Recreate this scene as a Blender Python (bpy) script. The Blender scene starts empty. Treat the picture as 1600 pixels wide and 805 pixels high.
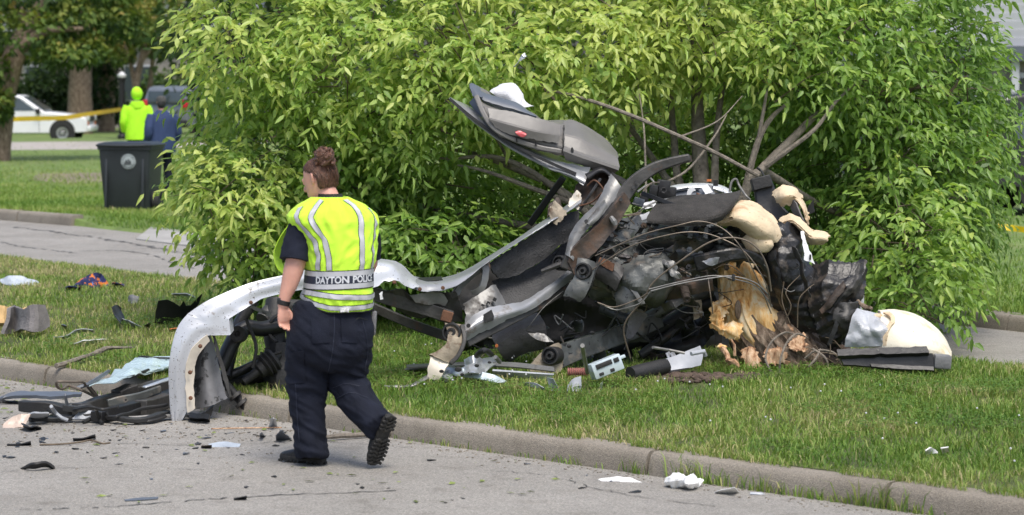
import bpy, bmesh, math, random
import numpy as np
from mathutils import Vector, Matrix, noise as mnoise

random.seed(7)
rng = np.random.default_rng(7)
scene = bpy.context.scene
COL = scene.collection

# ------------------------------------------------------------------ camera
CAM_H = 2.07
FPX = 4320.0                       # focal length in pixels of the 1600 px wide photograph
HORIZON = 125.0
PITCH = math.atan((402.5 - HORIZON) / FPX)
cam_d = bpy.data.cameras.new('camera')
cam = bpy.data.objects.new('camera', cam_d)
COL.objects.link(cam)
cam.location = (0, 0, CAM_H)
cam.rotation_euler = (math.pi / 2 - PITCH, 0, 0)
cam_d.sensor_width = 36
cam_d.lens = 36 * FPX / 1600
cam_d.clip_start = 0.5
cam_d.clip_end = 2000
cam_d.dof.use_dof = True
cam_d.dof.focus_distance = 17.6
cam_d.dof.aperture_fstop = 4.2
scene.camera = cam

# ------------------------------------------------------------------ light: bright overcast
SUN_EL, SUN_AZ = math.radians(64), math.radians(160)     # azimuth clockwise from +Y: high, from the right, a little behind the camera
world = bpy.data.worlds.new('World')
scene.world = world
world.use_nodes = True
nt = world.node_tree
bg = nt.nodes['Background']
sky = nt.nodes.new('ShaderNodeTexSky')
sky.sky_type = 'NISHITA'
sky.sun_disc = False
sky.sun_elevation = SUN_EL
sky.sun_rotation = SUN_AZ
sky.air_density = 1.0
sky.dust_density = 3.6
nt.links.new(sky.outputs[0], bg.inputs[0])
bg.inputs[1].default_value = 0.105
sun_d = bpy.data.lights.new('sun', 'SUN')
sun_d.energy = 1.5
sun_d.angle = math.radians(28)
sun_d.color = (1.0, 0.965, 0.9)
sun = bpy.data.objects.new('sun', sun_d)
COL.objects.link(sun)
sv = Vector((math.sin(SUN_AZ) * math.cos(SUN_EL), math.cos(SUN_AZ) * math.cos(SUN_EL), math.sin(SUN_EL)))
sun.rotation_euler = sv.to_track_quat('Z', 'Y').to_euler()
sun.location = (0, 0, 30)
scene.view_settings.view_transform = 'Standard'
scene.view_settings.look = 'None'
scene.view_settings.gamma = 1
scene.view_settings.use_curve_mapping = False
scene.view_settings.exposure = 0.95

# ------------------------------------------------------------------ projection helpers
_c, _s = math.cos(PITCH), math.sin(PITCH)
def ray(px, py):
    x = (px - 800) / FPX; u = -(py - 402.5) / FPX
    return Vector((x, _c + u * _s, -_s + u * _c))
def P(px, py, d):
    """the place at depth d (metres ahead) that the photograph shows at px, py"""
    r = ray(px, py); k = d / r.y
    return Vector((r.x * k, d, CAM_H + r.z * k))
def G(px, py, z=0.0):
    r = ray(px, py); k = (z - CAM_H) / r.z
    return Vector((r.x * k, r.y * k, z))

# ------------------------------------------------------------------ materials
def lk(nt, a, b): nt.links.new(a, b)
def pm(name, base, rough=.5, metal=0., var=.25, scale=6., bump=.0, bscale=40., dirt=None, spots=None,
       coat=0., spec=.5, trans=0., alpha=None, sheen=0.):
    """principled procedural material: base colour varied by noise, optional dirt/rust patches and fine spots, bump"""
    m = bpy.data.materials.new(name); m.use_nodes = True
    t = m.node_tree; b = t.nodes['Principled BSDF']
    tc = t.nodes.new('ShaderNodeTexCoord')
    n = t.nodes.new('ShaderNodeTexNoise'); n.inputs['Scale'].default_value = scale; n.inputs['Detail'].default_value = 6
    lk(t, tc.outputs['Object'], n.inputs['Vector'])
    mx = t.nodes.new('ShaderNodeMix'); mx.data_type = 'RGBA'
    c = base
    mx.inputs[6].default_value = (c[0] * (1 - var), c[1] * (1 - var), c[2] * (1 - var), 1)
    mx.inputs[7].default_value = (min(1, c[0] * (1 + var)), min(1, c[1] * (1 + var)), min(1, c[2] * (1 + var)), 1)
    r = t.nodes.new('ShaderNodeMapRange'); r.inputs[1].default_value = .3; r.inputs[2].default_value = .7
    lk(t, n.outputs[0], r.inputs[0]); lk(t, r.outputs[0], mx.inputs[0])
    out = mx.outputs[2]
    if dirt:
        dc, thr, dscale, dsoft = dirt
        n2 = t.nodes.new('ShaderNodeTexNoise'); n2.inputs['Scale'].default_value = dscale
        n2.inputs['Detail'].default_value = 8; n2.inputs['Roughness'].default_value = .65
        lk(t, tc.outputs['Object'], n2.inputs['Vector'])
        r2 = t.nodes.new('ShaderNodeMapRange'); r2.inputs[1].default_value = thr; r2.inputs[2].default_value = thr + dsoft
        lk(t, n2.outputs[0], r2.inputs[0])
        m2 = t.nodes.new('ShaderNodeMix'); m2.data_type = 'RGBA'
        lk(t, r2.outputs[0], m2.inputs[0]); lk(t, out, m2.inputs[6]); m2.inputs[7].default_value = (*dc, 1)
        out = m2.outputs[2]
        rr = t.nodes.new('ShaderNodeMapRange'); rr.inputs[3].default_value = rough; rr.inputs[4].default_value = max(rough, .8)
        lk(t, r2.outputs[0], rr.inputs[0]); lk(t, rr.outputs[0], b.inputs['Roughness'])
        if metal > 0:
            rm = t.nodes.new('ShaderNodeMapRange'); rm.inputs[3].default_value = metal; rm.inputs[4].default_value = 0
            lk(t, r2.outputs[0], rm.inputs[0]); lk(t, rm.outputs[0], b.inputs['Metallic'])
    else:
        b.inputs['Roughness'].default_value = rough
    b.inputs['Roughness'].default_value = rough
    b.inputs['Metallic'].default_value = metal
    if spots:
        sc, sscale, sthr = spots
        v = t.nodes.new('ShaderNodeTexNoise'); v.inputs['Scale'].default_value = sscale; v.inputs['Detail'].default_value = 2
        lk(t, tc.outputs['Object'], v.inputs['Vector'])
        r3 = t.nodes.new('ShaderNodeMapRange'); r3.inputs[1].default_value = sthr; r3.inputs[2].default_value = sthr + .03
        lk(t, v.outputs[0], r3.inputs[0])
        m3 = t.nodes.new('ShaderNodeMix'); m3.data_type = 'RGBA'
        lk(t, r3.outputs[0], m3.inputs[0]); lk(t, out, m3.inputs[6]); m3.inputs[7].default_value = (*sc, 1)
        out = m3.outputs[2]
    lk(t, out, b.inputs['Base Color'])
    if bump:
        n3 = t.nodes.new('ShaderNodeTexNoise'); n3.inputs['Scale'].default_value = bscale; n3.inputs['Detail'].default_value = 5
        lk(t, tc.outputs['Object'], n3.inputs['Vector'])
        bp = t.nodes.new('ShaderNodeBump'); bp.inputs['Strength'].default_value = bump; bp.inputs['Distance'].default_value = .02
        lk(t, n3.outputs[0], bp.inputs['Height']); lk(t, bp.outputs[0], b.inputs['Normal'])
    b.inputs['Coat Weight'].default_value = coat
    b.inputs['Coat Roughness'].default_value = .12
    b.inputs['Specular IOR Level'].default_value = spec
    b.inputs['Transmission Weight'].default_value = trans
    b.inputs['Sheen Weight'].default_value = sheen
    if alpha is not None: b.inputs['Alpha'].default_value = alpha
    return m

M = {}
RUST = (.13, .055, .025)
M['white_paint'] = pm('white_paint', (.55, .57, .6), .3, .2, .06, 3, .08, 7, dirt=((.2, .18, .16), .63, 16, .06), coat=.4, spots=((.1, .09, .08), 95, .67))
M['silver_paint'] = pm('silver_paint', (.29, .30, .315), .36, .25, .12, 4, .12, 10, dirt=((.12, .1, .08), .57, 11, .14), coat=.3)
M['wing_paint'] = pm('wing_paint', (.51, .53, .56), .3, .25, .08, 3, .08, 7, dirt=((.2, .18, .16), .585, 13, .1), coat=.35, spots=((.1, .09, .08), 95, .66))
M['cream_paint'] = pm('cream_paint', (.66, .6, .5), .5, 0, .12, 9, .1, 40, dirt=((.2, .12, .06), .6, 20, .1))
M['grey_trim'] = pm('grey_trim', (.155, .148, .138), .42, 0, .12, 5, .1, 22, dirt=((.3, .28, .25), .66, 9, .2), spec=.55)
M['blue_grey'] = pm('blue_grey', (.1, .115, .14), .4, 0, .15, 5, .05, 40)
M['steel'] = pm('steel', (.2, .2, .195), .42, .35, .25, 9, .15, 25, dirt=((.07, .06, .05), .55, 8, .15))
M['bright_metal'] = pm('bright_metal', (.47, .495, .52), .3, .5, .12, 9, .15, 25, dirt=((.1, .1, .11), .62, 14, .06))
M['dark_steel'] = pm('dark_steel', (.055, .053, .05), .5, .25, .4, 7, .3, 22, dirt=(RUST, .6, 6, .14))
M['under_metal'] = pm('under_metal', (.10, .105, .10), .42, .3, .5, 6, .35, 18, dirt=((.20, .17, .14), .56, 8, .12), spots=((.02, .02, .02), 30, .66))  # pale patches mix dust with painted glints
M['rusty'] = pm('rusty', (.06, .046, .037), .6, .1, .35, 9, .35, 30, dirt=((.115, .066, .042), .5, 9, .2))
M['rust_orange'] = pm('rust_orange', (.14, .066, .036), .8, 0, .35, 14, .3, 40)
M['tan_rust'] = pm('tan_rust', (.26, .22, .16), .6, .1, .25, 12, .3, 40, dirt=((.11, .065, .04), .52, 14, .15))
M['black_plastic'] = pm('black_plastic', (.016, .016, .017), .42, 0, .3, 8, .15, 30)
M['black_gloss'] = pm('black_gloss', (.016, .016, .017), .36, .0, .5, 10, .6, 16, dirt=((.11, .085, .065), .55, 7, .16), spec=.5, spots=((.2, .2, .21), 26, .69))  # brownish-grey patches and spots: dust plus highlights put into the colour
M['liner'] = pm('liner', (.036, .036, .037), .6, 0, .3, 14, .4, 70, spots=((.015, .015, .015), 55, .64))
M['mottled'] = pm('mottled', (.17, .17, .175), .55, 0, .2, 12, .2, 40, dirt=((.05, .05, .05), .56, 9, .03))
M['rubber'] = pm('rubber', (.018, .018, .018), .6, 0, .3, 12, .2, 60)
M['carpet'] = pm('carpet', (.04, .037, .034), .95, 0, .35, 14, .6, 220, spots=((.075, .07, .065), 160, .62))
M['foam'] = pm('foam', (.66, .53, .36), .95, 0, .14, 7, .45, 30, dirt=((.34, .175, .07), .53, 5, .18), spots=((.3, .2, .1), 40, .69))
M['foam_white'] = pm('foam_white', (.76, .71, .57), .6, 0, .08, 4, .2, 30, dirt=((.6, .42, .17), .56, 5, .16), spots=((.4, .33, .22), 60, .7))
M['white_plastic'] = pm('white_plastic', (.78, .79, .8), .4, 0, .05, 8, .05, 30)
M['white_cloth'] = pm('white_cloth', (.62, .63, .65), .85, 0, .05, 8, .3, 60)
M['red_sticker'] = pm('red_sticker', (.62, .11, .12), .3, 0, .1, 40)
M['red_coil'] = pm('red_coil', (.45, .2, .17), .45, 0, .2, 40)
M['wire_tan'] = pm('wire_tan', (.16, .13, .1), .5, .3, .3, 20)
M['wire_grey'] = pm('wire_grey', (.2, .195, .185), .5, .1, .3, 20)
M['wood_plain'] = pm('wood', (.70, .47, .24), .8, 0, .28, 10, .6, 40, dirt=((.40, .17, .055), .55, 7, .16))
def grain(name, cols, scale=(16, 16, 2.2), rough=.85, bump=.7):
    m = pm(name, cols[0], rough, 0, .1, 8); t = m.node_tree; b = t.nodes['Principled BSDF']
    tc = t.nodes.new('ShaderNodeTexCoord'); mp = t.nodes.new('ShaderNodeMapping'); mp.inputs['Scale'].default_value = scale; mp.inputs['Rotation'].default_value = (0, .5, 0)
    n = t.nodes.new('ShaderNodeTexNoise'); n.inputs['Scale'].default_value = 1.3; n.inputs['Detail'].default_value = 9; n.inputs['Roughness'].default_value = .68
    lk(t, tc.outputs['Object'], mp.inputs[0]); lk(t, mp.outputs[0], n.inputs['Vector'])
    cr = t.nodes.new('ShaderNodeValToRGB'); e = cr.color_ramp.elements
    ps = np.linspace(.34, .66, len(cols)); e[0].position = ps[0]; e[0].color = (*cols[0], 1); e[1].position = ps[-1]; e[1].color = (*cols[-1], 1)
    for q, c in zip(ps[1:-1], cols[1:-1]): k = e.new(q); k.color = (*c, 1)
    lk(t, n.outputs[0], cr.inputs[0]); lk(t, cr.outputs[0], b.inputs['Base Color'])
    bp = t.nodes.new('ShaderNodeBump'); bp.inputs['Strength'].default_value = bump; bp.inputs['Distance'].default_value = .02
    lk(t, n.outputs[0], bp.inputs['Height']); lk(t, bp.outputs[0], b.inputs['Normal']); return m
M['wood'] = grain('wood', [(.46, .18, .05), (.76, .42, .14), (.88, .58, .26), (.9, .70, .42), (.92, .8, .58)])
M['bark'] = grain('bark', [(.05, .036, .026), (.14, .10, .07), (.24, .18, .13), (.34, .27, .205)], (20, 20, 5), .95, 1.)
M['wood_pink'] = grain('wood_pink', [(.12, .06, .035), (.4, .22, .12), (.6, .4, .25), (.7, .52, .36)], (26, 26, 9), .9, .5)
M['bark_plain'] = pm('bark_plain', (.12, .09, .068), .95, 0, .5, 16, 1., 50, dirt=((.045, .035, .028), .52, 20, .1))
M['branch'] = pm('branch', (.19, .165, .135), .9, 0, .35, 22, .5, 60, dirt=((.07, .06, .05), .6, 20, .1))
M['twig'] = pm('twig', (.13, .10, .07), .85, 0, .3, 22)
M['dirt'] = pm('dirt', (.085, .06, .045), .95, 0, .4, 14, 1., 40, dirt=((.15, .11, .08), .6, 20, .1))
M['glass_sheet'] = pm('glass_sheet', (.42, .53, .56), .25, 0, .15, 6, .5, 26, dirt=((.2, .28, .3), .56, 12, .1))
M['film'] = pm('film', (.62, .64, .68), .22, 0, .15, 9, .8, 14, trans=.3, alpha=.8)
M['bag'] = pm('bag', (.42, .47, .53), .4, 0, .12, 9, .8, 18)
M['pink_film'] = pm('pink_film', (.5, .4, .33), .3, 0, .15, 9, .8, 18)
M['orange'] = pm('orange', (.65, .2, .06), .5)
M['tan_foam'] = pm('tan_foam', (.62, .42, .2), .9, 0, .2, 6, .3, 40, dirt=((.7, .62, .5), .5, 4, .1))
M['grey_felt'] = pm('grey_felt', (.16, .15, .15), .95, 0, .25, 9, .5, 60)
M['lightbox'] = pm('lightbox', (.52, .6, .63), .35, .2, .1, 9, .1, 30, dirt=((.2, .24, .25), .6, 16, .1))
M['lightgrey'] = pm('lightgrey', (.36, .38, .41), .5, .1, .15, 9, .15, 30)
M['paper'] = pm('paper', (.82, .82, .8), .9, 0, .05, 10, .3, 50)

# ------------------------------------------------------------------ mesh helpers
def tag(o, label=None, cat=None, group=None, kind=None):
    if label: o['label'] = label
    if cat: o['category'] = cat
    if group: o['group'] = group
    if kind: o['kind'] = kind
    return o
def empty(name, loc, label, cat, group=None):
    o = bpy.data.objects.new(name, None); COL.objects.link(o)
    o.location = loc; o.empty_display_size = .1
    ROOTLOC[o.name] = Vector(loc)
    return tag(o, label, cat, group)
ROOTLOC = {}
def org(o):
    v = Vector((0, 0, 0))
    while o is not None:
        v += Vector(o.location); o = o.parent
    return v

def catmull(pts, n):
    """n points on a smooth curve by index through pts (tuples of any length)"""
    p = np.array([tuple(q) for q in pts], float)
    k = len(p)
    if k == 2:
        t = np.linspace(0, 1, n)[:, None]; return p[0] * (1 - t) + p[1] * t
    e = np.vstack([2 * p[0] - p[1], p, 2 * p[-1] - p[-2]])
    u = np.linspace(0, k - 1, n); i = np.minimum(u.astype(int), k - 2); f = (u - i)[:, None]
    a, b, c, d = e[i], e[i + 1], e[i + 2], e[i + 3]
    return .5 * (2 * b + (c - a) * f + (2 * a - 5 * b + 4 * c - d) * f ** 2 + (3 * b - a - 3 * c + d) * f ** 3)
def linear(pts, n):
    p = np.array([tuple(q) for q in pts], float); k = len(p)
    u = np.linspace(0, k - 1, n); i = np.minimum(u.astype(int), k - 2); f = (u - i)[:, None]
    return p[i] * (1 - f) + p[i + 1] * f

class MB:
    """collects geometry in world metres and links it as one mesh object"""
    def __init__(s): s.v = []; s.f = []; s.mi = []
    def add(s, vs, fs, mi=0):
        b = len(s.v); s.v += [Vector(q) for q in vs]
        s.f += [tuple(i + b for i in f) for f in fs]; s.mi += [mi] * len(fs); return s
    def box(s, c, size, rot=None, bev=.0):
        sx, sy, sz = [q / 2 for q in size]; R = rot or Matrix.Identity(3); c = Vector(c)
        k = bev
        if k <= 0:
            vs = [Vector((x, y, z)) for z in (-sz, sz) for y in (-sy, sy) for x in (-sx, sx)]
            fs = [(0, 2, 3, 1), (4, 5, 7, 6), (0, 1, 5, 4), (2, 6, 7, 3), (0, 4, 6, 2), (1, 3, 7, 5)]
            return s.add([c + R @ q for q in vs], fs)
        bm = bmesh.new(); bmesh.ops.create_cube(bm, size=1)
        for q in bm.verts: q.co = Vector((q.co.x * sx * 2, q.co.y * sy * 2, q.co.z * sz * 2))
        bmesh.ops.bevel(bm, geom=bm.edges[:], offset=k, segments=2, profile=.5, affect='EDGES')
        return s.bm(bm, Matrix.Translation(c) @ R.to_4x4())
    def bm(s, bm, mat=None):
        mat = mat or Matrix.Identity(4)
        bm.verts.ensure_lookup_table()
        for i, q in enumerate(bm.verts): q.index = i
        s.add([mat @ q.co for q in bm.verts], [tuple(q.index for q in f.verts) for f in bm.faces]); bm.free(); return s
    def tube(s, pts, r, n=8, smooth=0, cap=True, jit=0., flat=1.):
        """pts world points; r a number or one radius per point"""
        pts = [Vector(q) for q in pts]
        rr = list(r) if hasattr(r, '__len__') else [r] * len(pts)
        if smooth:
            a = catmull([(*q, k) for q, k in zip(pts, rr)], smooth)
            pts = [Vector(q[:3]) for q in a]; rr = [max(1e-4, q[3]) for q in a]
        b = len(s.v); up = None; rings = len(pts)
        for i, q in enumerate(pts):
            t = (pts[min(i + 1, rings - 1)] - pts[max(i - 1, 0)])
            if t.length < 1e-9: t = Vector((0, 0, 1))
            t.normalize()
            if up is None:
                up = Vector((0, 0, 1)) if abs(t.z) < .9 else Vector((0, 1, 0))
            x = t.cross(up); x.normalize(); y = x.cross(t); up = y
            for k in range(n):
                a = 2 * math.pi * k / n
                rad = rr[i] * (1 + (random.uniform(-jit, jit) if jit else 0))
                s.v.append(q + x * (math.cos(a) * rad) + y * (math.sin(a) * rad * flat))
        for i in range(rings - 1):
            for k in range(n):
                k2 = (k + 1) % n
                s.f.append((b + i * n + k, b + i * n + k2, b + (i + 1) * n + k2, b + (i + 1) * n + k)); s.mi.append(0)
        if cap:
            s.f.append(tuple(b + k for k in range(n))[::-1]); s.mi.append(0)
            s.f.append(tuple(b + (rings - 1) * n + k for k in range(n))); s.mi.append(0)
        return s
    def grid(s, g, thick=.0, close_u=False, mi=0):
        """g: array rows x cols x 3 of points, thickened along -normal"""
        g = np.asarray(g, float); R, C = g.shape[:2]; b = len(s.v)
        if thick:
            du = np.gradient(g, axis=0); dv = np.gradient(g, axis=1)
            nn = np.cross(du, dv); ln = np.linalg.norm(nn, axis=2, keepdims=True); nn = nn / np.maximum(ln, 1e-9)
            h = g + nn * thick
        for q in g.reshape(-1, 3): s.v.append(Vector(q))
        for i in range(R - 1):
            for j in range(C - 1):
                s.f.append((b + i * C + j, b + i * C + j + 1, b + (i + 1) * C + j + 1, b + (i + 1) * C + j)); s.mi.append(mi)
        if thick:
            o = len(s.v)
            for q in h.reshape(-1, 3): s.v.append(Vector(q))
            for i in range(R - 1):
                for j in range(C - 1):
                    s.f.append((o + i * C + j, o + (i + 1) * C + j, o + (i + 1) * C + j + 1, o + i * C + j + 1)); s.mi.append(mi)
            def rim(a, c):
                s.f.append((b + a, o + a, o + c, b + c)); s.mi.append(mi)
            for j in range(C - 1): rim(j, j + 1); rim((R - 1) * C + j + 1, (R - 1) * C + j)
            for i in range(R - 1): rim((i + 1) * C, i * C); rim(i * C + C - 1, (i + 1) * C + C - 1)
        return s
    def ring_loft(s, rings, cap=True):
        """rings: list of equally long closed loops of points"""
        n = len(rings[0]); b = len(s.v)
        for r in rings: s.v += [Vector(q) for q in r]
        for i in range(len(rings) - 1):
            for k in range(n):
                k2 = (k + 1) % n
                s.f.append((b + i * n + k, b + i * n + k2, b + (i + 1) * n + k2, b + (i + 1) * n + k)); s.mi.append(0)
        if cap:
            s.f.append(tuple(b + k for k in range(n))[::-1]); s.mi.append(0)
            s.f.append(tuple(b + (len(rings) - 1) * n + k for k in range(n))); s.mi.append(0)
        return s
    def prism(s, loop, off):
        """closed loop of points pushed by vector off"""
        n = len(loop); b = len(s.v); off = Vector(off)
        s.v += [Vector(q) for q in loop] + [Vector(q) + off for q in loop]
        s.f.append(tuple(b + k for k in range(n))); s.mi.append(0)
        s.f.append(tuple(b + n + k for k in range(n))[::-1]); s.mi.append(0)
        for k in range(n):
            k2 = (k + 1) % n
            s.f.append((b + k, b + n + k, b + n + k2, b + k2)); s.mi.append(0)
        return s
    def lathe(s, c, axis, prof, n=16):
        """prof: (distance along axis, radius) pairs from point c"""
        c = Vector(c); a = Vector(axis).normalized()
        x = a.orthogonal().normalized(); y = a.cross(x)
        return s.ring_loft([[c + a * h + (x * math.cos(2 * math.pi * k / n) + y * math.sin(2 * math.pi * k / n)) * max(r, 1e-4) for k in range(n)] for h, r in prof])
    def ellipsoid(s, c, r, rot=None, seg=14, rings=9):
        R = rot or Matrix.Identity(3); c = Vector(c); loops = []
        for i in range(rings + 1):
            t = math.pi * (i + .02 * (i == 0) - .02 * (i == rings)) / rings
            loops.append([c + R @ Vector((r[0] * math.sin(t) * math.cos(2 * math.pi * k / seg), r[1] * math.sin(t) * math.sin(2 * math.pi * k / seg), -r[2] * math.cos(t))) for k in range(seg)])
        return s.ring_loft(loops)
    def build(s, name, mat, parent=None, smooth=True, bevel=0., angle=40, fix=True):
        me = bpy.data.meshes.new(name)
        off = org(parent) if parent else Vector((0, 0, 0))
        me.from_pydata([tuple(q - off) for q in s.v], [], s.f)
        mats = mat if isinstance(mat, (list, tuple)) else [mat]
        for q in mats: me.materials.append(q)
        if len(mats) > 1: me.polygons.foreach_set('material_index', s.mi)
        if fix:
            bm = bmesh.new(); bm.from_mesh(me); bmesh.ops.recalc_face_normals(bm, faces=bm.faces[:]); bm.to_mesh(me); bm.free()
        if smooth:
            me.polygons.foreach_set('use_smooth', [True] * len(me.polygons))
            try: me.set_sharp_from_angle(angle=math.radians(angle))
            except Exception: pass
        me.update()
        o = bpy.data.objects.new(name, me); COL.objects.link(o)
        if parent: o.parent = parent
        if bevel:
            md = o.modifiers.new('bevel', 'BEVEL'); md.width = bevel; md.segments = 2; md.limit_method = 'ANGLE'
        return o

def crumple(g, amp, freq, seed=0, ridge=True):

    """fold a grid of points along crossing crease lines, like dented sheet metal"""
    g = np.array(g, float)
    if amp == 0: return g
    du = np.gradient(g, axis=0); dv = np.gradient(g, axis=1)
    nn = np.cross(du, dv); nn /= np.maximum(np.linalg.norm(nn, axis=2, keepdims=True), 1e-9)
    r = np.random.default_rng(1000 + int(seed * 17)); h = np.zeros(g.shape[:2])
    an_ = r.uniform(0, math.pi); base_d = np.array((math.cos(an_), 0, math.sin(an_)))
    p = g * freq
    for k in range(5):
        d = (base_d + r.normal(0, .45 + .25 * k, 3) * (1, .3, 1)); d /= np.linalg.norm(d); lam = (.28, .55, 1.05, 1.9, 3.4)[k]
        w = np.array([[mnoise.noise(Vector(q) * .35 + Vector((seed + k * 5.1, k, 0))) for q in row] for row in p])
        t = (p @ d) * lam * .5 + r.uniform(0, 1) + w * .9
        h += (2 * np.abs(2 * (t - np.floor(t + .5))) - 1) * (1., .62, .42, .3, .2)[k]
    return g + nn * (amp * .62 * h)[:, :, None]
def jagged(g, jag, seed=0, f=26):
    """tear the rim of a sheet: push its outermost points in and out along the sheet"""
    g = np.array(g, float); R_, C_ = g.shape[:2]
    def push(i, j, i2, j2):
        v = g[i, j] - g[i2, j2]; v /= max(np.linalg.norm(v), 1e-9)
        q = Vector(g[i, j]) * f + Vector((seed, 0, seed * .7)); n_ = mnoise.noise(q) * 1.2 + .6 * mnoise.noise(q * 2.7)
        g[i, j] += v * jag * n_
    for j in range(C_): push(0, j, 2, j); push(R_ - 1, j, R_ - 3, j)
    for i in range(1, R_ - 1): push(i, 0, i, 2); push(i, C_ - 1, i, C_ - 3)
    return g
def pgrid(a): return np.array([[tuple(P(*q)) for q in row] for row in a])
def ribbon(A, B, n=24, m=8, thick=.004, bulge=0., amp=0., freq=6., seed=1, lin=False, curl=0.):
    """sheet between two edge lines A and B given as (px, py, depth); bulge pushes its middle towards the viewer/up"""
    fn = linear if lin else catmull
    a = fn(A, n); b = fn(B, n)
    out = np.zeros((n, m, 3))
    for i in range(n):
        pa, pb = np.array(P(*a[i])), np.array(P(*b[i]))
        for j in range(m):
            v = j / (m - 1)
            q = pa * (1 - v) + pb * v
            q = q + np.array((0, -1, .25)) * bulge * math.sin(math.pi * v)
            out[i, j] = q + np.array((0, curl, 0)) * (v ** 2)
    return crumple(out, amp, freq, seed)
def sheet(rows, n=24, m=24, amp=0., freq=6., seed=1, lin=False, linv=False):
    fn = linear if lin else catmull
    r = np.array([fn(row, m) for row in rows])             # k x m x 3
    cols = np.array([(linear if linv else fn)(r[:, j], n) for j in range(m)])    # m x n x 3
    g = np.zeros((n, m, 3))
    for i in range(n):
        for j in range(m): g[i, j] = tuple(P(*cols[j, i]))
    return crumple(g, amp, freq, seed)
def rail(pts, w, h, n=24, lin=False, roll=0., u=None):
    """solid bar of section w x h along (px,py,d) points; returns rings"""
    a = (linear if lin else catmull)(pts, n)
    q = [P(*k[:3]) for k in a]; rings = []
    for i in range(n):
        t = (q[min(i + 1, n - 1)] - q[max(i - 1, 0)]).normalized()
        y = Vector((0, -1, 0)); y = (y - t * y.dot(t)).normalized(); x = t.cross(y)
        if roll:
            R = Matrix.Rotation(roll, 3, t); x = R @ x; y = R @ y
        ww = w if not hasattr(w, '__len__') else w[0] + (w[1] - w[0]) * i / (n - 1)
        hh = h if not hasattr(h, '__len__') else h[0] + (h[1] - h[0]) * i / (n - 1)
        rings.append([q[i] + x * ww / 2 + y * hh / 2, q[i] - x * ww / 2 + y * hh / 2, q[i] - x * ww / 2 - y * hh / 2, q[i] + x * ww / 2 - y * hh / 2])
    return rings
def wire(pts, r, n=6, k=None):
    return MB().tube([P(*q) for q in pts], r, n, smooth=k or len(pts) * 5)
def remesh(o, voxel, smooth_iter=0):
    md = o.modifiers.new('remesh', 'REMESH'); md.mode = 'VOXEL'; md.voxel_size = voxel; md.use_smooth_shade = True
    if smooth_iter:
        sm = o.modifiers.new('smooth', 'SMOOTH'); sm.factor = .5; sm.iterations = smooth_iter
    dg = bpy.context.evaluated_depsgraph_get(); dg.update()
    me = bpy.data.meshes.new_from_object(o.evaluated_get(dg))
    o.modifiers.clear(); old = o.data; mats = [q for q in old.materials]; o.data = me
    if not me.materials:
        for q in mats: me.materials.append(q)
    return o
# ================================================================== SETTING
# lines of kerb and road edges in plan, read as functions of x
NEAR_PX = [(0, 595), (145, 610), (335, 640), (450, 662), (660, 693), (800, 714), (1010, 742), (1220, 772), (1380, 793), (1600, 826)]
near_pts = [G(a, b, 0) for a, b in NEAR_PX]
far_pts = [G(0, 405, .03), G(320, 445, .03), G(1550, 581, .03)]
curb2_pts = [G(0, 344, 0), G(110, 353, 0), G(1570, 516, 0)]
def line_fn(pts):
    xs = np.array([p.x for p in pts]); ys = np.array([p.y for p in pts])
    s0 = (ys[1] - ys[0]) / (xs[1] - xs[0]); s1 = (ys[-1] - ys[-2]) / (xs[-1] - xs[-2])
    def f(x):
        x = np.asarray(x, float); y = np.interp(x, xs, ys)
        y = np.where(x < xs[0], ys[0] + (x - xs[0]) * s0, y)
        return np.where(x > xs[-1], ys[-1] + (x - xs[-1]) * s1, y)
    return f
# smooth the near kerb line
_c2 = np.polyfit([p.x for p in near_pts], [p.y for p in near_pts], 2)
def yn(x):
    x = np.asarray(x, float); xc = np.clip(x, -6, 4)
    return np.polyval(_c2, xc) + (x - xc) * np.polyval(np.polyder(_c2), xc)
yf = line_fn(far_pts); yc2 = line_fn(curb2_pts)
CURB_H = .125
def med_z(x, y):
    a, b = yn(x), yf(x); t = (np.asarray(y) - a) / (b - a)
    z = CURB_H + .045 * np.sin(np.pi * np.clip(t, 0, 1))
    return np.where(t > .9, .02 + (z - .02) * np.clip((1 - t) / .1, 0, 1), z)
GAP0, GAP1 = G(112, 353, 0).x, G(1540, 514, 0).x      # no kerb stones between these
def lawn_z(x, y):
    d = np.asarray(y) - yc2(x)
    z = .13 + .0006 * np.clip(d, 0, 200)
    y = np.asarray(y); gap = (np.asarray(x) > GAP0) & (np.asarray(x) < GAP1); z = np.where(gap, .004 + (z - .004) * np.clip(d / .9, 0, 1), z)
    return np.where(y > 92, z - .27 * np.clip((y - 92) / 2.5, 0, 1), z)
def MG(px, py):
    """point of the median's grass seen at px, py"""
    z = .15
    for _ in range(5):
        p = G(px, py, z); z = float(med_z(p.x, p.y))
    return G(px, py, z)

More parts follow.
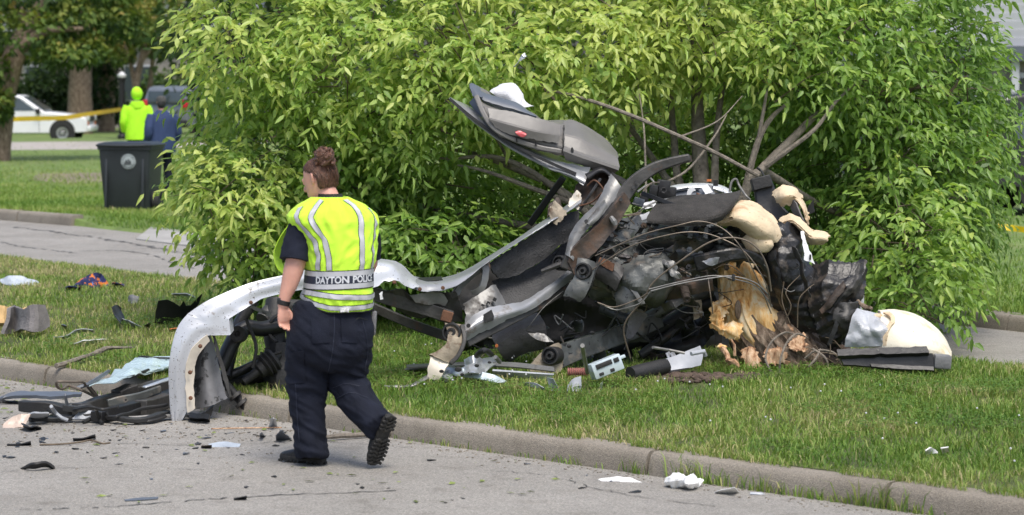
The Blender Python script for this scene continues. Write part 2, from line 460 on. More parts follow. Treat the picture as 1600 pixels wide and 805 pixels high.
def road_mat(name, c1, c2, tint, fscale=130, famt=.42):
    m = bpy.data.materials.new(name); m.use_nodes = True; t = m.node_tree; b = t.nodes['Principled BSDF']
    tc = t.nodes.new('ShaderNodeTexCoord')
    big = t.nodes.new('ShaderNodeTexNoise'); big.inputs['Scale'].default_value = .8; big.inputs['Detail'].default_value = 5
    fine = t.nodes.new('ShaderNodeTexVoronoi'); fine.inputs['Scale'].default_value = fscale
    fine2 = t.nodes.new('ShaderNodeTexNoise'); fine2.inputs['Scale'].default_value = 160; fine2.inputs['Detail'].default_value = 2
    st = t.nodes.new('ShaderNodeTexNoise'); st.inputs['Scale'].default_value = 5; st.inputs['Detail'].default_value = 8
    for q in (big, fine, fine2, st): lk(t, tc.outputs['Object'], q.inputs['Vector'])
    m1 = t.nodes.new('ShaderNodeMix'); m1.data_type = 'RGBA'; m1.inputs[6].default_value = (*c1, 1); m1.inputs[7].default_value = (*c2, 1)
    r = t.nodes.new('ShaderNodeMapRange'); r.inputs[1].default_value = .35; r.inputs[2].default_value = .65
    lk(t, big.outputs[0], r.inputs[0]); lk(t, r.outputs[0], m1.inputs[0])
    m2 = t.nodes.new('ShaderNodeMix'); m2.data_type = 'RGBA'; m2.blend_type = 'OVERLAY'; m2.inputs[0].default_value = famt
    bw_ = t.nodes.new('ShaderNodeRGBToBW'); lk(t, fine.outputs['Color'], bw_.inputs[0]); lk(t, m1.outputs[2], m2.inputs[6]); lk(t, bw_.outputs[0], m2.inputs[7])
    hs = t.nodes.new('ShaderNodeHueSaturation'); hs.inputs['Saturation'].default_value = tint
    lk(t, m2.outputs[2], hs.inputs['Color'])
    m3 = t.nodes.new('ShaderNodeMix'); m3.data_type = 'RGBA'; m3.blend_type = 'MULTIPLY'
    r2 = t.nodes.new('ShaderNodeMapRange'); r2.inputs[1].default_value = .54; r2.inputs[2].default_value = .75; r2.inputs[4].default_value = .45
    lk(t, st.outputs[0], r2.inputs[0]); lk(t, r2.outputs[0], m3.inputs[0])
    lk(t, hs.outputs[0], m3.inputs[6]); m3.inputs[7].default_value = (.5, .47, .43, 1)
    m4 = t.nodes.new('ShaderNodeMix'); m4.data_type = 'RGBA'; m4.blend_type = 'OVERLAY'; m4.inputs[0].default_value = .25
    lk(t, m3.outputs[2], m4.inputs[6]); lk(t, fine2.outputs[0], m4.inputs[7])
    lk(t, m4.outputs[2], b.inputs['Base Color']); b.inputs['Roughness'].default_value = .85
    bp = t.nodes.new('ShaderNodeBump'); bp.inputs['Strength'].default_value = .5; bp.inputs['Distance'].default_value = .006
    lk(t, fine.outputs['Distance'], bp.inputs['Height']); lk(t, bp.outputs[0], b.inputs['Normal'])
    return m
M['road'] = road_mat('road_surface', (.235, .221, .197), (.29, .274, .248), 1.)
M['concrete'] = road_mat('kerb_concrete', (.2, .175, .14), (.285, .255, .21), 1., 170, .3)
M['soil_grass'] = pm('soil_grass', (.075, .095, .025), .95, 0, .45, 5, .8, 40, dirt=((.13, .11, .05), .56, 1.6, .15))
M['far_grass'] = pm('far_grass', (.125, .185, .045), .95, 0, .3, 2.2, .8, 30, dirt=((.19, .21, .075), .5, .35, .25))
M['tar'] = pm('tar', (.06, .057, .053), .7, 0, .3, 12)
M['pavement'] = pm('pavement', (.36, .33, .3), .9, 0, .15, 2)
M['drive'] = pm('drive', (.32, .31, .29), .9, 0, .15, 3)

def struct(name, mb, mat, **k):
    o = mb.build(name, mat, **k); o['kind'] = 'structure'; return o
def plane_grid(x0, x1, y0, y1, nx, ny, zf):
    xs = np.linspace(x0, x1, nx); ys = np.linspace(y0, y1, ny)
    g = np.zeros((nx, ny, 3))
    for i, x in enumerate(xs):
        for j, y in enumerate(ys): g[i, j] = (x, y, zf(x, y))
    return MB().grid(g)
struct('ground', plane_grid(-900, 900, -60, 1500, 4, 4, lambda x, y: -.45), M['far_grass'])
struct('road', plane_grid(-45, 45, -25, 75, 30, 30, lambda x, y: 0), M['road'])
# median: strips along x with kerb offset
xs = np.linspace(-16, 8, 161); ts = np.concatenate([np.linspace(0, .9, 26), np.linspace(.91, 1, 6)])
g = np.zeros((len(xs), len(ts) + 1, 3))
for i, x in enumerate(xs):
    a, b = float(yn(x)) + .17, float(yf(x))
    for j, t in enumerate(ts):
        y = a + (b - a) * t
        g[i, j] = (x, y, float(med_z(x, y)) - .004 + .012 * mnoise.noise(Vector((x * 2, y * 2, 0))))
    g[i, -1] = (x, b + .02, -.03)
struct('median', MB().grid(g), M['soil_grass'])
# far lawn
xs2 = np.linspace(-40, 34, 120); g = np.zeros((120, 46, 3))
for i, x in enumerate(xs2):
    a = float(yc2(x)) + .14
    xend = G(112, 353, 0).x; xr = G(1540, 514, 0).x; gap = xend < x < xr
    g[i, 0] = (x, a - (.14 if gap else .02), -.03)
    for j in range(1, 46):
        y = a + .02 + (160 - a) * ((j - 1) / 44) ** 1.7; z = float(lawn_z(x, y))
        g[i, j] = (x, y, z)
struct('lawn', MB().grid(g), M['far_grass'])

# kerb, cast in lengths with a joint between
curb = empty('kerb', (0, 0, 0), None, None); curb['kind'] = 'structure'
def curb_run(x0, x1, yfun, parent, h=CURB_H, w=.16, seed=0, name='kerb_segment'):
    n = 16; xs = np.linspace(x0, x1, n); rings = []
    for x in xs:
        y = float(yfun(x)); sl = (float(yfun(x + .01)) - float(yfun(x - .01))) / .02
        nrm = Vector((-sl, 1, 0)).normalized()
        base = Vector((x, y, 0)); jig = .003 * mnoise.noise(Vector((x * 3, seed, 0)))
        prof = [(-.004, -.05), (-.004, .004), (.012, h - .05), (.022, h - .02), (.045, h - .003), (w, h + .002), (w, -.05)]
        rings.append([base + nrm * (a + jig) + Vector((0, 0, b + jig * .5)) for a, b in prof])
    return MB().ring_loft(rings).build(name, M['concrete'], parent, smooth=True, angle=50)
_x = [G(-900, 500, 0).x, -8.1, -5.7]
for a, b in [(92, 587), (450, 662), (1010, 742), (1380, 793)]: _x.append(G(a, b + 0, 0).x)
_x += [3.3, 5.2, 7.9]
_x.sort()
for i in range(len(_x) - 1): curb_run(_x[i] + .009, _x[i + 1] - .009, yn, curb, seed=i)
kb = empty('far_kerb', (0, 0, 0), None, None); kb['kind'] = 'structure'
xe = G(112, 353, 0).x
brk = [xe - 12, xe - 8, xe - 4.2, xe - 1.55, xe - 1.0, xe]
for i in range(5): curb_run(brk[i] + .015, brk[i + 1] - .015, yc2, kb, h=.15, w=.2, seed=20 + i)
for a, b in ((1540, 1572), (1574, 1625), (1627, 1800)):
    x0 = G(a, 400 + a * .074, 0).x; x1 = G(b, 400 + b * .074, 0).x
    curb_run(x0 if a > 1540 else x0 - 6, x1, yc2, kb, h=.13, w=.2, seed=a)

# far pavement and drive
def strip(px_list, zoff, mat, name):
    mb = MB(); pts = [G(a, b, .14) for a, b in px_list]
    mb.prism([Vector((p.x, p.y, float(lawn_z(p.x, p.y)) + zoff)) for p in pts], (0, 0, -.05)); return struct(name, mb, mat, smooth=False)
strip([(-300, 225), (168, 222), (420, 219), (420, 229), (168, 234), (-300, 237)], .006, M['pavement'], 'pavement')
strip([(212, 358), (262, 335), (430, 300), (470, 330), (330, 372)], .012, M['drive'], 'driveway')
M['bare'] = pm('bare_soil', (.21, .17, .13), .95, 0, .25, 3, .5, 30)
strip([(60, 272), (165, 270), (166, 284), (110, 287), (45, 281)], .004, M['bare'], 'bare_patch')

# cracks and tar seams in the roads
mb = MB()
def crack(pxs, w, jig=.02, z=.004):
    pts = [G(a, b, 0) for a, b in pxs]; q = catmull([tuple(p) for p in pts], len(pts) * 12)
    L, R = [], []
    for i, k in enumerate(q):
        t = Vector(q[min(i + 1, len(q) - 1)] - q[max(i - 1, 0)]).normalized(); nn = Vector((-t.y, t.x, 0))
        c = Vector(k) + nn * random.uniform(-jig, jig); ww = w * random.uniform(.3, 1.2)
        L.append(c + nn * ww); R.append(c - nn * ww)
    for i in range(len(L) - 1):
        if random.random() < .12: continue
        mb.add([Vector((p.x, p.y, z)) for p in (L[i], R[i], R[i + 1], L[i + 1])], [(0, 1, 2, 3)])
crack([(30, 797), (160, 793), (300, 783), (420, 775), (620, 768)], .009)
crack([(170, 693), (330, 697), (480, 690), (640, 700)], .004)
crack([(0, 738), (140, 731), (330, 735)], .003)
crack([(760, 735), (860, 745), (960, 770), (1120, 793)], .004)
crack([(0, 379), (30, 385), (75, 391), (120, 396)], .022, .05)
crack([(20, 355), (110, 366), (190, 378), (260, 391), (330, 405)], .03, .08)
crack([(130, 392), (210, 394), (300, 420)], .02, .04)
o = mb.build('road_crack', M['tar'], smooth=False); o['kind'] = 'structure'
# ================================================================== GRASS
def leafy_material(name, ramp, rough=.5, transl=.3, tcol=1.15, spec=.35):
    """two-sided leaf/blade: colour comes from the 'tint' attribute (0..1) of each leaf through a ramp, part of the light passes through"""
    m = bpy.data.materials.new(name); m.use_nodes = True; t = m.node_tree; b = t.nodes['Principled BSDF']
    out = t.nodes['Material Output']
    at = t.nodes.new('ShaderNodeAttribute'); at.attribute_name = 'tint'
    cr = t.nodes.new('ShaderNodeValToRGB'); cr.color_ramp.elements[0].color = (*ramp[0][1], 1); cr.color_ramp.elements[0].position = ramp[0][0]
    cr.color_ramp.elements[1].color = (*ramp[-1][1], 1); cr.color_ramp.elements[1].position = ramp[-1][0]
    for p_, c_ in ramp[1:-1]:
        e = cr.color_ramp.elements.new(p_); e.color = (*c_, 1)
    lk(t, at.outputs['Fac'], cr.inputs[0]); lk(t, cr.outputs[0], b.inputs['Base Color'])
    b.inputs['Roughness'].default_value = rough; b.inputs['Specular IOR Level'].default_value = spec
    tr = t.nodes.new('ShaderNodeBsdfTranslucent')
    hs = t.nodes.new('ShaderNodeHueSaturation'); hs.inputs['Value'].default_value = tcol; hs.inputs['Saturation'].default_value = 1.1; hs.inputs['Hue'].default_value = .49
    lk(t, cr.outputs[0], hs.inputs['Color']); lk(t, hs.outputs[0], tr.inputs[0])
    mx = t.nodes.new('ShaderNodeMixShader'); mx.inputs[0].default_value = transl
    lk(t, b.outputs[0], mx.inputs[1]); lk(t, tr.outputs[0], mx.inputs[2]); lk(t, mx.outputs[0], out.inputs[0])
    return m
def mesh_np(name, V, F, mat, tint=None, smooth=False):
    """V (n,3), F (m,k) constant polygon size, tint per vertex"""
    me = bpy.data.meshes.new(name); k = F.shape[1]
    me.vertices.add(len(V)); me.vertices.foreach_set('co', V.astype(np.float32).ravel())
    me.loops.add(F.size); me.loops.foreach_set('vertex_index', F.astype(np.int32).ravel())
    me.polygons.add(len(F)); me.polygons.foreach_set('loop_start', np.arange(0, F.size, k, dtype=np.int32))
    me.polygons.foreach_set('loop_total', np.full(len(F), k, np.int32))
    if smooth: me.polygons.foreach_set('use_smooth', np.ones(len(F), bool))
    if tint is not None:
        a = me.attributes.new('tint', 'FLOAT', 'POINT'); a.data.foreach_set('value', tint.astype(np.float32))
    me.materials.append(mat); me.update(); me.validate()
    o = bpy.data.objects.new(name, me); COL.objects.link(o); return o
GR = [(0, (.062, .14, .02)), (.3, (.125, .235, .036)), (.6, (.225, .325, .062)), (.85, (.35, .36, .13)), (1, (.52, .45, .25))]
M['blade'] = leafy_material('grass_blade', GR, .55, .3)
def noise2(x, y, s, o=0.):
    return np.array([mnoise.noise(Vector((a * s + o, b * s, o))) for a, b in zip(x, y)])
def blades(x, y, z, length, width, tint, lean=.5):
    n = len(x); a = rng.uniform(0, 2 * np.pi, n); c, s = np.cos(a), np.sin(a)
    l = rng.uniform(.1, 1, n) * lean; ang = rng.uniform(0, 2 * np.pi, n)
    base = np.stack([x, y, z], 1)
    w = np.stack([c * width, s * width, np.zeros(n)], 1)
    d1 = np.stack([np.cos(ang) * l * .35 * length, np.sin(ang) * l * .35 * length, .6 * length], 1)
    d2 = np.stack([np.cos(ang) * l * length, np.sin(ang) * l * length, length * (1 - .35 * l)], 1)
    V = np.stack([base - w, base + w, base + d1 + w * .7, base + d1 - w * .7, base + d2], 1)
    i = np.arange(n)[:, None] * 5
    F = np.concatenate([i + [0, 1, 2], i + [0, 2, 3], i + [3, 2, 4]], 0)
    return V.reshape(-1, 3), F, np.repeat(tint, 5)
def med_points(n, x0=-9.5, x1=6.2, t0=.0, t1=.985):
    x = rng.uniform(x0, x1, n); t = rng.uniform(t0, t1, n)
    a, b = yn(x) + .155, yf(x); y = a + (b - a) * t
    keep = np.abs(x) < y * .1852 + np.where(rng.random(len(x)) < .6, 1.6, .35)
    return x[keep], y[keep], t[keep]
BARE = [MG(1080, 588), MG(1000, 560), MG(1280, 570)]
def bare_mask(x, y):
    k = np.ones(len(x), bool)
    for (q, ra, rb) in ((MG(1085, 590), .42, .3),):
        k &= ((x - q.x) / ra) ** 2 + ((y - q.y) / rb) ** 2 > rng.uniform(.4, 1.2, len(x))
    return k
x, y, t = med_points(470000)
dens = np.clip((26 - y) / 10, .45, 1.)
nz = noise2(x, y, .9); nf = noise2(x, y, 3.1, 5.); nl = noise2(x, y, 1.7, 9.)
keep = (rng.random(len(x)) < dens * np.clip(.75 + nf, .25, 1)) & bare_mask(x, y)
x, y, t, nz, nf, nl = x[keep], y[keep], t[keep], nz[keep], nf[keep], nl[keep]
# the left of the strip is dry and trampled, the kerb edge dry; the rest fresh with darker clover patches
dry = np.clip(.16 * np.exp(-t / .05) + .22 * np.clip((-x - 1.2) / 3, 0, 1) + .25 * np.clip(nl, 0, 1), 0, .6)
tint = np.clip(.40 + .38 * nz + .25 * nf + rng.normal(0, .19, len(x)) + dry + .06, 0, 1)
straw = rng.random(len(x)) < .02 + .2 * dry
tint[straw] = rng.uniform(.82, 1, straw.sum())
L = rng.uniform(.03, .082, len(x)) * (1 + .35 * nf) * (1 - .35 * dry) * np.where(t < .02, .7, 1)
V, F, T = blades(x, y, med_z(x, y) - .008, L, rng.uniform(.0018, .0044, len(x)) * (1 + (y - 14) * .02), tint, 1.15)
go = mesh_np('grass', V, F, M['blade'], T); tag(go, kind='stuff')

# clover: three-leaf rosettes in patches
x, y, t = med_points(26000, -3.4, 4.4, .03, .75)
nz = noise2(x, y, 1.1, 3.); nf = noise2(x, y, 4., 8.)
k = (nz + .4 * nf > .12) & bare_mask(x, y); x, y = x[k], y[k]; n = len(x)
Vs, Fs, Ts = [], [], []
z = med_z(x, y) + rng.uniform(.025, .06, n); tt = np.clip(rng.normal(.2, .1, n), 0, .5)
for q in range(3):
    a = rng.uniform(0, 6.28, n) if q == 0 else a + 2.09
    r = rng.uniform(.012, .02, n); c, s = np.cos(a), np.sin(a); o = np.stack([x, y, z], 1)
    dz = rng.uniform(-.004, .008, n)
    Vq = np.stack([o, o + np.stack([c * r - s * r * .5, s * r + c * r * .5, dz], 1), o + np.stack([c * r * 1.25, s * r * 1.25, dz], 1), o + np.stack([c * r + s * r * .5, s * r - c * r * .5, dz], 1)], 1)
    Vs.append(Vq.reshape(-1, 3)); Fs.append(np.arange(n)[:, None] * 4 + np.array([[0, 1, 2, 3]]) + q * n * 4); Ts.append(np.repeat(tt, 4))
o = mesh_np('clover', np.concatenate(Vs), np.concatenate(Fs), M['blade'], np.concatenate(Ts)); tag(o, kind='stuff')
# white clover heads
x, y, t = med_points(1500, -.8, 4.4, .08, .5); n = 0; mb = MB()
for a, b in zip(x, y):
    if mnoise.noise(Vector((a * 1.3, b * 1.3, 4))) < .05 or n > 60: continue
    n += 1; mb.ellipsoid((a, b, float(med_z(a, b)) + random.uniform(.05, .075)), (.0065, .0065, .0055), seg=6, rings=3)
o = mb.build('clover_flowers', M['white_cloth']); tag(o, kind='stuff')

# weeds growing along the foot of the kerb
xs_, ys_, zs_, ls_, ws_ = [], [], [], [], []
for px, hgt, sp, n in ((385, .07, .2, 60), (560, .05, .1, 30), (630, .04, .25, 60), (710, .07, .12, 50), (800, .05, .3, 70), (888, .08, .1, 50), (990, .13, .07, 60), (1078, .19, .09, 110), (1115, .12, .06, 50),
                       (1185, .13, .14, 110), (1232, .09, .1, 50), (1275, .09, .09, 60), (1320, .10, .1, 70), (1368, .19, .13, 130), (1400, .09, .1, 60), (1440, .07, .08, 40), (150, .05, .4, 80), (20, .05, .4, 80), (1130, .13, .04, 20)):
    bx = G(px, float(np.interp(px, [a for a, b in NEAR_PX], [b for a, b in NEAR_PX])), 0).x
    for _ in range(int(n * .6)):
        q = bx + random.gauss(0, sp * .6); xs_.append(q); ys_.append(float(yn(q)) - random.uniform(.0, .035)); zs_.append(0.)
        ls_.append(hgt * random.uniform(.2, .95)); ws_.append(random.uniform(.002, .0045))
ls_ = np.array(ls_)
V, F, T = blades(np.array(xs_), np.array(ys_), np.array(zs_), ls_, np.array(ws_), np.clip(rng.normal(.5, .22, len(ls_)), 0, 1), .8)
o = mesh_np('kerb_weeds', V, F, M['blade'], T); tag(o, kind='stuff')
# grass hanging over the kerb top
q = rng.uniform(-6, 4.4, 7000); yy = yn(q) + .15 + rng.uniform(-.05, .05, len(q)) * (1 + noise2(q, q * 0, 2.5)); kk = noise2(q, q * 0, 3.) > -.15
q, yy = q[kk], yy[kk]
V, F, T = blades(q, yy, np.full(len(q), CURB_H + .0), rng.uniform(.03, .075, len(q)), rng.uniform(.0015, .003, len(q)), np.clip(rng.normal(.62, .2, len(q)), 0, 1), 1.3)
o = mesh_np('grass_edge', V, F, M['blade'], T); tag(o, kind='stuff')
# far lawn blades beside the bin
x = rng.uniform(-14, 11, 120000); y = yc2(x) + .2 + rng.exponential(5.5, len(x))
k = (np.abs(x) < y * .186 + 2.5); x, y = x[k], y[k]
q = np.clip(.42 + .45 * noise2(x, y, .5, 2.) + rng.normal(0, .12, len(x)), 0, 1)
V, F, T = blades(x, y, lawn_z(x, y) - .01, rng.uniform(.05, .1, len(x)), rng.uniform(.004, .008, len(x)), np.clip(q + .1, 0, 1), 1.1)
o = mesh_np('lawn_grass', V, F, M['blade'], T); tag(o, kind='stuff')
# ================================================================== THE WRECKED CAR
car = empty('wrecked_car', MG(1000, 585), 'torn and overturned silver white car wrapped around the tree stump on the grass', 'wrecked car')
def RB(name, mat, A, B, th=.004, parent=None, n=26, m=9, jag=.006, **k):
    g = ribbon(A, B, max(n, 10), max(m, 5), **k)
    return MB().grid(jagged(g, jag, len(name)), th).build(name, M[mat], parent or car, angle=14)
def SH(name, mat, rows, th=.004, parent=None, n=26, m=26, jag=.008, **k):
    return MB().grid(jagged(sheet(rows, n, m, **k), jag, len(name)), th).build(name, M[mat], parent or car, angle=14)
def RL(name, mat, pts, w, h, parent=None, bev=.006, **k):
    return MB().ring_loft(rail(pts, w, h, **k)).build(name, M[mat], parent or car, bevel=bev, angle=35)
def WR(name, mat, pts, r, parent=None, n=6):
    return wire(pts, r, n).build(name, M[mat], parent or car)
def bolt(px, py, d, r, parent, mat='rust_orange'):
    c = P(px, py, d)
    return MB().lathe(c, (0, -1, .1), [(0, r), (.006, r), (.008, r * .6), (.014, r * .55), (.014, 0)], 10).build('bolt', M[mat], parent)
def bushing(px, py, d, r, parent, ax=(-.25, -1, .15)):
    c = P(px, py, d); a = Vector(ax).normalized()
    o = MB().lathe(c - a * .0, a, [(-.07, r), (.03, r), (.035, r * .93), (.035, r * .8), (.012, r * .76), (.012, r * .5), (.04, r * .46), (.045, r * .4), (.045, r * .22), (.02, r * .2), (.02, 0)], 22).build('bushing', M['rubber'], parent)
    return o

# --- left front wing sweeping down to the road
WING = [  # crest px, py | inner edge px, py | depth
 (268, 664, 284, 661, 16.72), (264, 634, 294, 642, 16.71), (263, 598, 291, 602, 16.70), (265, 562, 293, 564, 16.70), (270, 533, 305, 538, 16.71), (279, 510, 325, 523, 16.73),
 (293, 493, 361, 524, 16.75), (296, 490.5, 357, 498, 16.76), (330, 468, 378, 485, 16.79), (386, 445, 408, 467, 16.86), (440, 430, 450, 457, 16.94), (486, 419, 490, 450, 17.02), (530, 408, 530, 443, 17.1)]
_o = catmull([(a, b, d) for a, b, c, e, d in WING], 96); _i = linear([(c, e, d) for a, b, c, e, d in WING], 96)
gw = np.zeros((96, 14, 3))
for i in range(96):
    a, b = np.array(P(*_o[i])), np.array(P(*_i[i]))
    for j in range(14):
        if j < 5:      # the side that turns away from the viewer
            f = j / 5; gw[i, j] = a + np.array((.03 * (1 - f) ** 2, .30 * (1 - f) ** 1.3 + .01, -.03 * (1 - f) ** 2))
        else:
            v = (j - 5) / 8; q = a * (1 - v) + b * v; gw[i, j] = q + np.array((0, -.016 * math.sin(math.pi * min(1, v * 1.25)) ** .8 + .012 * max(0, 1 - abs(v - .28) / .1), 0))
ret = np.array([[gw[i, -1] + np.array((.004 * k, .022 * k, .006 * k)) for k in (1, 2, 3)] for i in range(96)])
wing = MB().grid(crumple(np.concatenate([gw, ret], 1), .006, 4., 3), .004)  .build('front_wing', M['wing_paint'], car, angle=50)
wing['label'] = 'white front wing with rust-stained edge'
fl = RB('wheel_arch_flange', 'cream_paint', [(293, 646, 16.70), (290, 600, 16.69), (293, 562, 16.69), (306, 538, 16.70), (324, 523, 16.72)],
        [(305, 638, 16.73), (303, 602, 16.73), (306, 567, 16.73), (316, 547, 16.73), (328, 533, 16.74)], n=30, m=5, th=.004)
for a, b, d in ((313, 541, 16.69), (297, 582, 16.68), (298, 622, 16.69), (392, 473, 16.83)): bolt(a, b, d, .013, fl)
ln = SH('arch_liner', 'mottled', [[(316, 512, 16.9), (303, 545, 16.9), (301, 590, 16.9), (302, 640, 16.86)], [(322, 505, 16.86), (320, 545, 16.82), (322, 590, 16.8), (328, 634, 16.78)], [(325, 503, 16.86), (336, 545, 16.9), (347, 590, 16.88), (355, 622, 16.86)]], .008, n=18, m=24, amp=.006, freq=4)
RB('liner_fold', 'dark_steel', [(326, 508, 16.8), (338, 550, 16.78), (350, 596, 16.76), (357, 622, 16.76)], [(332, 510, 16.8), (344, 550, 16.78), (356, 596, 16.77), (360, 620, 16.78)], .01, n=18, m=4)
RB('liner_bracket', 'black_plastic', [(296, 655, 16.85), (318, 645, 16.8), (334, 634, 16.8)], [(300, 652, 16.85), (320, 658, 16.8), (330, 650, 16.8)], .03, n=10, m=5, amp=.01)
# the wing behind the officer, on to the door sill
SH('rear_wing', 'white_paint', [
    [(530, 408, 17.5), (575, 405, 17.5), (610, 407, 17.55), (628, 414, 17.6), (642, 428, 17.65), (658, 441, 17.7)],
    [(530, 420, 17.3), (575, 415, 17.3), (608, 416, 17.33), (624, 424, 17.38), (638, 436, 17.45), (655, 446, 17.5)],
    [(530, 440, 17.25), (580, 450, 17.25), (600, 440, 17.27), (622, 440, 17.3), (640, 450, 17.38), (654, 449, 17.45)]], n=16, m=44, amp=.006, freq=4)
side = SH('body_side', 'silver_paint', [
    [(640, 430, 17.75), (668, 436, 17.8), (700, 432, 17.85), (735, 419, 17.95), (775, 394, 18.05), (825, 362, 18.2), (880, 326, 18.35), (905, 305, 18.45)],
    [(640, 440, 17.5), (668, 443, 17.55), (700, 440, 17.6), (735, 426, 17.7), (776, 400, 17.85), (828, 366, 18.05), (884, 331, 18.2), (908, 312, 18.3)],
    [(648, 452, 17.45), (668, 456, 17.48), (700, 452, 17.5), (722, 442, 17.58), (757, 413, 17.75), (812, 377, 18.0), (878, 338, 18.15), (908, 318, 18.25)]], n=14, m=50, amp=.006, freq=4)
for a, b, d in ((616, 441, 17.24), (656, 452, 17.4), (692, 450, 17.42)): bolt(a, b, d, .013, side)
RB('roof_drip', 'black_plastic', [(654, 434, 17.7), (690, 432, 17.75)], [(656, 441, 17.6), (692, 437, 17.65)], .01, n=6, m=4)
# arch frame with an opening under the side
RB('pillar_frame', 'steel', [(708, 462, 17.7), (716, 446, 17.75), (738, 428, 17.8), (762, 413, 17.85)], [(717, 462, 17.75), (724, 450, 17.8), (742, 434, 17.85), (764, 420, 17.9)], .012, n=16, m=5, amp=.006)
RB('pillar_frame', 'steel', [(753, 418, 17.85), (752, 432, 17.83), (747, 448, 17.8), (735, 454, 17.78)], [(763, 413, 17.87), (762, 434, 17.85), (754, 455, 17.82), (738, 460, 17.8)], .012, n=14, m=5, amp=.006)
RB('pillar_inner', 'dark_steel', [(700, 470, 18.0), (720, 440, 18.05), (765, 405, 18.2)], [(735, 490, 18.0), (760, 465, 18.05), (790, 425, 18.2)], .01, amp=.03)
# inner panels
SH('door_liner', 'liner', [
    [(765, 412, 17.95), (805, 384, 18.1), (845, 358, 18.2), (878, 338, 18.3), (902, 330, 18.4)],
    [(768, 424, 17.92), (806, 402, 18.08), (850, 378, 18.18), (880, 362, 18.25), (905, 352, 18.35)],
    [(776, 434, 17.95), (800, 432, 18.05), (845, 408, 18.15), (872, 385, 18.22), (905, 372, 18.3)]], .012, m=34, n=18, amp=.012, freq=6)
SH('floor_panel', 'liner', [
    [(768, 440, 18.05), (820, 425, 18.25), (860, 396, 18.35), (905, 360, 18.5)],
    [(778, 462, 18.0), (830, 445, 18.15), (870, 420, 18.25), (905, 395, 18.4)],
    [(792, 482, 17.95), (840, 462, 18.05), (880, 430, 18.2), (905, 415, 18.3)]], .008, m=30, n=18, amp=.02, freq=5)
rb = SH('ribbed_bracket', 'steel', [
    [(724, 476, 17.75), (742, 464, 17.78), (766, 449, 17.85), (772, 446, 17.9)],
    [(727, 490, 17.7), (746, 480, 17.73), (772, 466, 17.8), (782, 462, 17.86)],
    [(726, 506, 17.68), (748, 494, 17.7), (775, 482, 17.78), (790, 476, 17.84)]], .01, m=24, n=14, amp=.006)
for a in (752, 758, 765, 772):
    RL('rib', 'steel', [(a - 3, 482 - (a - 752) * .55, 17.68 + (a - 752) * .004), (a + 5, 496 - (a - 752) * .6, 17.68 + (a - 752) * .004)], .014, .014, parent=rb, n=3, bev=.003)
for a, b in ((754, 478), (763, 474), (773, 468)):
    MB().box(P(a, b, 17.74), (.022, .012, .022), Matrix.Rotation(.5, 3, 'Y')).build('slot', M['rubber'], rb, smooth=False)
sill = SH('sill', 'silver_paint', [
    [(722, 512, 17.6), (745, 490, 17.65), (768, 480, 17.7), (800, 475, 17.78), (822, 470, 17.86), (860, 445, 18.0), (893, 418, 18.15)],
    [(722, 524, 17.55), (748, 505, 17.6), (775, 494, 17.65), (802, 486, 17.72), (826, 476, 17.82), (862, 450, 17.97), (896, 424, 18.12)],
    [(724, 536, 17.58), (750, 521, 17.63), (780, 506, 17.68), (806, 493, 17.75), (832, 482, 17.84), (866, 458, 17.98), (898, 432, 18.14)]], .006, n=12, m=46, amp=.006, freq=4)
MB().prism([P(*q) for q in ((755, 492, 17.6), (768, 484, 17.62), (772, 494, 17.62), (771, 501, 17.62), (757, 505, 17.6))], (0, .012, 0)).build('sill_hole', M['rubber'], sill, smooth=False)
MB().lathe(P(732, 509, 17.545), (0, -1, 0), [(0, .014), (.004, .014), (.004, 0)], 10).build('sill_hole', M['rubber'], sill)
RL('sill_seam', 'dark_steel', [(730, 537, 17.62), (790, 506, 17.74), (850, 474, 17.95), (900, 440, 18.15), (935, 410, 18.3)], .05, .03)
# front chassis rail behind the officer, dark and rust ended
RL('chassis_rail', 'dark_steel', [(560, 452, 17.5), (620, 470, 17.55), (670, 484, 17.58), (706, 496, 17.6)], .085, .07)
RL('rail_end', 'rust_orange', [(690, 492, 17.53), (707, 497, 17.53)], .07, .03, n=4)
RL('chassis_rail', 'dark_steel', [(560, 470, 17.8), (640, 505, 17.85), (705, 528, 17.9)], .06, .06)
SH('inner_arch', 'dark_steel', [[(590, 458, 17.5), (625, 452, 17.5), (665, 460, 17.55), (712, 455, 17.65)], [(600, 470, 17.6), (640, 470, 17.6), (680, 478, 17.65), (720, 475, 17.75)], [(620, 482, 17.7), (650, 490, 17.7), (690, 500, 17.75), (725, 505, 17.8)]], .006, n=14, m=26, amp=.04, freq=7)
RB('arch_web', 'steel', [(640, 462, 17.48), (665, 458, 17.5), (690, 458, 17.55), (700, 470, 17.58)], [(650, 473, 17.5), (668, 476, 17.52), (686, 476, 17.56), (695, 478, 17.58)], .006, n=14, m=6, amp=.01)
RB('clip', 'white_plastic', [(592, 459, 17.1), (597, 456, 17.1)], [(594, 469, 17.1), (599, 468, 17.1)], .02, n=4, m=4)
# mount with a big bush and rusty curved arm
mt = RB('mount_arm', 'tan_rust', [(697, 508, 17.5), (701, 530, 17.45), (692, 545, 17.42), (671, 556, 17.4)], [(722, 512, 17.5), (722, 535, 17.46), (714, 556, 17.43), (700, 568, 17.4)], .03, n=20, m=8, bulge=.01, amp=.006)
RL('arm_edge', 'dark_steel', [(722, 508, 17.47), (726, 530, 17.43), (717, 554, 17.4), (703, 569, 17.38)], .028, .035, n=20)
RB('mount_foot', 'cream_paint', [(672, 557, 17.4), (670, 572, 17.38), (668, 592, 17.38)], [(702, 568, 17.4), (694, 582, 17.36), (688, 594, 17.36)], .02, n=8, m=8, amp=.006)
bushing(707, 520, 17.47, .062, mt)
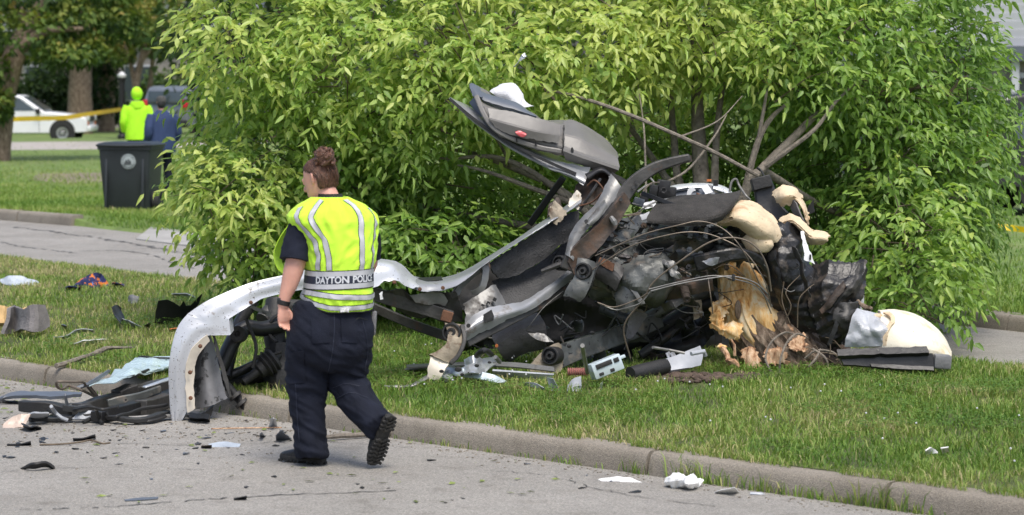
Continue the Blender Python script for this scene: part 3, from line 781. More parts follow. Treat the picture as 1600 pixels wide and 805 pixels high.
# lower right chassis leg with its bush
RB('rail_plate', 'tan_rust', [(826, 572, 17.75), (845, 552, 17.75), (868, 536, 17.78), (878, 540, 17.8)], [(832, 592, 17.7), (858, 588, 17.7), (876, 580, 17.74), (881, 560, 17.8)], .03, n=14, m=8, amp=.008)
pl = RL('chassis_rail', 'under_metal', [(868, 560, 17.95), (905, 545, 18.05), (950, 530, 18.2), (1000, 512, 18.4), (1030, 500, 18.5)], (.15, .1), .07, n=18)
bushing(862, 556, 17.72, .06, pl, (-.4, -1, .1))
for a, b in ((888, 541), (925, 520)): MB().ellipsoid(P(a, b, 17.97 + (a - 888) * .003), (.02, .006, .012)).build('slot', M['rubber'], pl)
RB('torn_edge', 'steel', [(826, 522, 17.85), (845, 520, 17.85), (862, 528, 17.85)], [(830, 526, 17.83), (848, 533, 17.83), (866, 533, 17.83)], .004, n=10, m=5, amp=.02, freq=14)

# --- the big twisted side member rising from the middle
RL('side_member', 'dark_steel', [(1078, 246, 18.1), (1050, 253, 18.1), (1020, 264, 18.1), (992, 284, 18.08), (970, 312, 18.05), (950, 345, 18.0), (925, 378, 17.95), (902, 402, 17.92), (892, 424, 17.92)], (.05, .16), .07, n=34, bev=.01)
RB('member_web', 'rusty', [(972, 300, 18.0), (950, 330, 17.95), (920, 362, 17.9), (893, 388, 17.88), (886, 410, 17.88)], [(984, 318, 18.02), (964, 352, 17.97), (936, 388, 17.92), (910, 412, 17.9), (900, 436, 17.9)], .02, n=26, m=8, bulge=-.01, amp=.012, freq=8)
RB('member_tip', 'rusty', [(1056, 250, 18.07), (1080, 243, 18.07)], [(1056, 260, 18.07), (1081, 252, 18.07)], .02, n=6, m=4)
RB('member_flange', 'steel', [(955, 272, 18.1), (944, 300, 18.05), (930, 322, 18.0), (905, 346, 17.97), (890, 372, 17.93), (886, 398, 17.9)], [(972, 296, 18.05), (955, 318, 18.0), (938, 340, 17.95), (914, 362, 17.92), (900, 384, 17.9), (893, 408, 17.88)], .008, n=30, m=9, bulge=.015, amp=.01, freq=7)
RB('curled_flange', 'steel', [(945, 313, 17.95), (930, 330, 17.93), (915, 350, 17.9)], [(948, 322, 17.9), (935, 342, 17.88), (922, 352, 17.88)], .006, n=12, m=7, bulge=.02)
for a, b, d in ((989, 293, 18.02), (995, 286, 18.03), (956, 368, 17.9), (970, 312, 17.96), (916, 346, 17.88)):
    MB().lathe(P(a, b, d), (0, -1, .2), [(0, .013), (.006, .013), (.006, 0)], 10).build('hole', M['rubber'], car)
MB().tube([P(955, 340, 17.93), P(960, 347, 17.9), P(962, 352, 17.9)], [.016, .02, .014], 8).build('clamp', M['steel'], car)
bushing(877, 411, 18.0, .05, car, (-.6, -1, .1))
MB().tube([P(846, 424, 17.95), P(862, 418, 17.95), P(878, 412, 17.95)], [.012, .018, .02], 8).build('stub_shaft', M['dark_steel'], car)
RB('hub_bracket', 'under_metal', [(905, 406, 17.9), (901, 428, 17.86), (888, 452, 17.84), (884, 462, 17.84)], [(926, 410, 17.9), (925, 432, 17.86), (916, 458, 17.82), (905, 470, 17.82)], .03, n=14, m=8, bulge=.015, amp=.01)
bushing(912, 424, 17.84, .055, car)
MB().grid(ribbon([(866, 398, 18.35), (880, 385, 18.4), (905, 378, 18.45)], [(880, 440, 18.3), (893, 436, 18.3), (905, 436, 18.35)], 14, 12, bulge=-.08), .006).build('wheel_arch', M['liner'], car)

# --- crumpled underside
SH('floor_pan', 'under_metal', [
    [(915, 372, 18.35), (950, 350, 18.45), (990, 336, 18.5), (1030, 332, 18.6), (1075, 338, 18.65), (1120, 350, 18.7), (1170, 368, 18.8)],
    [(905, 395, 18.2), (950, 378, 18.2), (995, 366, 18.3), (1035, 362, 18.4), (1080, 366, 18.45), (1125, 376, 18.5), (1180, 385, 18.6)],
    [(905, 420, 18.1), (950, 408, 18.05), (1000, 398, 18.1), (1040, 395, 18.25), (1085, 398, 18.3), (1130, 398, 18.4), (1190, 410, 18.55)],
    [(915, 450, 18.15), (955, 445, 18.1), (1000, 430, 18.2), (1045, 425, 18.25), (1090, 425, 18.35), (1130, 420, 18.5), (1180, 430, 18.7)],
    [(930, 470, 18.35), (965, 478, 18.35), (1005, 462, 18.4), (1050, 455, 18.45), (1095, 452, 18.5), (1130, 445, 18.6), (1170, 450, 18.8)]], .006, n=70, m=110, amp=.06, freq=6.5, seed=3)
SH('gearbox_cover', 'under_metal', [
    [(968, 418, 18.0), (1000, 398, 17.95), (1035, 400, 17.98), (1052, 412, 18.05)],
    [(965, 438, 17.92), (1000, 420, 17.85), (1038, 425, 17.9), (1058, 432, 18.0)],
    [(962, 455, 17.98), (995, 465, 17.9), (1030, 470, 17.95), (1046, 458, 18.05)],
    [(968, 458, 18.2), (995, 480, 18.15), (1022, 478, 18.15), (1040, 466, 18.2)]], .01, n=34, m=34, amp=.028, freq=9, seed=8)
RB('crossmember', 'dark_steel', [(935, 400, 17.97), (965, 412, 17.92), (975, 425, 17.9)], [(925, 432, 17.95), (950, 445, 17.9), (962, 455, 17.88)], .02, n=16, m=9, bulge=.03, amp=.015)
RB('rust_bracket', 'rust_orange', [(938, 402, 17.9), (960, 412, 17.86)], [(934, 412, 17.9), (957, 424, 17.86)], .008, n=8, m=5, amp=.01, freq=16)
RB('heat_shield', 'steel', [(1020, 402, 17.95), (1040, 404, 17.9), (1062, 412, 17.9), (1068, 425, 17.9)], [(1030, 420, 17.93), (1048, 426, 17.86), (1060, 436, 17.86), (1066, 438, 17.88)], .004, n=20, m=14, bulge=.03, amp=.05, freq=13)
SH('transmission', 'under_metal', [[(1000, 352, 18.25), (1035, 346, 18.2), (1075, 350, 18.25), (1125, 362, 18.4)], [(995, 372, 18.1), (1035, 366, 18.05), (1080, 370, 18.1), (1125, 380, 18.3)], [(995, 392, 18.2), (1035, 388, 18.15), (1080, 390, 18.2), (1120, 396, 18.35)]], .02, n=24, m=34, amp=.03, freq=7, seed=11)
for x0 in (1018, 1048, 1076, 1100): RB('casting_rib', 'steel', [(x0, 356, 18.08), (x0 - 3, 372, 18.04)], [(x0 + 6, 354, 18.1), (x0 + 4, 374, 18.05)], .012, n=6, m=4, amp=.004)
RB('exhaust_shield', 'black_gloss', [(1092, 360, 18.2), (1120, 362, 18.25), (1150, 372, 18.3), (1175, 392, 18.4)], [(1085, 395, 18.2), (1118, 400, 18.2), (1150, 400, 18.25), (1180, 408, 18.35)], .006, n=24, m=16, amp=.05, freq=8, seed=5)
RL('stabiliser', 'black_gloss', [(1086, 412, 17.98), (1110, 406, 17.95), (1140, 398, 17.95), (1165, 398, 18.0), (1185, 406, 18.05), (1200, 425, 18.1), (1206, 445, 18.15)], (.12, .03), .05, n=30, bev=.015)
RB('torn_edge', 'silver_paint', [(1096, 408, 17.93), (1112, 416, 17.9), (1122, 412, 17.9)], [(1104, 404, 17.93), (1116, 402, 17.9), (1124, 402, 17.9)], .004, n=10, m=6, amp=.015, freq=14)
RB('engine_mount', 'rusty', [(1040, 440, 18.05), (1075, 432, 18.0), (1110, 430, 18.1)], [(1040, 465, 18.1), (1080, 462, 18.0), (1112, 450, 18.1)], .03, n=16, m=9, bulge=.05, amp=.03)
MB().lathe(P(1072, 462, 17.9), (.1, -1, -.5), [(-.1, .03), (.0, .03), (.002, .024), (.05, .024), (.05, .012), (.04, .0)], 12).build('drain_stub', M['rusty'], car)
RB('sump_flap', 'under_metal', [(962, 460, 17.95), (975, 448, 17.9), (990, 450, 17.9)], [(966, 480, 17.93), (982, 486, 17.88), (998, 470, 17.9)], .004, n=12, m=9, bulge=.02, amp=.03)
RB('sump_flap', 'steel', [(985, 452, 17.85), (996, 456, 17.85)], [(1000, 476, 17.85), (1008, 474, 17.85)], .004, n=8, m=5, amp=.02)
for k, (a, b, d) in enumerate(((945, 374, 18.05), (962, 370, 18.1), (950, 385, 18.0))):
    pass
SH('bulkhead', 'under_metal', [[(930, 350, 18.3), (958, 342, 18.25), (985, 340, 18.3)], [(930, 366, 18.18), (958, 360, 18.1), (984, 360, 18.15)], [(935, 384, 18.1), (960, 380, 18.02), (986, 378, 18.1)]], .01, n=16, m=16, amp=.02, freq=9, seed=2)

# --- dark cave under the floor: propshaft, exhaust, hanging iron
SH('roof_panel', 'black_plastic', [  # black crumpled sheet added to fill the shaded space behind
    [(700, 540, 19.0), (800, 480, 19.2), (900, 450, 19.2), (1000, 460, 19.2), (1120, 440, 19.3), (1260, 400, 19.3)],
    [(690, 560, 19.1), (800, 530, 19.3), (900, 510, 19.3), (1000, 510, 19.3), (1120, 500, 19.4), (1280, 470, 19.4)],
    [(700, 566, 19.2), (800, 560, 19.3), (900, 560, 19.3), (1000, 562, 19.3), (1120, 560, 19.4), (1290, 545, 19.4)]], .006, n=40, m=70, amp=.09, freq=4, seed=6)
SH('seat_back', 'grey_felt', [[(770, 522, 18.3), (800, 505, 18.35), (840, 498, 18.4)], [(775, 540, 18.25), (808, 522, 18.25), (850, 515, 18.3)], [(790, 560, 18.4), (815, 545, 18.4), (850, 535, 18.45)]], .05, n=18, m=18, amp=.02)
for L, r, mt_ in (([(940, 480, 18.6), (1000, 500, 18.5), (1060, 470, 18.5), (1110, 455, 18.6)], .045, 'under_metal'), ([(960, 545, 18.7), (1020, 520, 18.6), (1080, 485, 18.6), (1120, 470, 18.6)], .05, 'rubber'), ([(1000, 555, 18.5), (1050, 520, 18.55), (1085, 490, 18.6)], .03, 'dark_steel'), ([(900, 560, 18.8), (960, 530, 18.8), (1010, 530, 18.7)], .02, 'dark_steel')):
    MB().tube([P(*q) for q in L], r, 10, smooth=24, jit=.03).build('exhaust_pipe', M[mt_], car)
RB('hanging_plate', 'grey_felt', [(985, 490, 18.1), (1000, 482, 18.1), (1012, 492, 18.1)], [(975, 525, 18.1), (985, 530, 18.08), (1000, 518, 18.1)], .006, n=12, m=9, amp=.03)
RB('wooden_trim', 'tan_rust', [(1082, 470, 18.25), (1096, 468, 18.25)], [(1085, 500, 18.25), (1098, 494, 18.25)], .02, n=8, m=5, amp=.02)
SH('door_shell', 'black_plastic', [[(1000, 545, 18.8), (1040, 512, 18.75), (1085, 478, 18.7)], [(1020, 562, 18.75), (1065, 530, 18.65), (1105, 500, 18.65)], [(1050, 570, 18.7), (1090, 545, 18.6), (1120, 520, 18.65)]], .01, n=20, m=24, amp=.05, freq=6, seed=9)
rw = random.Random(11)
for k in range(34):
    a = (rw.uniform(740, 1110), rw.uniform(470, 560), rw.uniform(18.1, 18.8)); pts = [a]
    for q in range(4): pts.append((pts[-1][0] + rw.uniform(-34, 34), pts[-1][1] + rw.uniform(-26, 26), pts[-1][2] + rw.uniform(-.1, .1)))
    WR('loose_wire', rw.choice(['rubber', 'rubber', 'wire_grey', 'wire_tan', 'dark_steel']), pts, rw.uniform(.003, .007))
for k in range(20):
    a, b, d = rw.uniform(760, 1100), rw.uniform(500, 565), rw.uniform(18.2, 18.9)
    RB('iron_scrap', rw.choice(['dark_steel', 'under_metal', 'black_plastic', 'rusty']), [(a, b, d), (a + rw.uniform(10, 40), b - rw.uniform(-8, 20), d)], [(a + rw.uniform(-6, 6), b + rw.uniform(8, 22), d + .1), (a + rw.uniform(15, 40), b + rw.uniform(0, 14), d - .05)], .008, n=8, m=6, amp=.03)
MB().lathe(P(776, 540, 18.0), (0, -1, 0), [(0, .011), (.03, .011), (.03, 0)], 6).build('yellow_plug', M['orange'], car)

# --- smaller torn and bent pieces jammed over the floor pan
rq = random.Random(31)
def pan_d(a, b): return 18.03 + .0011 * max(0, a - 1000) + .0016 * abs(b - 415)
k = 0
while k < 64:
    a, b = rq.uniform(915, 1185), rq.uniform(338, 475)
    if b < 330 + abs(a - 1040) * .16 or b > 470 - max(0, a - 1080) * .25 or (1090 < a < 1230 and b > 425): continue
    k += 1; d = pan_d(a, b) - rq.uniform(.0, .1); l, w, an_ = rq.uniform(14, 46), rq.uniform(5, 18), rq.uniform(-.9, .7)
    ux, uy = math.cos(an_) * l, math.sin(an_) * l; vx, vy = -math.sin(an_) * w, math.cos(an_) * w; e = lambda: rq.uniform(-5, 5)
    mt_ = rq.choice(('under_metal', 'under_metal', 'dark_steel', 'dark_steel', 'black_gloss', 'black_plastic', 'rusty', 'steel', 'grey_felt'))
    A_ = [(a - ux / 2 + e(), b - uy / 2 + e(), d + rq.uniform(0, .1)), (a + e(), b + e(), d - .03), (a + ux / 2 + e(), b + uy / 2 + e(), d + rq.uniform(0, .1))]
    B_ = [(q[0] + vx + e() * .6, q[1] + vy + e() * .6, q[2] + rq.uniform(-.02, .1)) for q in A_]
    RB('torn_metal', mt_, A_, B_, .004, n=14, m=9, bulge=rq.uniform(-.01, .04), amp=.022, freq=12, seed=k, jag=.014)
for k in range(26):
    a, b = rq.uniform(920, 1200), rq.uniform(345, 480); d = pan_d(a, b) - .12; pts = [(a, b, d)]
    for q in range(4): pts.append((pts[-1][0] + rq.uniform(-30, 36), pts[-1][1] + rq.uniform(-16, 18), d + rq.uniform(-.05, .05)))
    WR('loose_wire', rq.choice(('rubber', 'wire_tan', 'wire_grey', 'dark_steel')), pts, rq.uniform(.002, .005), n=5)
for k in range(22):
    a, b = rq.uniform(925, 1180), rq.uniform(352, 460); MB().lathe(P(a, b, pan_d(a, b) - .09), (rq.uniform(-.4, .4), -1, rq.uniform(-.2, .4)), [(-.03, .012), (.0, .012), (.002, .02), (.012, .02), (.012, .008), (.03, .008), (.03, 0)], 6).build('bolt', M[rq.choice(('steel', 'rusty', 'dark_steel'))], car)

# --- right hand end: torn black door skin and crushed sheet
SH('torn_skin', 'black_gloss', [
    [(1178, 384, 18.25), (1196, 372, 18.2), (1216, 352, 18.2), (1238, 349, 18.25), (1252, 362, 18.3)],
    [(1186, 405, 18.2), (1204, 395, 18.13), (1222, 388, 18.12), (1244, 388, 18.17), (1262, 400, 18.27)],
    [(1194, 440, 18.22), (1212, 438, 18.15), (1232, 434, 18.12), (1254, 432, 18.16), (1276, 430, 18.24)],
    [(1206, 480, 18.28), (1226, 482, 18.2), (1246, 480, 18.17), (1268, 476, 18.2), (1290, 470, 18.25)],
    [(1230, 512, 18.32), (1248, 520, 18.28), (1265, 522, 18.25), (1285, 524, 18.25), (1305, 522, 18.28)]], .004, n=80, m=70, amp=.034, freq=8, seed=4, jag=.02)
RB('skin_fold', 'black_gloss', [(1196, 398, 18.1), (1206, 440, 18.08), (1222, 486, 18.12)], [(1212, 392, 18.02), (1220, 436, 18.0), (1236, 484, 18.06)], .004, n=40, m=12, bulge=.02, amp=.02, freq=10, seed=6, jag=.01)
RB('skin_fold', 'dark_steel', [(1240, 384, 18.08), (1250, 420, 18.05), (1262, 462, 18.08)], [(1248, 388, 18.0), (1258, 424, 17.98), (1268, 464, 18.03)], .004, n=40, m=9, bulge=.015, amp=.016, freq=10, seed=7, jag=.01)
SH('torn_skin', 'black_gloss', [
    [(1244, 404, 18.32), (1272, 413, 18.27), (1300, 410, 18.25), (1330, 408, 18.22), (1354, 408, 18.22)],
    [(1254, 440, 18.22), (1282, 440, 18.17), (1305, 438, 18.14), (1332, 433, 18.14), (1352, 438, 18.18)],
    [(1264, 480, 18.18), (1288, 478, 18.12), (1310, 475, 18.1), (1330, 470, 18.12), (1346, 468, 18.17)],
    [(1280, 515, 18.18), (1296, 515, 18.14), (1310, 512, 18.13), (1324, 508, 18.15), (1338, 500, 18.2)],
    [(1294, 546, 18.2), (1306, 544, 18.17), (1315, 541, 18.16), (1324, 536, 18.18), (1332, 526, 18.22)]], .004, n=80, m=70, amp=.036, freq=8, seed=14, jag=.022)
RB('skin_fold', 'dark_steel', [(1352, 410, 18.15), (1346, 440, 18.08), (1322, 468, 18.05), (1300, 490, 18.06)], [(1340, 412, 18.12), (1330, 440, 18.06), (1306, 466, 18.05), (1288, 488, 18.08)], .004, n=44, m=12, bulge=.02, amp=.02, freq=9, seed=9, jag=.012)
RB('skin_fold', 'rusty', [(1318, 440, 18.06), (1300, 464, 18.05), (1280, 486, 18.08)], [(1322, 446, 18.04), (1304, 470, 18.03), (1284, 492, 18.06)], .004, n=30, m=8, bulge=.01, amp=.014, freq=12, seed=10, jag=.01)
SH('torn_skin', 'dark_steel', [[(1310, 480, 18.05), (1326, 474, 18.0), (1342, 470, 18.05)], [(1306, 500, 18.0), (1324, 498, 17.95), (1338, 488, 18.02)], [(1314, 518, 18.05), (1324, 512, 18.02), (1332, 505, 18.06)]], .004, n=20, m=20, amp=.03, freq=11, seed=15)
RB('bent_strip', 'black_plastic', [(1312, 485, 17.97), (1302, 510, 17.97), (1292, 538, 17.98)], [(1318, 486, 17.97), (1308, 514, 17.97), (1298, 541, 17.98)], .01, n=14, m=4, amp=.006)
RB('skin_edge', 'silver_paint', [(1218, 352, 18.27), (1236, 348, 18.3), (1248, 352, 18.35)], [(1216, 366, 18.22), (1236, 368, 18.25), (1252, 366, 18.32)], .006, n=12, m=7, bulge=.02, amp=.01)
RB('white_edge', 'white_plastic', [(1345, 462, 18.2), (1351, 456, 18.2)], [(1344, 490, 18.22), (1350, 474, 18.22)], .006, n=8, m=4)
RB('dark_strut', 'black_plastic', [(1268, 410, 18.5), (1278, 440, 18.5), (1290, 470, 18.5)], [(1276, 408, 18.5), (1288, 438, 18.5), (1300, 468, 18.5)], .02, n=10, m=5)
RL('seat_bracket', 'black_plastic', [(1190, 280, 18.7), (1196, 305, 18.68), (1203, 330, 18.65), (1216, 350, 18.6)], (.12, .2), .1, n=14, bev=.012)
RL('bracket_cap', 'rubber', [(1187, 277, 18.66), (1192, 296, 18.65)], .135, .12, n=4, bev=.008)
RB('black_flag', 'black_plastic', [(1258, 330, 18.6), (1271, 312, 18.6)], [(1260, 340, 18.6), (1273, 330, 18.6)], .01, n=8, m=6, amp=.01)
tg = RB('white_tag', 'white_plastic', [(1254, 380, 18.1), (1256, 395, 18.08), (1256, 406, 18.07)], [(1262, 383, 18.1), (1266, 394, 18.08), (1273, 412, 18.07)], .004, n=12, m=5)
MB().box(P(1266, 402, 18.06), (.012, .006, .035)).build('tag_slot', M['rubber'], tg, smooth=False)
RB('white_tab', 'white_plastic', [(1251, 362, 18.12), (1254, 380, 18.1)], [(1256, 362, 18.12), (1261, 382, 18.1)], .004, n=6, m=4)

# --- upper left: tailgate thrown open against the leaves
tail = RB('tailgate_skin', 'silver_paint', [(703, 153, 18.75), (735, 168, 18.75), (790, 200, 18.72), (850, 232, 18.68), (905, 258, 18.6), (925, 266, 18.55)], [(706, 158, 18.55), (740, 190, 18.5), (790, 226, 18.45), (850, 258, 18.4), (895, 278, 18.35), (912, 290, 18.33)], .012, n=34, m=9, bulge=.05, amp=.006, freq=3)
RL('rubber_seal', 'rubber', [(703, 155, 18.55), (738, 184, 18.5), (790, 220, 18.45), (850, 250, 18.4), (900, 272, 18.36)], .02, .02, n=30, bev=0)
RB('tailgate_fold', 'silver_paint', [(830, 242, 18.5), (870, 252, 18.47), (922, 262, 18.42)], [(860, 262, 18.38), (890, 272, 18.35), (915, 285, 18.32)], .008, n=16, m=9, bulge=-.04, amp=.008, freq=5)
trim = SH('tailgate_trim', 'grey_trim', [
    [(735, 132, 18.9), (752, 140, 18.86), (790, 160, 18.85), (830, 178, 18.83), (848, 190, 18.82), (880, 190, 18.82), (900, 192, 18.82), (940, 215, 18.8), (962, 240, 18.78)],
    [(737, 140, 18.75), (758, 156, 18.68), (795, 170, 18.66), (834, 184, 18.66), (852, 196, 18.66), (880, 197, 18.66), (905, 205, 18.66), (940, 228, 18.65), (964, 246, 18.65)],
    [(742, 152, 18.62), (762, 172, 18.52), (800, 188, 18.5), (840, 204, 18.5), (862, 210, 18.52), (884, 216, 18.53), (910, 226, 18.54), (940, 240, 18.55), (965, 252, 18.56)],
    [(752, 172, 18.56), (772, 194, 18.46), (806, 208, 18.44), (842, 222, 18.45), (868, 228, 18.47), (888, 234, 18.48), (912, 244, 18.5), (940, 254, 18.52), (964, 262, 18.53)],
    [(760, 192, 18.54), (782, 212, 18.46), (812, 224, 18.46), (844, 236, 18.47), (874, 242, 18.48), (892, 248, 18.5), (914, 254, 18.52), (940, 262, 18.53), (958, 265, 18.55)]], .012, n=40, m=60, amp=.003, freq=8, linv=True)
RL('trim_rim', 'grey_trim', [(744, 150, 18.55), (757, 180, 18.47), (775, 203, 18.43), (806, 219, 18.42), (844, 231, 18.43), (878, 237, 18.44)], .035, .03, n=30, bev=.008)
SH('trim_pocket', 'grey_trim', [[(762, 170, 18.47), (800, 176, 18.46), (838, 186, 18.46), (874, 196, 18.5)], [(765, 186, 18.42), (800, 196, 18.39), (838, 206, 18.4), (874, 212, 18.46)], [(775, 200, 18.42), (806, 212, 18.4), (838, 218, 18.41), (872, 226, 18.45)]], .01, n=18, m=28, amp=.002, linv=True)
SH('trim_end', 'grey_trim', [[(880, 191, 18.72), (902, 195, 18.7), (935, 219, 18.7), (958, 238, 18.68)], [(880, 212, 18.5), (906, 219, 18.5), (936, 235, 18.52), (964, 249, 18.55)], [(880, 230, 18.45), (912, 242, 18.45), (940, 251, 18.47), (967, 261, 18.5)], [(880, 234, 18.41), (912, 246, 18.41), (940, 255, 18.43), (967, 264, 18.46)], [(884, 248, 18.47), (914, 258, 18.47), (940, 266, 18.49), (958, 270, 18.52)]], .012, n=30, m=30, amp=.002, linv=True, jag=0)
RB('trim_groove', 'rubber', [(905, 220, 18.49), (935, 236, 18.5), (960, 248, 18.53)], [(906, 222, 18.485), (936, 238, 18.495), (961, 250, 18.525)], .006, n=14, m=5)
RB('upper_strip', 'blue_grey', [(733, 132, 18.72), (760, 146, 18.66), (806, 160, 18.64), (832, 178, 18.64)], [(738, 148, 18.62), (764, 160, 18.56), (806, 172, 18.55), (838, 182, 18.56)], .012, n=22, m=6, bulge=.015)
RB('corner_cap', 'blue_grey', [(733, 132, 18.7), (738, 130, 18.72), (750, 136, 18.7)], [(738, 150, 18.58), (746, 150, 18.56), (754, 152, 18.58)], .03, n=10, m=6, bulge=.02)
RB('corner_glass', 'blue_grey', [(733, 160, 18.75), (742, 150, 18.72)], [(752, 188, 18.6), (756, 186, 18.6)], .008, n=6, m=5)
RB('seam', 'rubber', [(880, 196, 18.5), (880, 212, 18.44), (880, 228, 18.42), (880, 242, 18.43)], [(882, 196, 18.5), (882, 212, 18.44), (882, 228, 18.42), (882, 242, 18.43)], .006, n=10, m=3)
RB('reflector', 'red_sticker', [(805, 206, 18.375), (812, 204, 18.375), (822, 209, 18.375)], [(807, 210, 18.37), (815, 214, 18.37), (822, 213, 18.37)], .01, n=10, m=5, bulge=.006)
for a, b in ((806, 219), (836, 225), (893, 235)): RB('trim_clip', 'rubber', [(a, b - 4, 18.40), (a + 2, b - 4, 18.40)], [(a, b + 3, 18.40), (a + 3, b + 3, 18.40)], .01, n=4, m=3)
RL('gas_strut', 'black_plastic', [(880, 278, 18.6), (855, 312, 18.7), (828, 350, 18.8)], .045, .04, n=8)
# hinge area, torn metal and wiring
SH('hinge_pocket', 'rusty', [[(912, 270, 18.5), (935, 262, 18.6), (960, 275, 18.6)], [(905, 290, 18.4), (935, 290, 18.6), (962, 295, 18.5)], [(905, 315, 18.35), (928, 312, 18.4), (950, 305, 18.35)]], .006, n=22, m=22, amp=.06, freq=9, seed=21)
RB('hinge_cap', 'black_plastic', [(915, 272, 18.4), (940, 262, 18.42), (965, 278, 18.4)], [(920, 280, 18.35), (942, 270, 18.38), (962, 290, 18.36)], .01, n=14, m=6, bulge=.02, amp=.008)
RB('torn_white', 'cream_paint', [(890, 310, 18.3), (902, 300, 18.3), (908, 304, 18.3)], [(890, 322, 18.25), (900, 328, 18.25), (909, 318, 18.28)], .003, n=12, m=9, bulge=.005, amp=.012, freq=14, jag=.02)
RB('torn_foam', 'tan_rust', [(856, 325, 18.2), (864, 316, 18.2), (876, 322, 18.2)], [(862, 348, 18.15), (874, 350, 18.13), (886, 338, 18.15)], .004, n=18, m=13, amp=.016, freq=12, jag=.03)
RB('torn_trim', 'rusty', [(858, 322, 18.25), (870, 312, 18.27), (880, 326, 18.26)], [(853, 338, 18.2), (862, 330, 18.2), (872, 334, 18.2)], .006, n=10, m=7, amp=.04, freq=12)
for L, mt_, r in (([(918, 290, 18.3), (930, 282, 18.25), (945, 298, 18.22), (950, 306, 18.2)], 'rust_orange', .006), ([(905, 322, 18.2), (925, 316, 18.15), (940, 302, 18.1)], 'rust_orange', .006), ([(952, 276, 18.3), (958, 288, 18.2), (962, 300, 18.1)], 'wire_grey', .006), ([(938, 280, 18.3), (925, 300, 18.2), (905, 330, 18.2)], 'rubber', .01), ([(960, 290, 18.3), (975, 300, 18.2), (990, 296, 18.2)], 'rubber', .008)):
    WR('cable', mt_, L, r)
RB('hinge_arm', 'dark_steel', [(955, 268, 18.3), (985, 285, 18.3), (995, 296, 18.3)], [(958, 278, 18.3), (980, 296, 18.3), (990, 304, 18.3)], .03, n=10, m=5)

# --- top: window arch, boxes and loose electrics
RB('window_arch', 'white_paint', [(1036, 300, 18.95), (1046, 291, 18.95), (1085, 286, 18.95), (1120, 288, 18.95), (1140, 296, 18.9), (1150, 312, 18.85)], [(1040, 305, 18.9), (1050, 298, 18.88), (1085, 293, 18.88), (1118, 296, 18.88), (1133, 303, 18.85), (1142, 316, 18.8)], .03, n=30, m=6, bulge=.015)
RB('window_glass', 'blue_grey', [(1046, 300, 18.92), (1085, 296, 18.92), (1125, 302, 18.9)], [(1046, 318, 18.85), (1085, 312, 18.85), (1130, 318, 18.85)], .006, n=12, m=6)
for a, b, sx, sz in ((1022, 300, .07, .1), (1036, 296, .09, .13), (1006, 312, .06, .08), (1050, 305, .05, .11)):
    MB().box(P(a, b, 18.75), (sx, .08, sz), Matrix.Rotation(.12, 3, 'Y'), bev=.008).build('fuse_box', M['black_plastic'], car)
MB().lathe(P(1037, 297, 18.68), (0, -1, 0), [(0, .022), (.012, .022), (.012, .014), (.002, .012), (.002, 0)], 12).build('dial', M['liner'], car)
RB('control_box', 'blue_grey', [(1092, 296, 18.65), (1104, 288, 18.65), (1114, 290, 18.65)], [(1096, 310, 18.6), (1108, 306, 18.6), (1118, 304, 18.6)], .05, n=8, m=6, amp=.005)
RB('control_face', 'white_plastic', [(1096, 292, 18.6), (1106, 287, 18.6)], [(1102, 304, 18.58), (1114, 300, 18.58)], .01, n=6, m=5)
MB().box(P(1118, 286, 18.62), (.03, .05, .04)).build('relay', M['black_plastic'], car)
MB().box(P(1108, 282, 18.62), (.03, .03, .014)).build('orange_plug', M['orange'], car)
RB('white_bracket', 'white_plastic', [(1073, 308, 18.6), (1076, 296, 18.6), (1084, 292, 18.6)], [(1078, 308, 18.6), (1082, 300, 18.6), (1087, 298, 18.6)], .02, n=10, m=4)
RL('wiper_arm', 'black_plastic', [(1003, 302, 18.2), (1030, 312, 18.1), (1065, 325, 18.0)], .03, .02, n=8, bev=.004)
MB().box(P(998, 316, 18.4), (.07, .05, .055), Matrix.Rotation(.3, 3, 'Y'), bev=.006).build('sensor_box', M['blue_grey'], car)
RB('white_scrap', 'white_plastic', [(1000, 336, 18.3), (1014, 331, 18.3)], [(1003, 344, 18.28), (1016, 340, 18.28)], .006, n=5, m=4)
RB('white_scrap', 'white_plastic', [(1003, 318, 18.5), (1022, 312, 18.5)], [(1004, 328, 18.48), (1026, 322, 18.48)], .006, n=5, m=4, amp=.02)
for L, mt_, r in (([(985, 342, 18.2), (1002, 328, 18.1), (1024, 316, 18.1), (1050, 310, 18.2), (1090, 306, 18.4)], 'wire_grey', .006), ([(996, 300, 18.3), (1010, 290, 18.4), (1022, 286, 18.5), (1012, 272, 18.6), (1020, 262, 18.6)], 'wire_grey', .007), ([(1000, 306, 18.3), (1015, 288, 18.4), (1030, 285, 18.5)], 'wire_tan', .006), ([(988, 318, 18.3), (1005, 322, 18.2), (1020, 322, 18.2)], 'wire_grey', .005), ([(1140, 300, 18.6), (1143, 285, 18.6), (1150, 280, 18.6), (1155, 290, 18.6), (1165, 305, 18.5), (1172, 312, 18.5)], 'wire_grey', .008), ([(1183, 262, 18.8), (1190, 268, 18.8), (1196, 278, 18.7), (1205, 282, 18.7)], 'rubber', .009), ([(1090, 312, 18.6), (1095, 306, 18.6), (1088, 302, 18.6)], 'rust_orange', .007)):
    WR('cable', mt_, L, r)
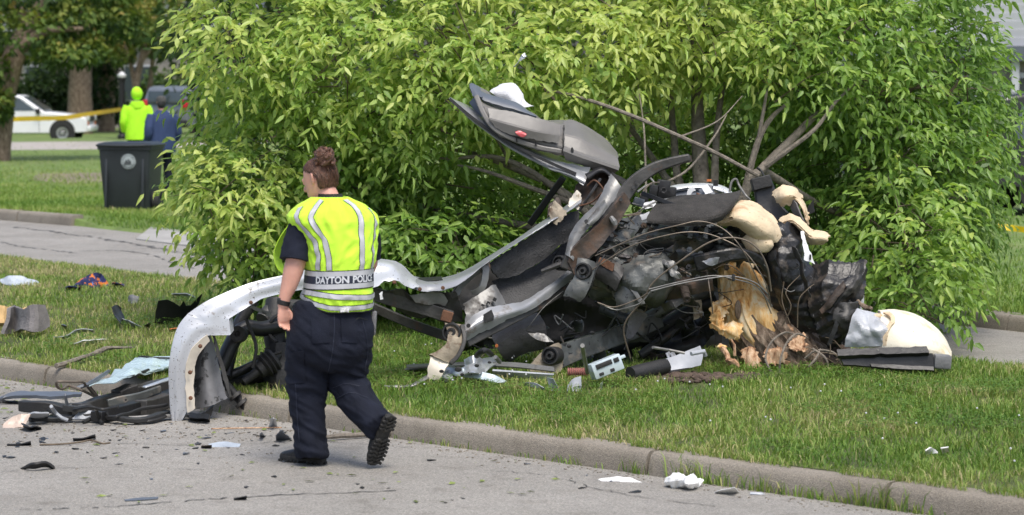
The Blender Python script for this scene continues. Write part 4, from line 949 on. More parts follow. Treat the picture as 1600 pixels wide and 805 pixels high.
# --- long brake pipes and cables arching over the metal and the stump
for L, mt_, r in (
  ([(930, 400, 17.85), (1000, 368, 17.8), (1060, 352, 17.75), (1095, 346, 17.75), (1130, 358, 17.75), (1160, 390, 17.7), (1185, 440, 17.75), (1205, 490, 17.85)], 'wire_tan', .0075),
  ([(920, 425, 17.85), (985, 385, 17.8), (1050, 366, 17.75), (1090, 363, 17.75), (1125, 372, 17.75), (1165, 395, 17.7), (1195, 440, 17.7), (1205, 480, 17.8)], 'wire_tan', .008),
  ([(985, 560, 17.85), (975, 510, 17.8), (1005, 468, 17.75), (1022, 440, 17.72), (1060, 410, 17.7), (1110, 378, 17.68), (1150, 372, 17.68), (1180, 385, 17.68), (1198, 415, 17.7), (1205, 455, 17.75)], 'wire_tan', .010),
  ([(1017, 455, 17.7), (1060, 444, 17.68), (1110, 435, 17.66), (1145, 432, 17.66), (1180, 442, 17.7), (1202, 462, 17.78)], 'wire_grey', .009),
  ([(1014, 452, 17.72), (1060, 441, 17.7), (1112, 431, 17.68), (1146, 436, 17.68), (1182, 448, 17.72), (1206, 478, 17.8)], 'wire_grey', .008),
  ([(1016, 456, 17.72), (1000, 474, 17.75), (975, 482, 17.78), (960, 484, 17.8), (935, 474, 17.82)], 'wire_grey', .008),
  ([(1012, 458, 17.72), (995, 468, 17.75), (960, 480, 17.78), (934, 473, 17.82)], 'wire_tan', .008),
  ([(945, 398, 17.85), (932, 420, 17.8), (925, 445, 17.8), (915, 465, 17.85)], 'rubber', .009),
  ([(1105, 426, 18.0), (1110, 460, 17.95), (1114, 490, 18.0)], 'wire_tan', .008),
  ([(880, 455, 18.0), (850, 480, 17.9), (828, 508, 17.9), (820, 515, 18.)], 'wire_grey', .004)):
    WR('brake_pipe', mt_, L, r * .55)
MB().box(P(1146, 434, 17.62), (.018, .03, .045), bev=.003).build('cable_clip', M['rubber'], car)

# --- front suspension under the wing, still attached
for L, r, mt_ in (([(330, 596, 17.2), (380, 578, 17.3), (430, 552, 17.4), (475, 520, 17.5)], .03, 'black_plastic'), ([(345, 575, 17.2), (366, 530, 17.25), (385, 512, 17.3), (410, 514, 17.35), (450, 505, 17.45)], .05, 'black_plastic'), ([(395, 470, 17.4), (372, 510, 17.35), (360, 555, 17.3), (352, 590, 17.2)], .04, 'black_plastic'), ([(352, 600, 17.1), (372, 622, 17.05), (386, 640, 17.0), (402, 658, 16.95)], .028, 'rubber'), ([(432, 470, 17.6), (428, 520, 17.5), (440, 580, 17.45), (446, 625, 17.4)], .07, 'rubber'), ([(470, 480, 17.7), (430, 480, 17.6), (410, 500, 17.5)], .05, 'dark_steel'), ([(340, 600, 17.3), (400, 590, 17.4), (440, 580, 17.4)], .04, 'rubber')):
    MB().tube([P(*q) for q in L], r, 10, smooth=22, jit=.03).build('suspension_arm', M[mt_], car)
MB().lathe(P(430, 560, 17.25), (-.75, -.3, -.55), [(-.04, .02), (0, .035), (.0, .07), (.02, .085), (.035, .07), (.05, .09), (.065, .07), (.08, .085), (.095, .06), (.13, .055), (.14, .03), (.25, .025)], 16).build('drive_boot', M['rubber'], car)
for k, (a, b) in enumerate(((366, 617), (376, 628), (388, 642))): MB().lathe(P(a, b, 17.0), (.6, -.1, -.7), [(0, .02), (.0, .045), (.02, .045), (.02, .02)], 12).build('strut_ring', M['dark_steel'], car)
MB().lathe(P(372, 522, 17.15), (-.2, -1, .2), [(-.05, .05), (.02, .05), (.02, .02), (.0, .015), (0, 0)], 14).build('ball_joint', M['dark_steel'], car)
RB('stay', 'mottled', [(388, 480, 17.0), (420, 494, 17.1)], [(390, 476, 17.0), (422, 488, 17.1)], .012, n=6, m=4)
for L in ([(440, 488, 17.4), (425, 500, 17.35), (420, 520, 17.35), (432, 535, 17.3)], [(400, 560, 17.2), (420, 556, 17.2), (440, 550, 17.2)], [(350, 615, 17.0), (330, 622, 16.9), (310, 636, 16.9)], [(400, 640, 17), (430, 630, 17.1), (445, 625, 17.2)], [(385, 500, 17.1), (400, 540, 17.1), (395, 575, 17.1)]):
    WR('hose', 'rubber', L, .011)
SH('knuckle', 'rubber', [[(425, 545, 17.4), (438, 540, 17.35), (450, 548, 17.4)], [(424, 585, 17.35), (440, 585, 17.28), (452, 590, 17.35)], [(432, 622, 17.3), (442, 626, 17.25), (452, 628, 17.3)]], .06, n=14, m=12, amp=.03)

# ---- loose things lying in and on the wreck
def loose(name, label, cat, mat, grid_, th, group=None, angle=14):
    o = MB().grid(grid_, th).build(name, M[mat], None, angle=angle); return tag(o, label, cat, group)
loose('floor_mat', 'worn dark grey carpet floor mat lying on top of the upturned car', 'floor mat', 'carpet', sheet([
    [(1030, 318, 18.15), (1060, 309, 18.2), (1100, 306, 18.2), (1140, 303, 18.25), (1158, 299, 18.3)],
    [(1018, 332, 18.0), (1060, 325, 17.98), (1100, 322, 17.98), (1140, 314, 18.05), (1152, 312, 18.15)],
    [(1011, 345, 17.92), (1058, 342, 17.85), (1100, 341, 17.85), (1128, 332, 17.9), (1141, 326, 18.0)],
    [(1018, 349, 17.9), (1055, 353, 17.85), (1095, 351, 17.85), (1118, 345, 17.9), (1128, 340, 17.95)]], 18, 30, amp=.008, freq=5), .012)
def cushion(name, label, A, r, mat, seed, flat=.75, amp=.2):
    a = catmull(A, 30); rings = []
    for i in range(30):
        q = P(*a[i][:3]); t = (P(*a[min(i + 1, 29)][:3]) - P(*a[max(i - 1, 0)][:3])).normalized(); x = t.cross(Vector((0, -1, 0))).normalized(); y = x.cross(t)
        e = min(1, .35 + math.sin(math.pi * i / 29) * 1.2)
        rings.append([q + (x * math.cos(k * math.pi / 10) + y * math.sin(k * math.pi / 10) * flat) * a[i][3] * e * (1 + amp * mnoise.noise(q * 7 + Vector((math.cos(k * math.pi / 10), math.sin(k * math.pi / 10), seed)) * 1.6)) for k in range(20)])
    o = MB().ring_loft(rings).build(name, M[mat]); return tag(o, label, 'seat foam')
loose('seat_foam', 'thick curved cream seat cushion bulging from under the carpet mat', 'seat foam', 'foam', jagged(sheet([
    [(1146, 322, 18.3), (1158, 315, 18.3), (1174, 320, 18.3), (1192, 331, 18.3), (1208, 346, 18.3), (1220, 365, 18.3)],
    [(1136, 334, 18.12), (1152, 326, 18.06), (1172, 332, 18.04), (1190, 343, 18.04), (1205, 355, 18.08), (1217, 370, 18.16)],
    [(1127, 345, 18.05), (1146, 340, 17.98), (1168, 345, 17.96), (1186, 356, 17.98), (1200, 366, 18.02), (1210, 376, 18.1)],
    [(1125, 349, 18.06), (1147, 349, 18.02), (1166, 355, 18.01), (1181, 367, 18.02), (1192, 377, 18.05), (1203, 381, 18.1)],
    [(1128, 352, 18.16), (1147, 352, 18.1), (1166, 359, 18.08), (1179, 371, 18.1), (1190, 383, 18.12), (1200, 384, 18.15)]], 40, 54, amp=.018, freq=6, seed=2), .02, 2), .02)
o = cushion('seat_foam', 'lower roll of yellowed foam tucked beneath the large cream cushion', [(1160, 375, 18.15, .04), (1178, 378, 18.08, .065), (1196, 382, 18.05, .06), (1206, 386, 18.1, .03)], .1, 'foam', 4)
tf = empty('torn_foam', P(1250, 350, 18.5), 'ragged ripped foam curl standing above the black torn metal', 'seat foam')
for rows, amp in (([[(1207, 300, 18.6), (1222, 294, 18.55), (1240, 296, 18.5), (1252, 308, 18.5)], [(1212, 310, 18.5), (1226, 306, 18.4), (1240, 306, 18.4), (1251, 316, 18.42)], [(1222, 320, 18.5), (1230, 320, 18.45), (1240, 316, 18.45), (1247, 322, 18.45)]], .03),
                  ([[(1236, 304, 18.5), (1246, 312, 18.45), (1255, 330, 18.4), (1260, 350, 18.4)], [(1240, 308, 18.42), (1250, 318, 18.38), (1259, 336, 18.34), (1262, 352, 18.36)], [(1244, 300, 18.5), (1256, 314, 18.48), (1262, 334, 18.45), (1264, 350, 18.42)]], .015),
                  ([[(1218, 340, 18.4), (1236, 334, 18.35), (1252, 346, 18.3), (1268, 360, 18.3), (1284, 362, 18.3), (1294, 368, 18.3)], [(1222, 350, 18.3), (1238, 346, 18.22), (1254, 358, 18.18), (1268, 370, 18.18), (1284, 372, 18.18), (1292, 374, 18.2)], [(1232, 352, 18.4), (1244, 354, 18.3), (1258, 372, 18.25), (1270, 380, 18.25), (1284, 380, 18.25), (1288, 378, 18.25)]], .03)):
    MB().grid(jagged(sheet(rows, 26, 34, amp=amp * .4, freq=9, seed=3), .022, 3, 30), .010).build('foam_piece', M['foam'], tf, angle=20)
RB('fabric_lining', 'grey_felt', [(1233, 305, 18.46), (1243, 315, 18.4), (1250, 330, 18.36), (1257, 350, 18.35)], [(1236, 322, 18.48), (1242, 335, 18.44), (1250, 345, 18.4), (1258, 355, 18.38)], .01, tf, amp=.01)
loose('airbag_cloth', 'white crumpled airbag cloth caught behind the open tailgate', 'airbag', 'white_cloth', sheet([[(765, 140, 18.85), (785, 132, 18.9), (800, 135, 18.9), (815, 148, 18.9)], [(770, 146, 18.8), (790, 145, 18.78), (808, 150, 18.8), (822, 158, 18.8)], [(790, 158, 18.78), (805, 162, 18.76), (820, 166, 18.76), (832, 168, 18.8)]], 18, 22, amp=.03, freq=8), .004)
loose('silver_foil', 'small strip of shiny foil snagged high in the leaves', 'foil', 'bright_metal', sheet([[(801, 103, 19.6), (812, 90, 19.6), (820, 83, 19.6)], [(804, 106, 19.55), (815, 96, 19.55), (823, 88, 19.58)]], 10, 14, amp=.03, freq=22), .003)
# ================================================================== LEAVES AND TREES
def leaf_template(n_seg=3):
    # lanceolate leaflet along +X (length 1), width along Y, folded along the midrib and drooping at the tip
    mid = [(0, 0, 0), (.33, 0, -.035), (.68, 0, -.075), (1, 0, -.17)]
    l = [(.3, .5, .06), (.66, .40, .0)]
    V = mid + l + [(a, -b, c) for a, b, c in l]
    F = [(0, 1, 4), (1, 5, 4), (1, 2, 5), (2, 3, 5), (0, 6, 1), (1, 6, 7), (1, 7, 2), (2, 7, 3)]
    return np.array(V, float), np.array(F)
LT_V, LT_F = leaf_template()
def norm(a): return a / np.maximum(np.linalg.norm(a, axis=-1, keepdims=True), 1e-9)
UP = np.array((0, 0, 1.))
def sprays(anchor, u, length, K, leaf_len, leaf_w, tint, droop=.32, side_jit=.3):
    """compound leaves: K pairs of leaflets and an end leaflet along each rachis; returns leaf arrays"""
    N = len(anchor); B, A, Lg, Wd, T, NN = [], [], [], [], [], []
    for k in range(K + 1):
        t = (k + .6) / (K + .6)
        pos = anchor + u * (length * t)[:, None] - UP * (droop * length * t * t)[:, None]
        tan = norm(u - UP * (2 * droop * t)); s = norm(np.cross(tan, UP) + 1e-4)
        for sd in ((0,) if k == K else (-1, 1)):
            ax = tan * (1. if sd == 0 else .62) + s * (sd * .72) - UP * .30
            ax = norm(ax + rng.normal(0, side_jit, (N, 3)))
            B.append(pos + rng.normal(0, .008, (N, 3))); A.append(ax)
            Lg.append(leaf_len * rng.uniform(.72, 1.12, N) * (1.08 if sd == 0 else (1 - .25 * abs(t - .6))))
            Wd.append(leaf_w * rng.uniform(.8, 1.15, N)); T.append(np.clip(tint + rng.normal(0, .13, N), 0, 1))
            NN.append(norm(UP + np.array((0, -.55, 0)) + rng.normal(0, .5, (N, 3))))
    return [np.concatenate(q) for q in (B, A, Lg, Wd, T, NN)]
def leaf_frames(A, NN):
    S = norm(np.cross(NN, A)); N = np.cross(A, S); return A, S, N
def leaves_mesh(name, L, mat):
    B, A, Lg, Wd, T, NN = L; X, S, N = leaf_frames(A, NN); t = LT_V
    V = (B[:, None] + X[:, None] * (t[None, :, 0:1] * Lg[:, None, None]) + S[:, None] * (t[None, :, 1:2] * Wd[:, None, None]) + N[:, None] * (t[None, :, 2:3] * (Lg * np.clip(1 + 1.1 * np.sin(B.sum(1) * 911.), -.4, 2.3))[:, None, None]))
    F = (np.arange(len(B))[:, None, None] * len(t) + LT_F[None]).reshape(-1, 3)
    return mesh_np(name, V.reshape(-1, 3), F, mat, np.repeat(T, len(t)), smooth=True)
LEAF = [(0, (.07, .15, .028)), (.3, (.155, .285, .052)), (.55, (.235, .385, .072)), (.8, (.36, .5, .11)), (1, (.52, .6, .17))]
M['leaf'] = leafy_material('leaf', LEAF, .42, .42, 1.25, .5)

# ---- the felled tree whose crown fills the picture
tree = empty('fallen_tree', MG(1140, 545), 'big leafy tree brought down behind the wrecked car, its pale green crown touching the grass', 'tree')
# crown lobes: px, py, depth, half width px, half height px, half depth m, tint (leaf green plus painted light and shade), sprays
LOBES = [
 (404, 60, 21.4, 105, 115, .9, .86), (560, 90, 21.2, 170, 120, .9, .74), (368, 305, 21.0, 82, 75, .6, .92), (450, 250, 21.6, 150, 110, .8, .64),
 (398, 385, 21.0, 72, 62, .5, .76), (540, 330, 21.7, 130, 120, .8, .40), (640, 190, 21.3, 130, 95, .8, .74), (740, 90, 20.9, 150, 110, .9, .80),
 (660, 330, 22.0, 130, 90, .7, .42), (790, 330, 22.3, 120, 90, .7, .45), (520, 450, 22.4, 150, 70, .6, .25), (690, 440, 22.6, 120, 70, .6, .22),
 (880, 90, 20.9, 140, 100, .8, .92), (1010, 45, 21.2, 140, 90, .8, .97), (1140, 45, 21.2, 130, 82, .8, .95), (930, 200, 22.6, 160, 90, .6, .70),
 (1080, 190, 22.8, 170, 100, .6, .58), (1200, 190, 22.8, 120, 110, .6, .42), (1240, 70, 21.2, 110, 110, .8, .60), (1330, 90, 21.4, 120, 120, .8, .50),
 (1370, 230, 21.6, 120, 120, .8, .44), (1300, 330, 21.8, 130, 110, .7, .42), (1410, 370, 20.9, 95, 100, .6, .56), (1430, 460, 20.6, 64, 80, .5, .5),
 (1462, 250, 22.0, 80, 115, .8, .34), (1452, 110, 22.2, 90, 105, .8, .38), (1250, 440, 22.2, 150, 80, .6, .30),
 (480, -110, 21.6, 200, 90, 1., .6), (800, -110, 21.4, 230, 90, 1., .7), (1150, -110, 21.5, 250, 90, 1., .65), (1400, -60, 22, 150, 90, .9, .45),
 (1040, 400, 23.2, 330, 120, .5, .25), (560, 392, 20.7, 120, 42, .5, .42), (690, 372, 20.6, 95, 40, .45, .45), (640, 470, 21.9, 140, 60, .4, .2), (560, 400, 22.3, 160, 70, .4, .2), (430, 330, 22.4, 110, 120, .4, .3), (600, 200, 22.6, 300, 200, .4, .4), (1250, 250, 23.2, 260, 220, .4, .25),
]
FINE = [(1500, 330, 22.6, 46, 120, .7, .36), (1505, 110, 23.0, 55, 130, .8, .30), (1475, 470, 21.6, 38, 75, .4, .38), (1420, 160, 22.8, 150, 150, .6, .22), (1400, 330, 22.9, 150, 140, .6, .22), (1532, 205, 23.0, 42, 90, .7, .36)]  # thinner leaves; own darker green plus shade put into the tint
def lobe_sprays(lobes, dens, spread=.34):
    AN, U, T, C = [], [], [], []
    for (px, py, d, rx, ry, rd, tint) in lobes:
        c = np.array(P(px, py, d)); k = d / FPX; r = np.array((rx * k, rd, ry * k))
        n = int(dens * (r[0] * r[2] + .5 * rd * (r[0] + r[2])))
        v = norm(rng.normal(0, 1, (n * 2, 3)))
        # most of the crown's leaves sit where light reaches: outside and top; fewer at the far side
        keep = rng.random(len(v)) < np.clip(.8 - .65 * v[:, 1], .2, 1); v = v[keep][:n]
        bump = np.array([mnoise.noise(Vector(q * 2.2 + c)) for q in v])
        rad = rng.uniform(1 - spread, 1.0, len(v)) + .28 * bump
        p = c + v * r * rad[:, None]
        out = norm(v * np.array((1, 1, .6)) + rng.normal(0, .45, v.shape) + UP * .05)
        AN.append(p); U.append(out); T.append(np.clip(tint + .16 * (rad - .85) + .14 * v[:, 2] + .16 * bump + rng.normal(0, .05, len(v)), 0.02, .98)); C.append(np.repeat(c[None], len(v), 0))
    return np.concatenate(AN), np.concatenate(U), np.concatenate(T), np.concatenate(C)
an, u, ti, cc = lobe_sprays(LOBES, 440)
ok = an[:, 2] > .28; an, u, ti = an[ok], u[ok], ti[ok]
# keep the crown out of the wreck itself
q = (an[:, 1] < 20.05) & (an[:, 0] > -1.4) & (an[:, 0] < 2.4) & (an[:, 2] < 1.7); an, u, ti = an[~q], u[~q], ti[~q]
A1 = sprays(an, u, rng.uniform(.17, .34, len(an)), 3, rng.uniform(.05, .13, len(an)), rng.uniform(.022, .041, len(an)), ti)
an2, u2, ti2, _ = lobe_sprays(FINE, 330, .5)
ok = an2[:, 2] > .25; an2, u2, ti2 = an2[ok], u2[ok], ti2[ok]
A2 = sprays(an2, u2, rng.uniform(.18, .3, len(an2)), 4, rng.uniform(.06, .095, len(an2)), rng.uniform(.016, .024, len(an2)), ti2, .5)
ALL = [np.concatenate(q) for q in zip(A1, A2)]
# the 300 leaves nearest the lens and in view are objects of their own
ctr = ALL[0] + ALL[1] * ALL[2][:, None] * .5
rel = ctr - np.array((0, 0, CAM_H)); zz = rel[:, 1] * _c - rel[:, 2] * _s; yy = rel[:, 1] * _s + rel[:, 2] * _c
pxx = 800 + FPX * rel[:, 0] / zz; pyy = 402.5 - FPX * yy / zz
vis = (pxx > 240) & (pxx < 1595) & (pyy > 5) & (pyy < 420)
score = np.where(vis, ALL[2] * ALL[3] / zz ** 6, -1)
top = np.argsort(-score)[:300]
M['leaf_single'] = M['leaf']
LV = []
for q in range(5):
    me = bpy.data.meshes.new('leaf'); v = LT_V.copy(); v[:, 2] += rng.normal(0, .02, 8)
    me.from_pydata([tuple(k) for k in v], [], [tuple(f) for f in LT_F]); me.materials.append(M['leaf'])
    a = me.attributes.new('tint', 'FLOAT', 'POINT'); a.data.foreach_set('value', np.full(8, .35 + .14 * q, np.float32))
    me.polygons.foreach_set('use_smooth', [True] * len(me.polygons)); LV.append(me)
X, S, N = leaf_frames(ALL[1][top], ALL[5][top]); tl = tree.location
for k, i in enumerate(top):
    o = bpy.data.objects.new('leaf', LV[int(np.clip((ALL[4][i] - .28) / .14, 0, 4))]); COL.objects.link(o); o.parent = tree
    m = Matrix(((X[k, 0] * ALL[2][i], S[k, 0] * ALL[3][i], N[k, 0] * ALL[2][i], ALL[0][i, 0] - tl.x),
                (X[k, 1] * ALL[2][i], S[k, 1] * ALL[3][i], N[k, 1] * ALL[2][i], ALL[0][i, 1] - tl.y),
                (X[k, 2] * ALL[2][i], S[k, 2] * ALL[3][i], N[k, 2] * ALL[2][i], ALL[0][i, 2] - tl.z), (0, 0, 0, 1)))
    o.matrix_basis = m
rest = np.ones(len(ALL[0]), bool); rest[top] = False
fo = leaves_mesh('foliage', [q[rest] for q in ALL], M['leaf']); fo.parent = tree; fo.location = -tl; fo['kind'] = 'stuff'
print('leaves', len(ALL[0]))

# limbs: (px, py, depth, radius)
LIMBS = [
 [(1118, 560, 20.6, .13), (1105, 400, 20.8, .095), (1096, 280, 21.0, .075), (1090, 180, 21.2, .055), (1088, 100, 21.4, .045), (1080, 0, 21.5, .03), (1070, -110, 21.6, .015)],
 [(1105, 400, 20.8, .06), (1062, 290, 21.1, .045), (1052, 200, 21.3, .034), (1045, 120, 21.4, .028), (1040, 20, 21.5, .016)],
 [(1110, 420, 20.8, .06), (1116, 290, 20.9, .042), (1120, 210, 21.0, .034), (1130, 130, 21.2, .026), (1150, 40, 21.3, .016)],
 [(1115, 480, 20.7, .07), (1165, 300, 20.5, .048), (1190, 265, 20.5, .045), (1240, 215, 20.7, .04), (1275, 180, 20.9, .032), (1310, 160, 21.2, .02)],
 [(1190, 265, 20.5, .03), (1235, 232, 20.45, .024), (1275, 200, 20.5, .02), (1310, 155, 20.6, .015), (1358, 112, 20.7, .009)],
 [(1160, 310, 20.5, .035), (1185, 220, 20.5, .03), (1205, 185, 20.6, .024), (1232, 160, 20.8, .016)],
 [(1180, 240, 20.5, .018), (1190, 190, 20.5, .018), (1198, 140, 20.6, .013), (1200, 100, 20.8, .008)],
 [(1105, 500, 20.7, .07), (1060, 320, 20.9, .05), (1035, 270, 21.2, .036), (985, 200, 21.5, .026), (940, 140, 21.6, .015)],
 [(1100, 520, 20.7, .07), (980, 380, 21.0, .05), (880, 300, 21.1, .036), (800, 262, 21.1, .03), (740, 240, 21.2, .022), (690, 232, 21.3, .014)],
 [(980, 380, 21.0, .045), (900, 320, 20.9, .034), (830, 268, 20.8, .028), (770, 245, 20.8, .022), (700, 248, 20.8, .014), (660, 242, 20.9, .008)],
 [(900, 320, 20.9, .03), (820, 290, 20.7, .024), (760, 268, 20.6, .017), (715, 258, 20.7, .01)],
 [(800, 262, 21.1, .02), (770, 210, 20.7, .012), (720, 178, 20.5, .009), (690, 150, 20.5, .006)],
 [(980, 380, 21.0, .05), (860, 360, 21.4, .04), (700, 330, 21.6, .03), (560, 300, 21.7, .02), (430, 270, 21.6, .012)],
 [(700, 330, 21.6, .022), (600, 390, 21.6, .015), (500, 420, 21.6, .01), (400, 400, 21.2, .006)],
 [(560, 300, 21.7, .018), (480, 200, 21.6, .014), (400, 120, 21.5, .008)],
 [(1040, 120, 21.4, .018), (900, 60, 21.4, .014), (760, 40, 21.4, .008)],
 [(1190, 265, 20.5, .04), (1300, 330, 21.2, .03), (1400, 360, 21.4, .018), (1470, 430, 21.1, .01)],
 [(1275, 180, 20.9, .028), (1370, 140, 21.6, .02), (1460, 130, 22.0, .012), (1530, 180, 22.5, .008)],
 [(1300, 330, 21.2, .02), (1420, 240, 22.0, .014), (1530, 260, 22.4, .008)],
 [(1185, 275, 20.0, .018), (1120, 240, 19.95, .019), (1050, 208, 19.9, .019), (980, 178, 19.95, .018), (905, 152, 20.1, .016), (850, 140, 20.4, .010)],
 [(1060, 215, 19.93, .010), (1120, 190, 20.1, .007), (1160, 150, 20.4, .004)],
 [(1010, 320, 19.9, .010), (1008, 240, 20., .010), (1005, 190, 20.2, .007), (995, 120, 20.6, .005)],
 [(1030, 290, 19.9, .010), (1075, 265, 19.95, .012), (1115, 215, 20.1, .010), (1135, 180, 20.4, .006)],
]
for i, L in enumerate(LIMBS):
    pts = [P(*q[:3]) for q in L]; rr = [q[3] * (.78 if i else .9) for q in L]
    MB().tube(pts, rr, 10 if rr[0] > .03 else 7, smooth=len(L) * 6, jit=.05).build('trunk' if i == 0 else 'branch', M['branch'], tree)
mb = MB()
sel = rng.choice(len(an), 900, replace=False)
for i in sel:
    a = Vector(an[i]); b = a + Vector(u[i]) * .2; c = a - Vector(u[i]) * random.uniform(.25, .5) - Vector((0, 0, random.uniform(.0, .15)))
    mb.tube([c, a, b], [.006, .004, .0015], 4, cap=False)
for (a, b) in (((870, 160, 20.2), (740, 60, 20.6)), ((1225, 20, 21), (1240, 70, 20.9)), ((1300, 70, 20.8), (1350, 30, 20.9)), ((760, 65, 20.4), (840, 30, 20.5)), ((1400, 160, 21.3), (1470, 120, 21.4)), ((1420, 140, 21.3), (1490, 150, 21.2)), ((1480, 150, 21.4), (1510, 120, 21.3))):
    pa, pb = P(*a), P(*b); mb.tube([pa, (pa + pb) / 2 + Vector((.03, 0, .05)), pb], [.012, .009, .005], 6, smooth=10)
o = mb.build('twigs', M['twig'], tree); o['kind'] = 'stuff'

# ---- the shattered stump under the car
stump = empty('tree_stump', MG(1215, 578), 'splintered leaning tree stump, bark below and bare yellow wood above, jammed under the wreck', 'tree stump')
def trunk_loft(axis, n=120, k=44, seed=0, flute=.08, rough=.05, lump=.08, ragged=0.):
    """tapering trunk with grooves running along it; ragged > 0 tears the upper end into splinters"""
    a = catmull(axis, k); rings = []
    for i in range(k):
        q = P(*a[i][:3]); t = (P(*a[min(i + 1, k - 1)][:3]) - P(*a[max(i - 1, 0)][:3])).normalized()
        x = t.cross(Vector((0, 1, 0))).normalized(); y = x.cross(t); ring = []
        for m in range(n):
            an_ = 2 * math.pi * m / n; c_, s_ = math.cos(an_), math.sin(an_); dirv = x * c_ + y * s_
            gr = mnoise.noise(Vector((c_ * 2.6 + seed, s_ * 2.6, i * .035))); gr2 = mnoise.noise(Vector((c_ * 7 + seed, s_ * 7, i * .06)))
            h = flute * (1 - 2.4 * abs(gr)) + rough * (1 - 2.4 * abs(gr2)) + lump * mnoise.noise(Vector((c_ + seed, s_, i * .12)))
            p_ = q + dirv * a[i][3] * (1 + h)
            if ragged and i < 4: p_ -= t * ragged * (1 - i / 4) * (.3 + 3.2 * max(0, mnoise.noise(Vector((c_ * 6 + seed, s_ * 6, 7.)))) ** 1.5 + 1.6 * max(0, mnoise.noise(Vector((c_ * 19 + seed, s_ * 19, 3.)))))
            ring.append(p_)
        rings.append(ring)
    return rings
MB().ring_loft(trunk_loft([(1312, 600, 18.3, .10), (1280, 586, 18.32, .16), (1246, 566, 18.35, .20), (1216, 544, 18.38, .215), (1194, 520, 18.42, .205), (1178, 498, 18.45, .19)], seed=2, flute=.07, rough=.08, lump=.12)).build('bark_base', M['bark'], stump)
MB().ring_loft(trunk_loft([(1200, 530, 18.41, .20), (1180, 502, 18.43, .20), (1170, 478, 18.47, .175), (1160, 452, 18.5, .145), (1152, 425, 18.55, .125), (1147, 395, 18.7, .11)], seed=5, flute=.10, rough=.06, lump=.1, ragged=.05)).build('bare_wood', M['wood'], stump)
# a long groove of darker wood, torn slabs and splinters
def slab(A, B, amp=.03, th=.02, name='wood_slab', mat='wood', seed=1):
    MB().grid(jagged(ribbon(A, B, 26, 14, bulge=.006, amp=amp * .5, freq=12, seed=seed), .03, seed, 45), th).build(name, M[mat], stump)
MB().grid(jagged(sheet([[(1126, 462, 18.36), (1113, 478, 18.26), (1111, 500, 18.2), (1117, 516, 18.2)], [(1134, 470, 18.3), (1124, 484, 18.2), (1122, 502, 18.16), (1126, 520, 18.18)], [(1142, 478, 18.3), (1134, 490, 18.22), (1132, 506, 18.2), (1137, 522, 18.2)]], 26, 34, amp=.022, freq=12, seed=4), .03, 4, 40), .008).build('torn_slab', M['wood'], stump, angle=25)
MB().grid(jagged(sheet([[(1110, 511, 18.2), (1122, 522, 18.16), (1138, 528, 18.14), (1152, 532, 18.16)], [(1114, 506, 18.18), (1126, 513, 18.13), (1142, 516, 18.12), (1158, 518, 18.16)], [(1122, 504, 18.22), (1132, 506, 18.2), (1146, 506, 18.2), (1160, 506, 18.22)]], 24, 34, amp=.022, freq=12, seed=5), .03, 5, 40), .008).build('torn_slab', M['wood'], stump, angle=25)
mb = MB().ellipsoid(P(1153, 484, 18.25), (.022, .02, .065), seg=10, rings=7); mb.build('wood_hollow', M['bark'], stump)
slab([(1158, 545, 18.2), (1161, 562, 18.16), (1168, 578, 18.14)], [(1178, 540, 18.16), (1186, 556, 18.12), (1190, 574, 18.1)], amp=.03, th=.005, mat='wood_pink', seed=7, name='torn_bark')
slab([(1196, 548, 18.12), (1194, 558, 18.1), (1198, 569, 18.09)], [(1220, 542, 18.12), (1226, 554, 18.1), (1229, 567, 18.09)], amp=.04, th=.005, mat='wood_pink', seed=8, name='torn_bark')
slab([(1238, 528, 18.16), (1234, 540, 18.12), (1240, 549, 18.1)], [(1256, 524, 18.18), (1260, 538, 18.14), (1258, 548, 18.12)], amp=.03, th=.005, mat='wood_pink', seed=9, name='torn_bark')
slab([(1207, 508, 18.26), (1220, 512, 18.24), (1236, 520, 18.22)], [(1205, 498, 18.32), (1222, 500, 18.3), (1240, 512, 18.26)], amp=.03, th=.012, mat='wood_pink', seed=10, name='torn_bark')
for (a, b, r) in (((1125, 540, 18.1), (1140, 570, 17.95), .02), ((1136, 562, 17.95), (1155, 574, 17.9), .018), ((1148, 556, 17.98), (1142, 530, 18.0), .01), ((1210, 490, 18.3), (1180, 440, 18.4), .012)):
    MB().tube([P(*a), (P(*a) + P(*b)) / 2 + Vector((.01, -.01, .01)), P(*b)], [r, r * .9, r * .5], 7, smooth=8, jit=.2).build('splinter', M['wood_pink'], stump)
MB().ellipsoid(P(1128, 542, 18.08), (.035, .02, .014)).build('cut_branch_end', M['wood'], stump)
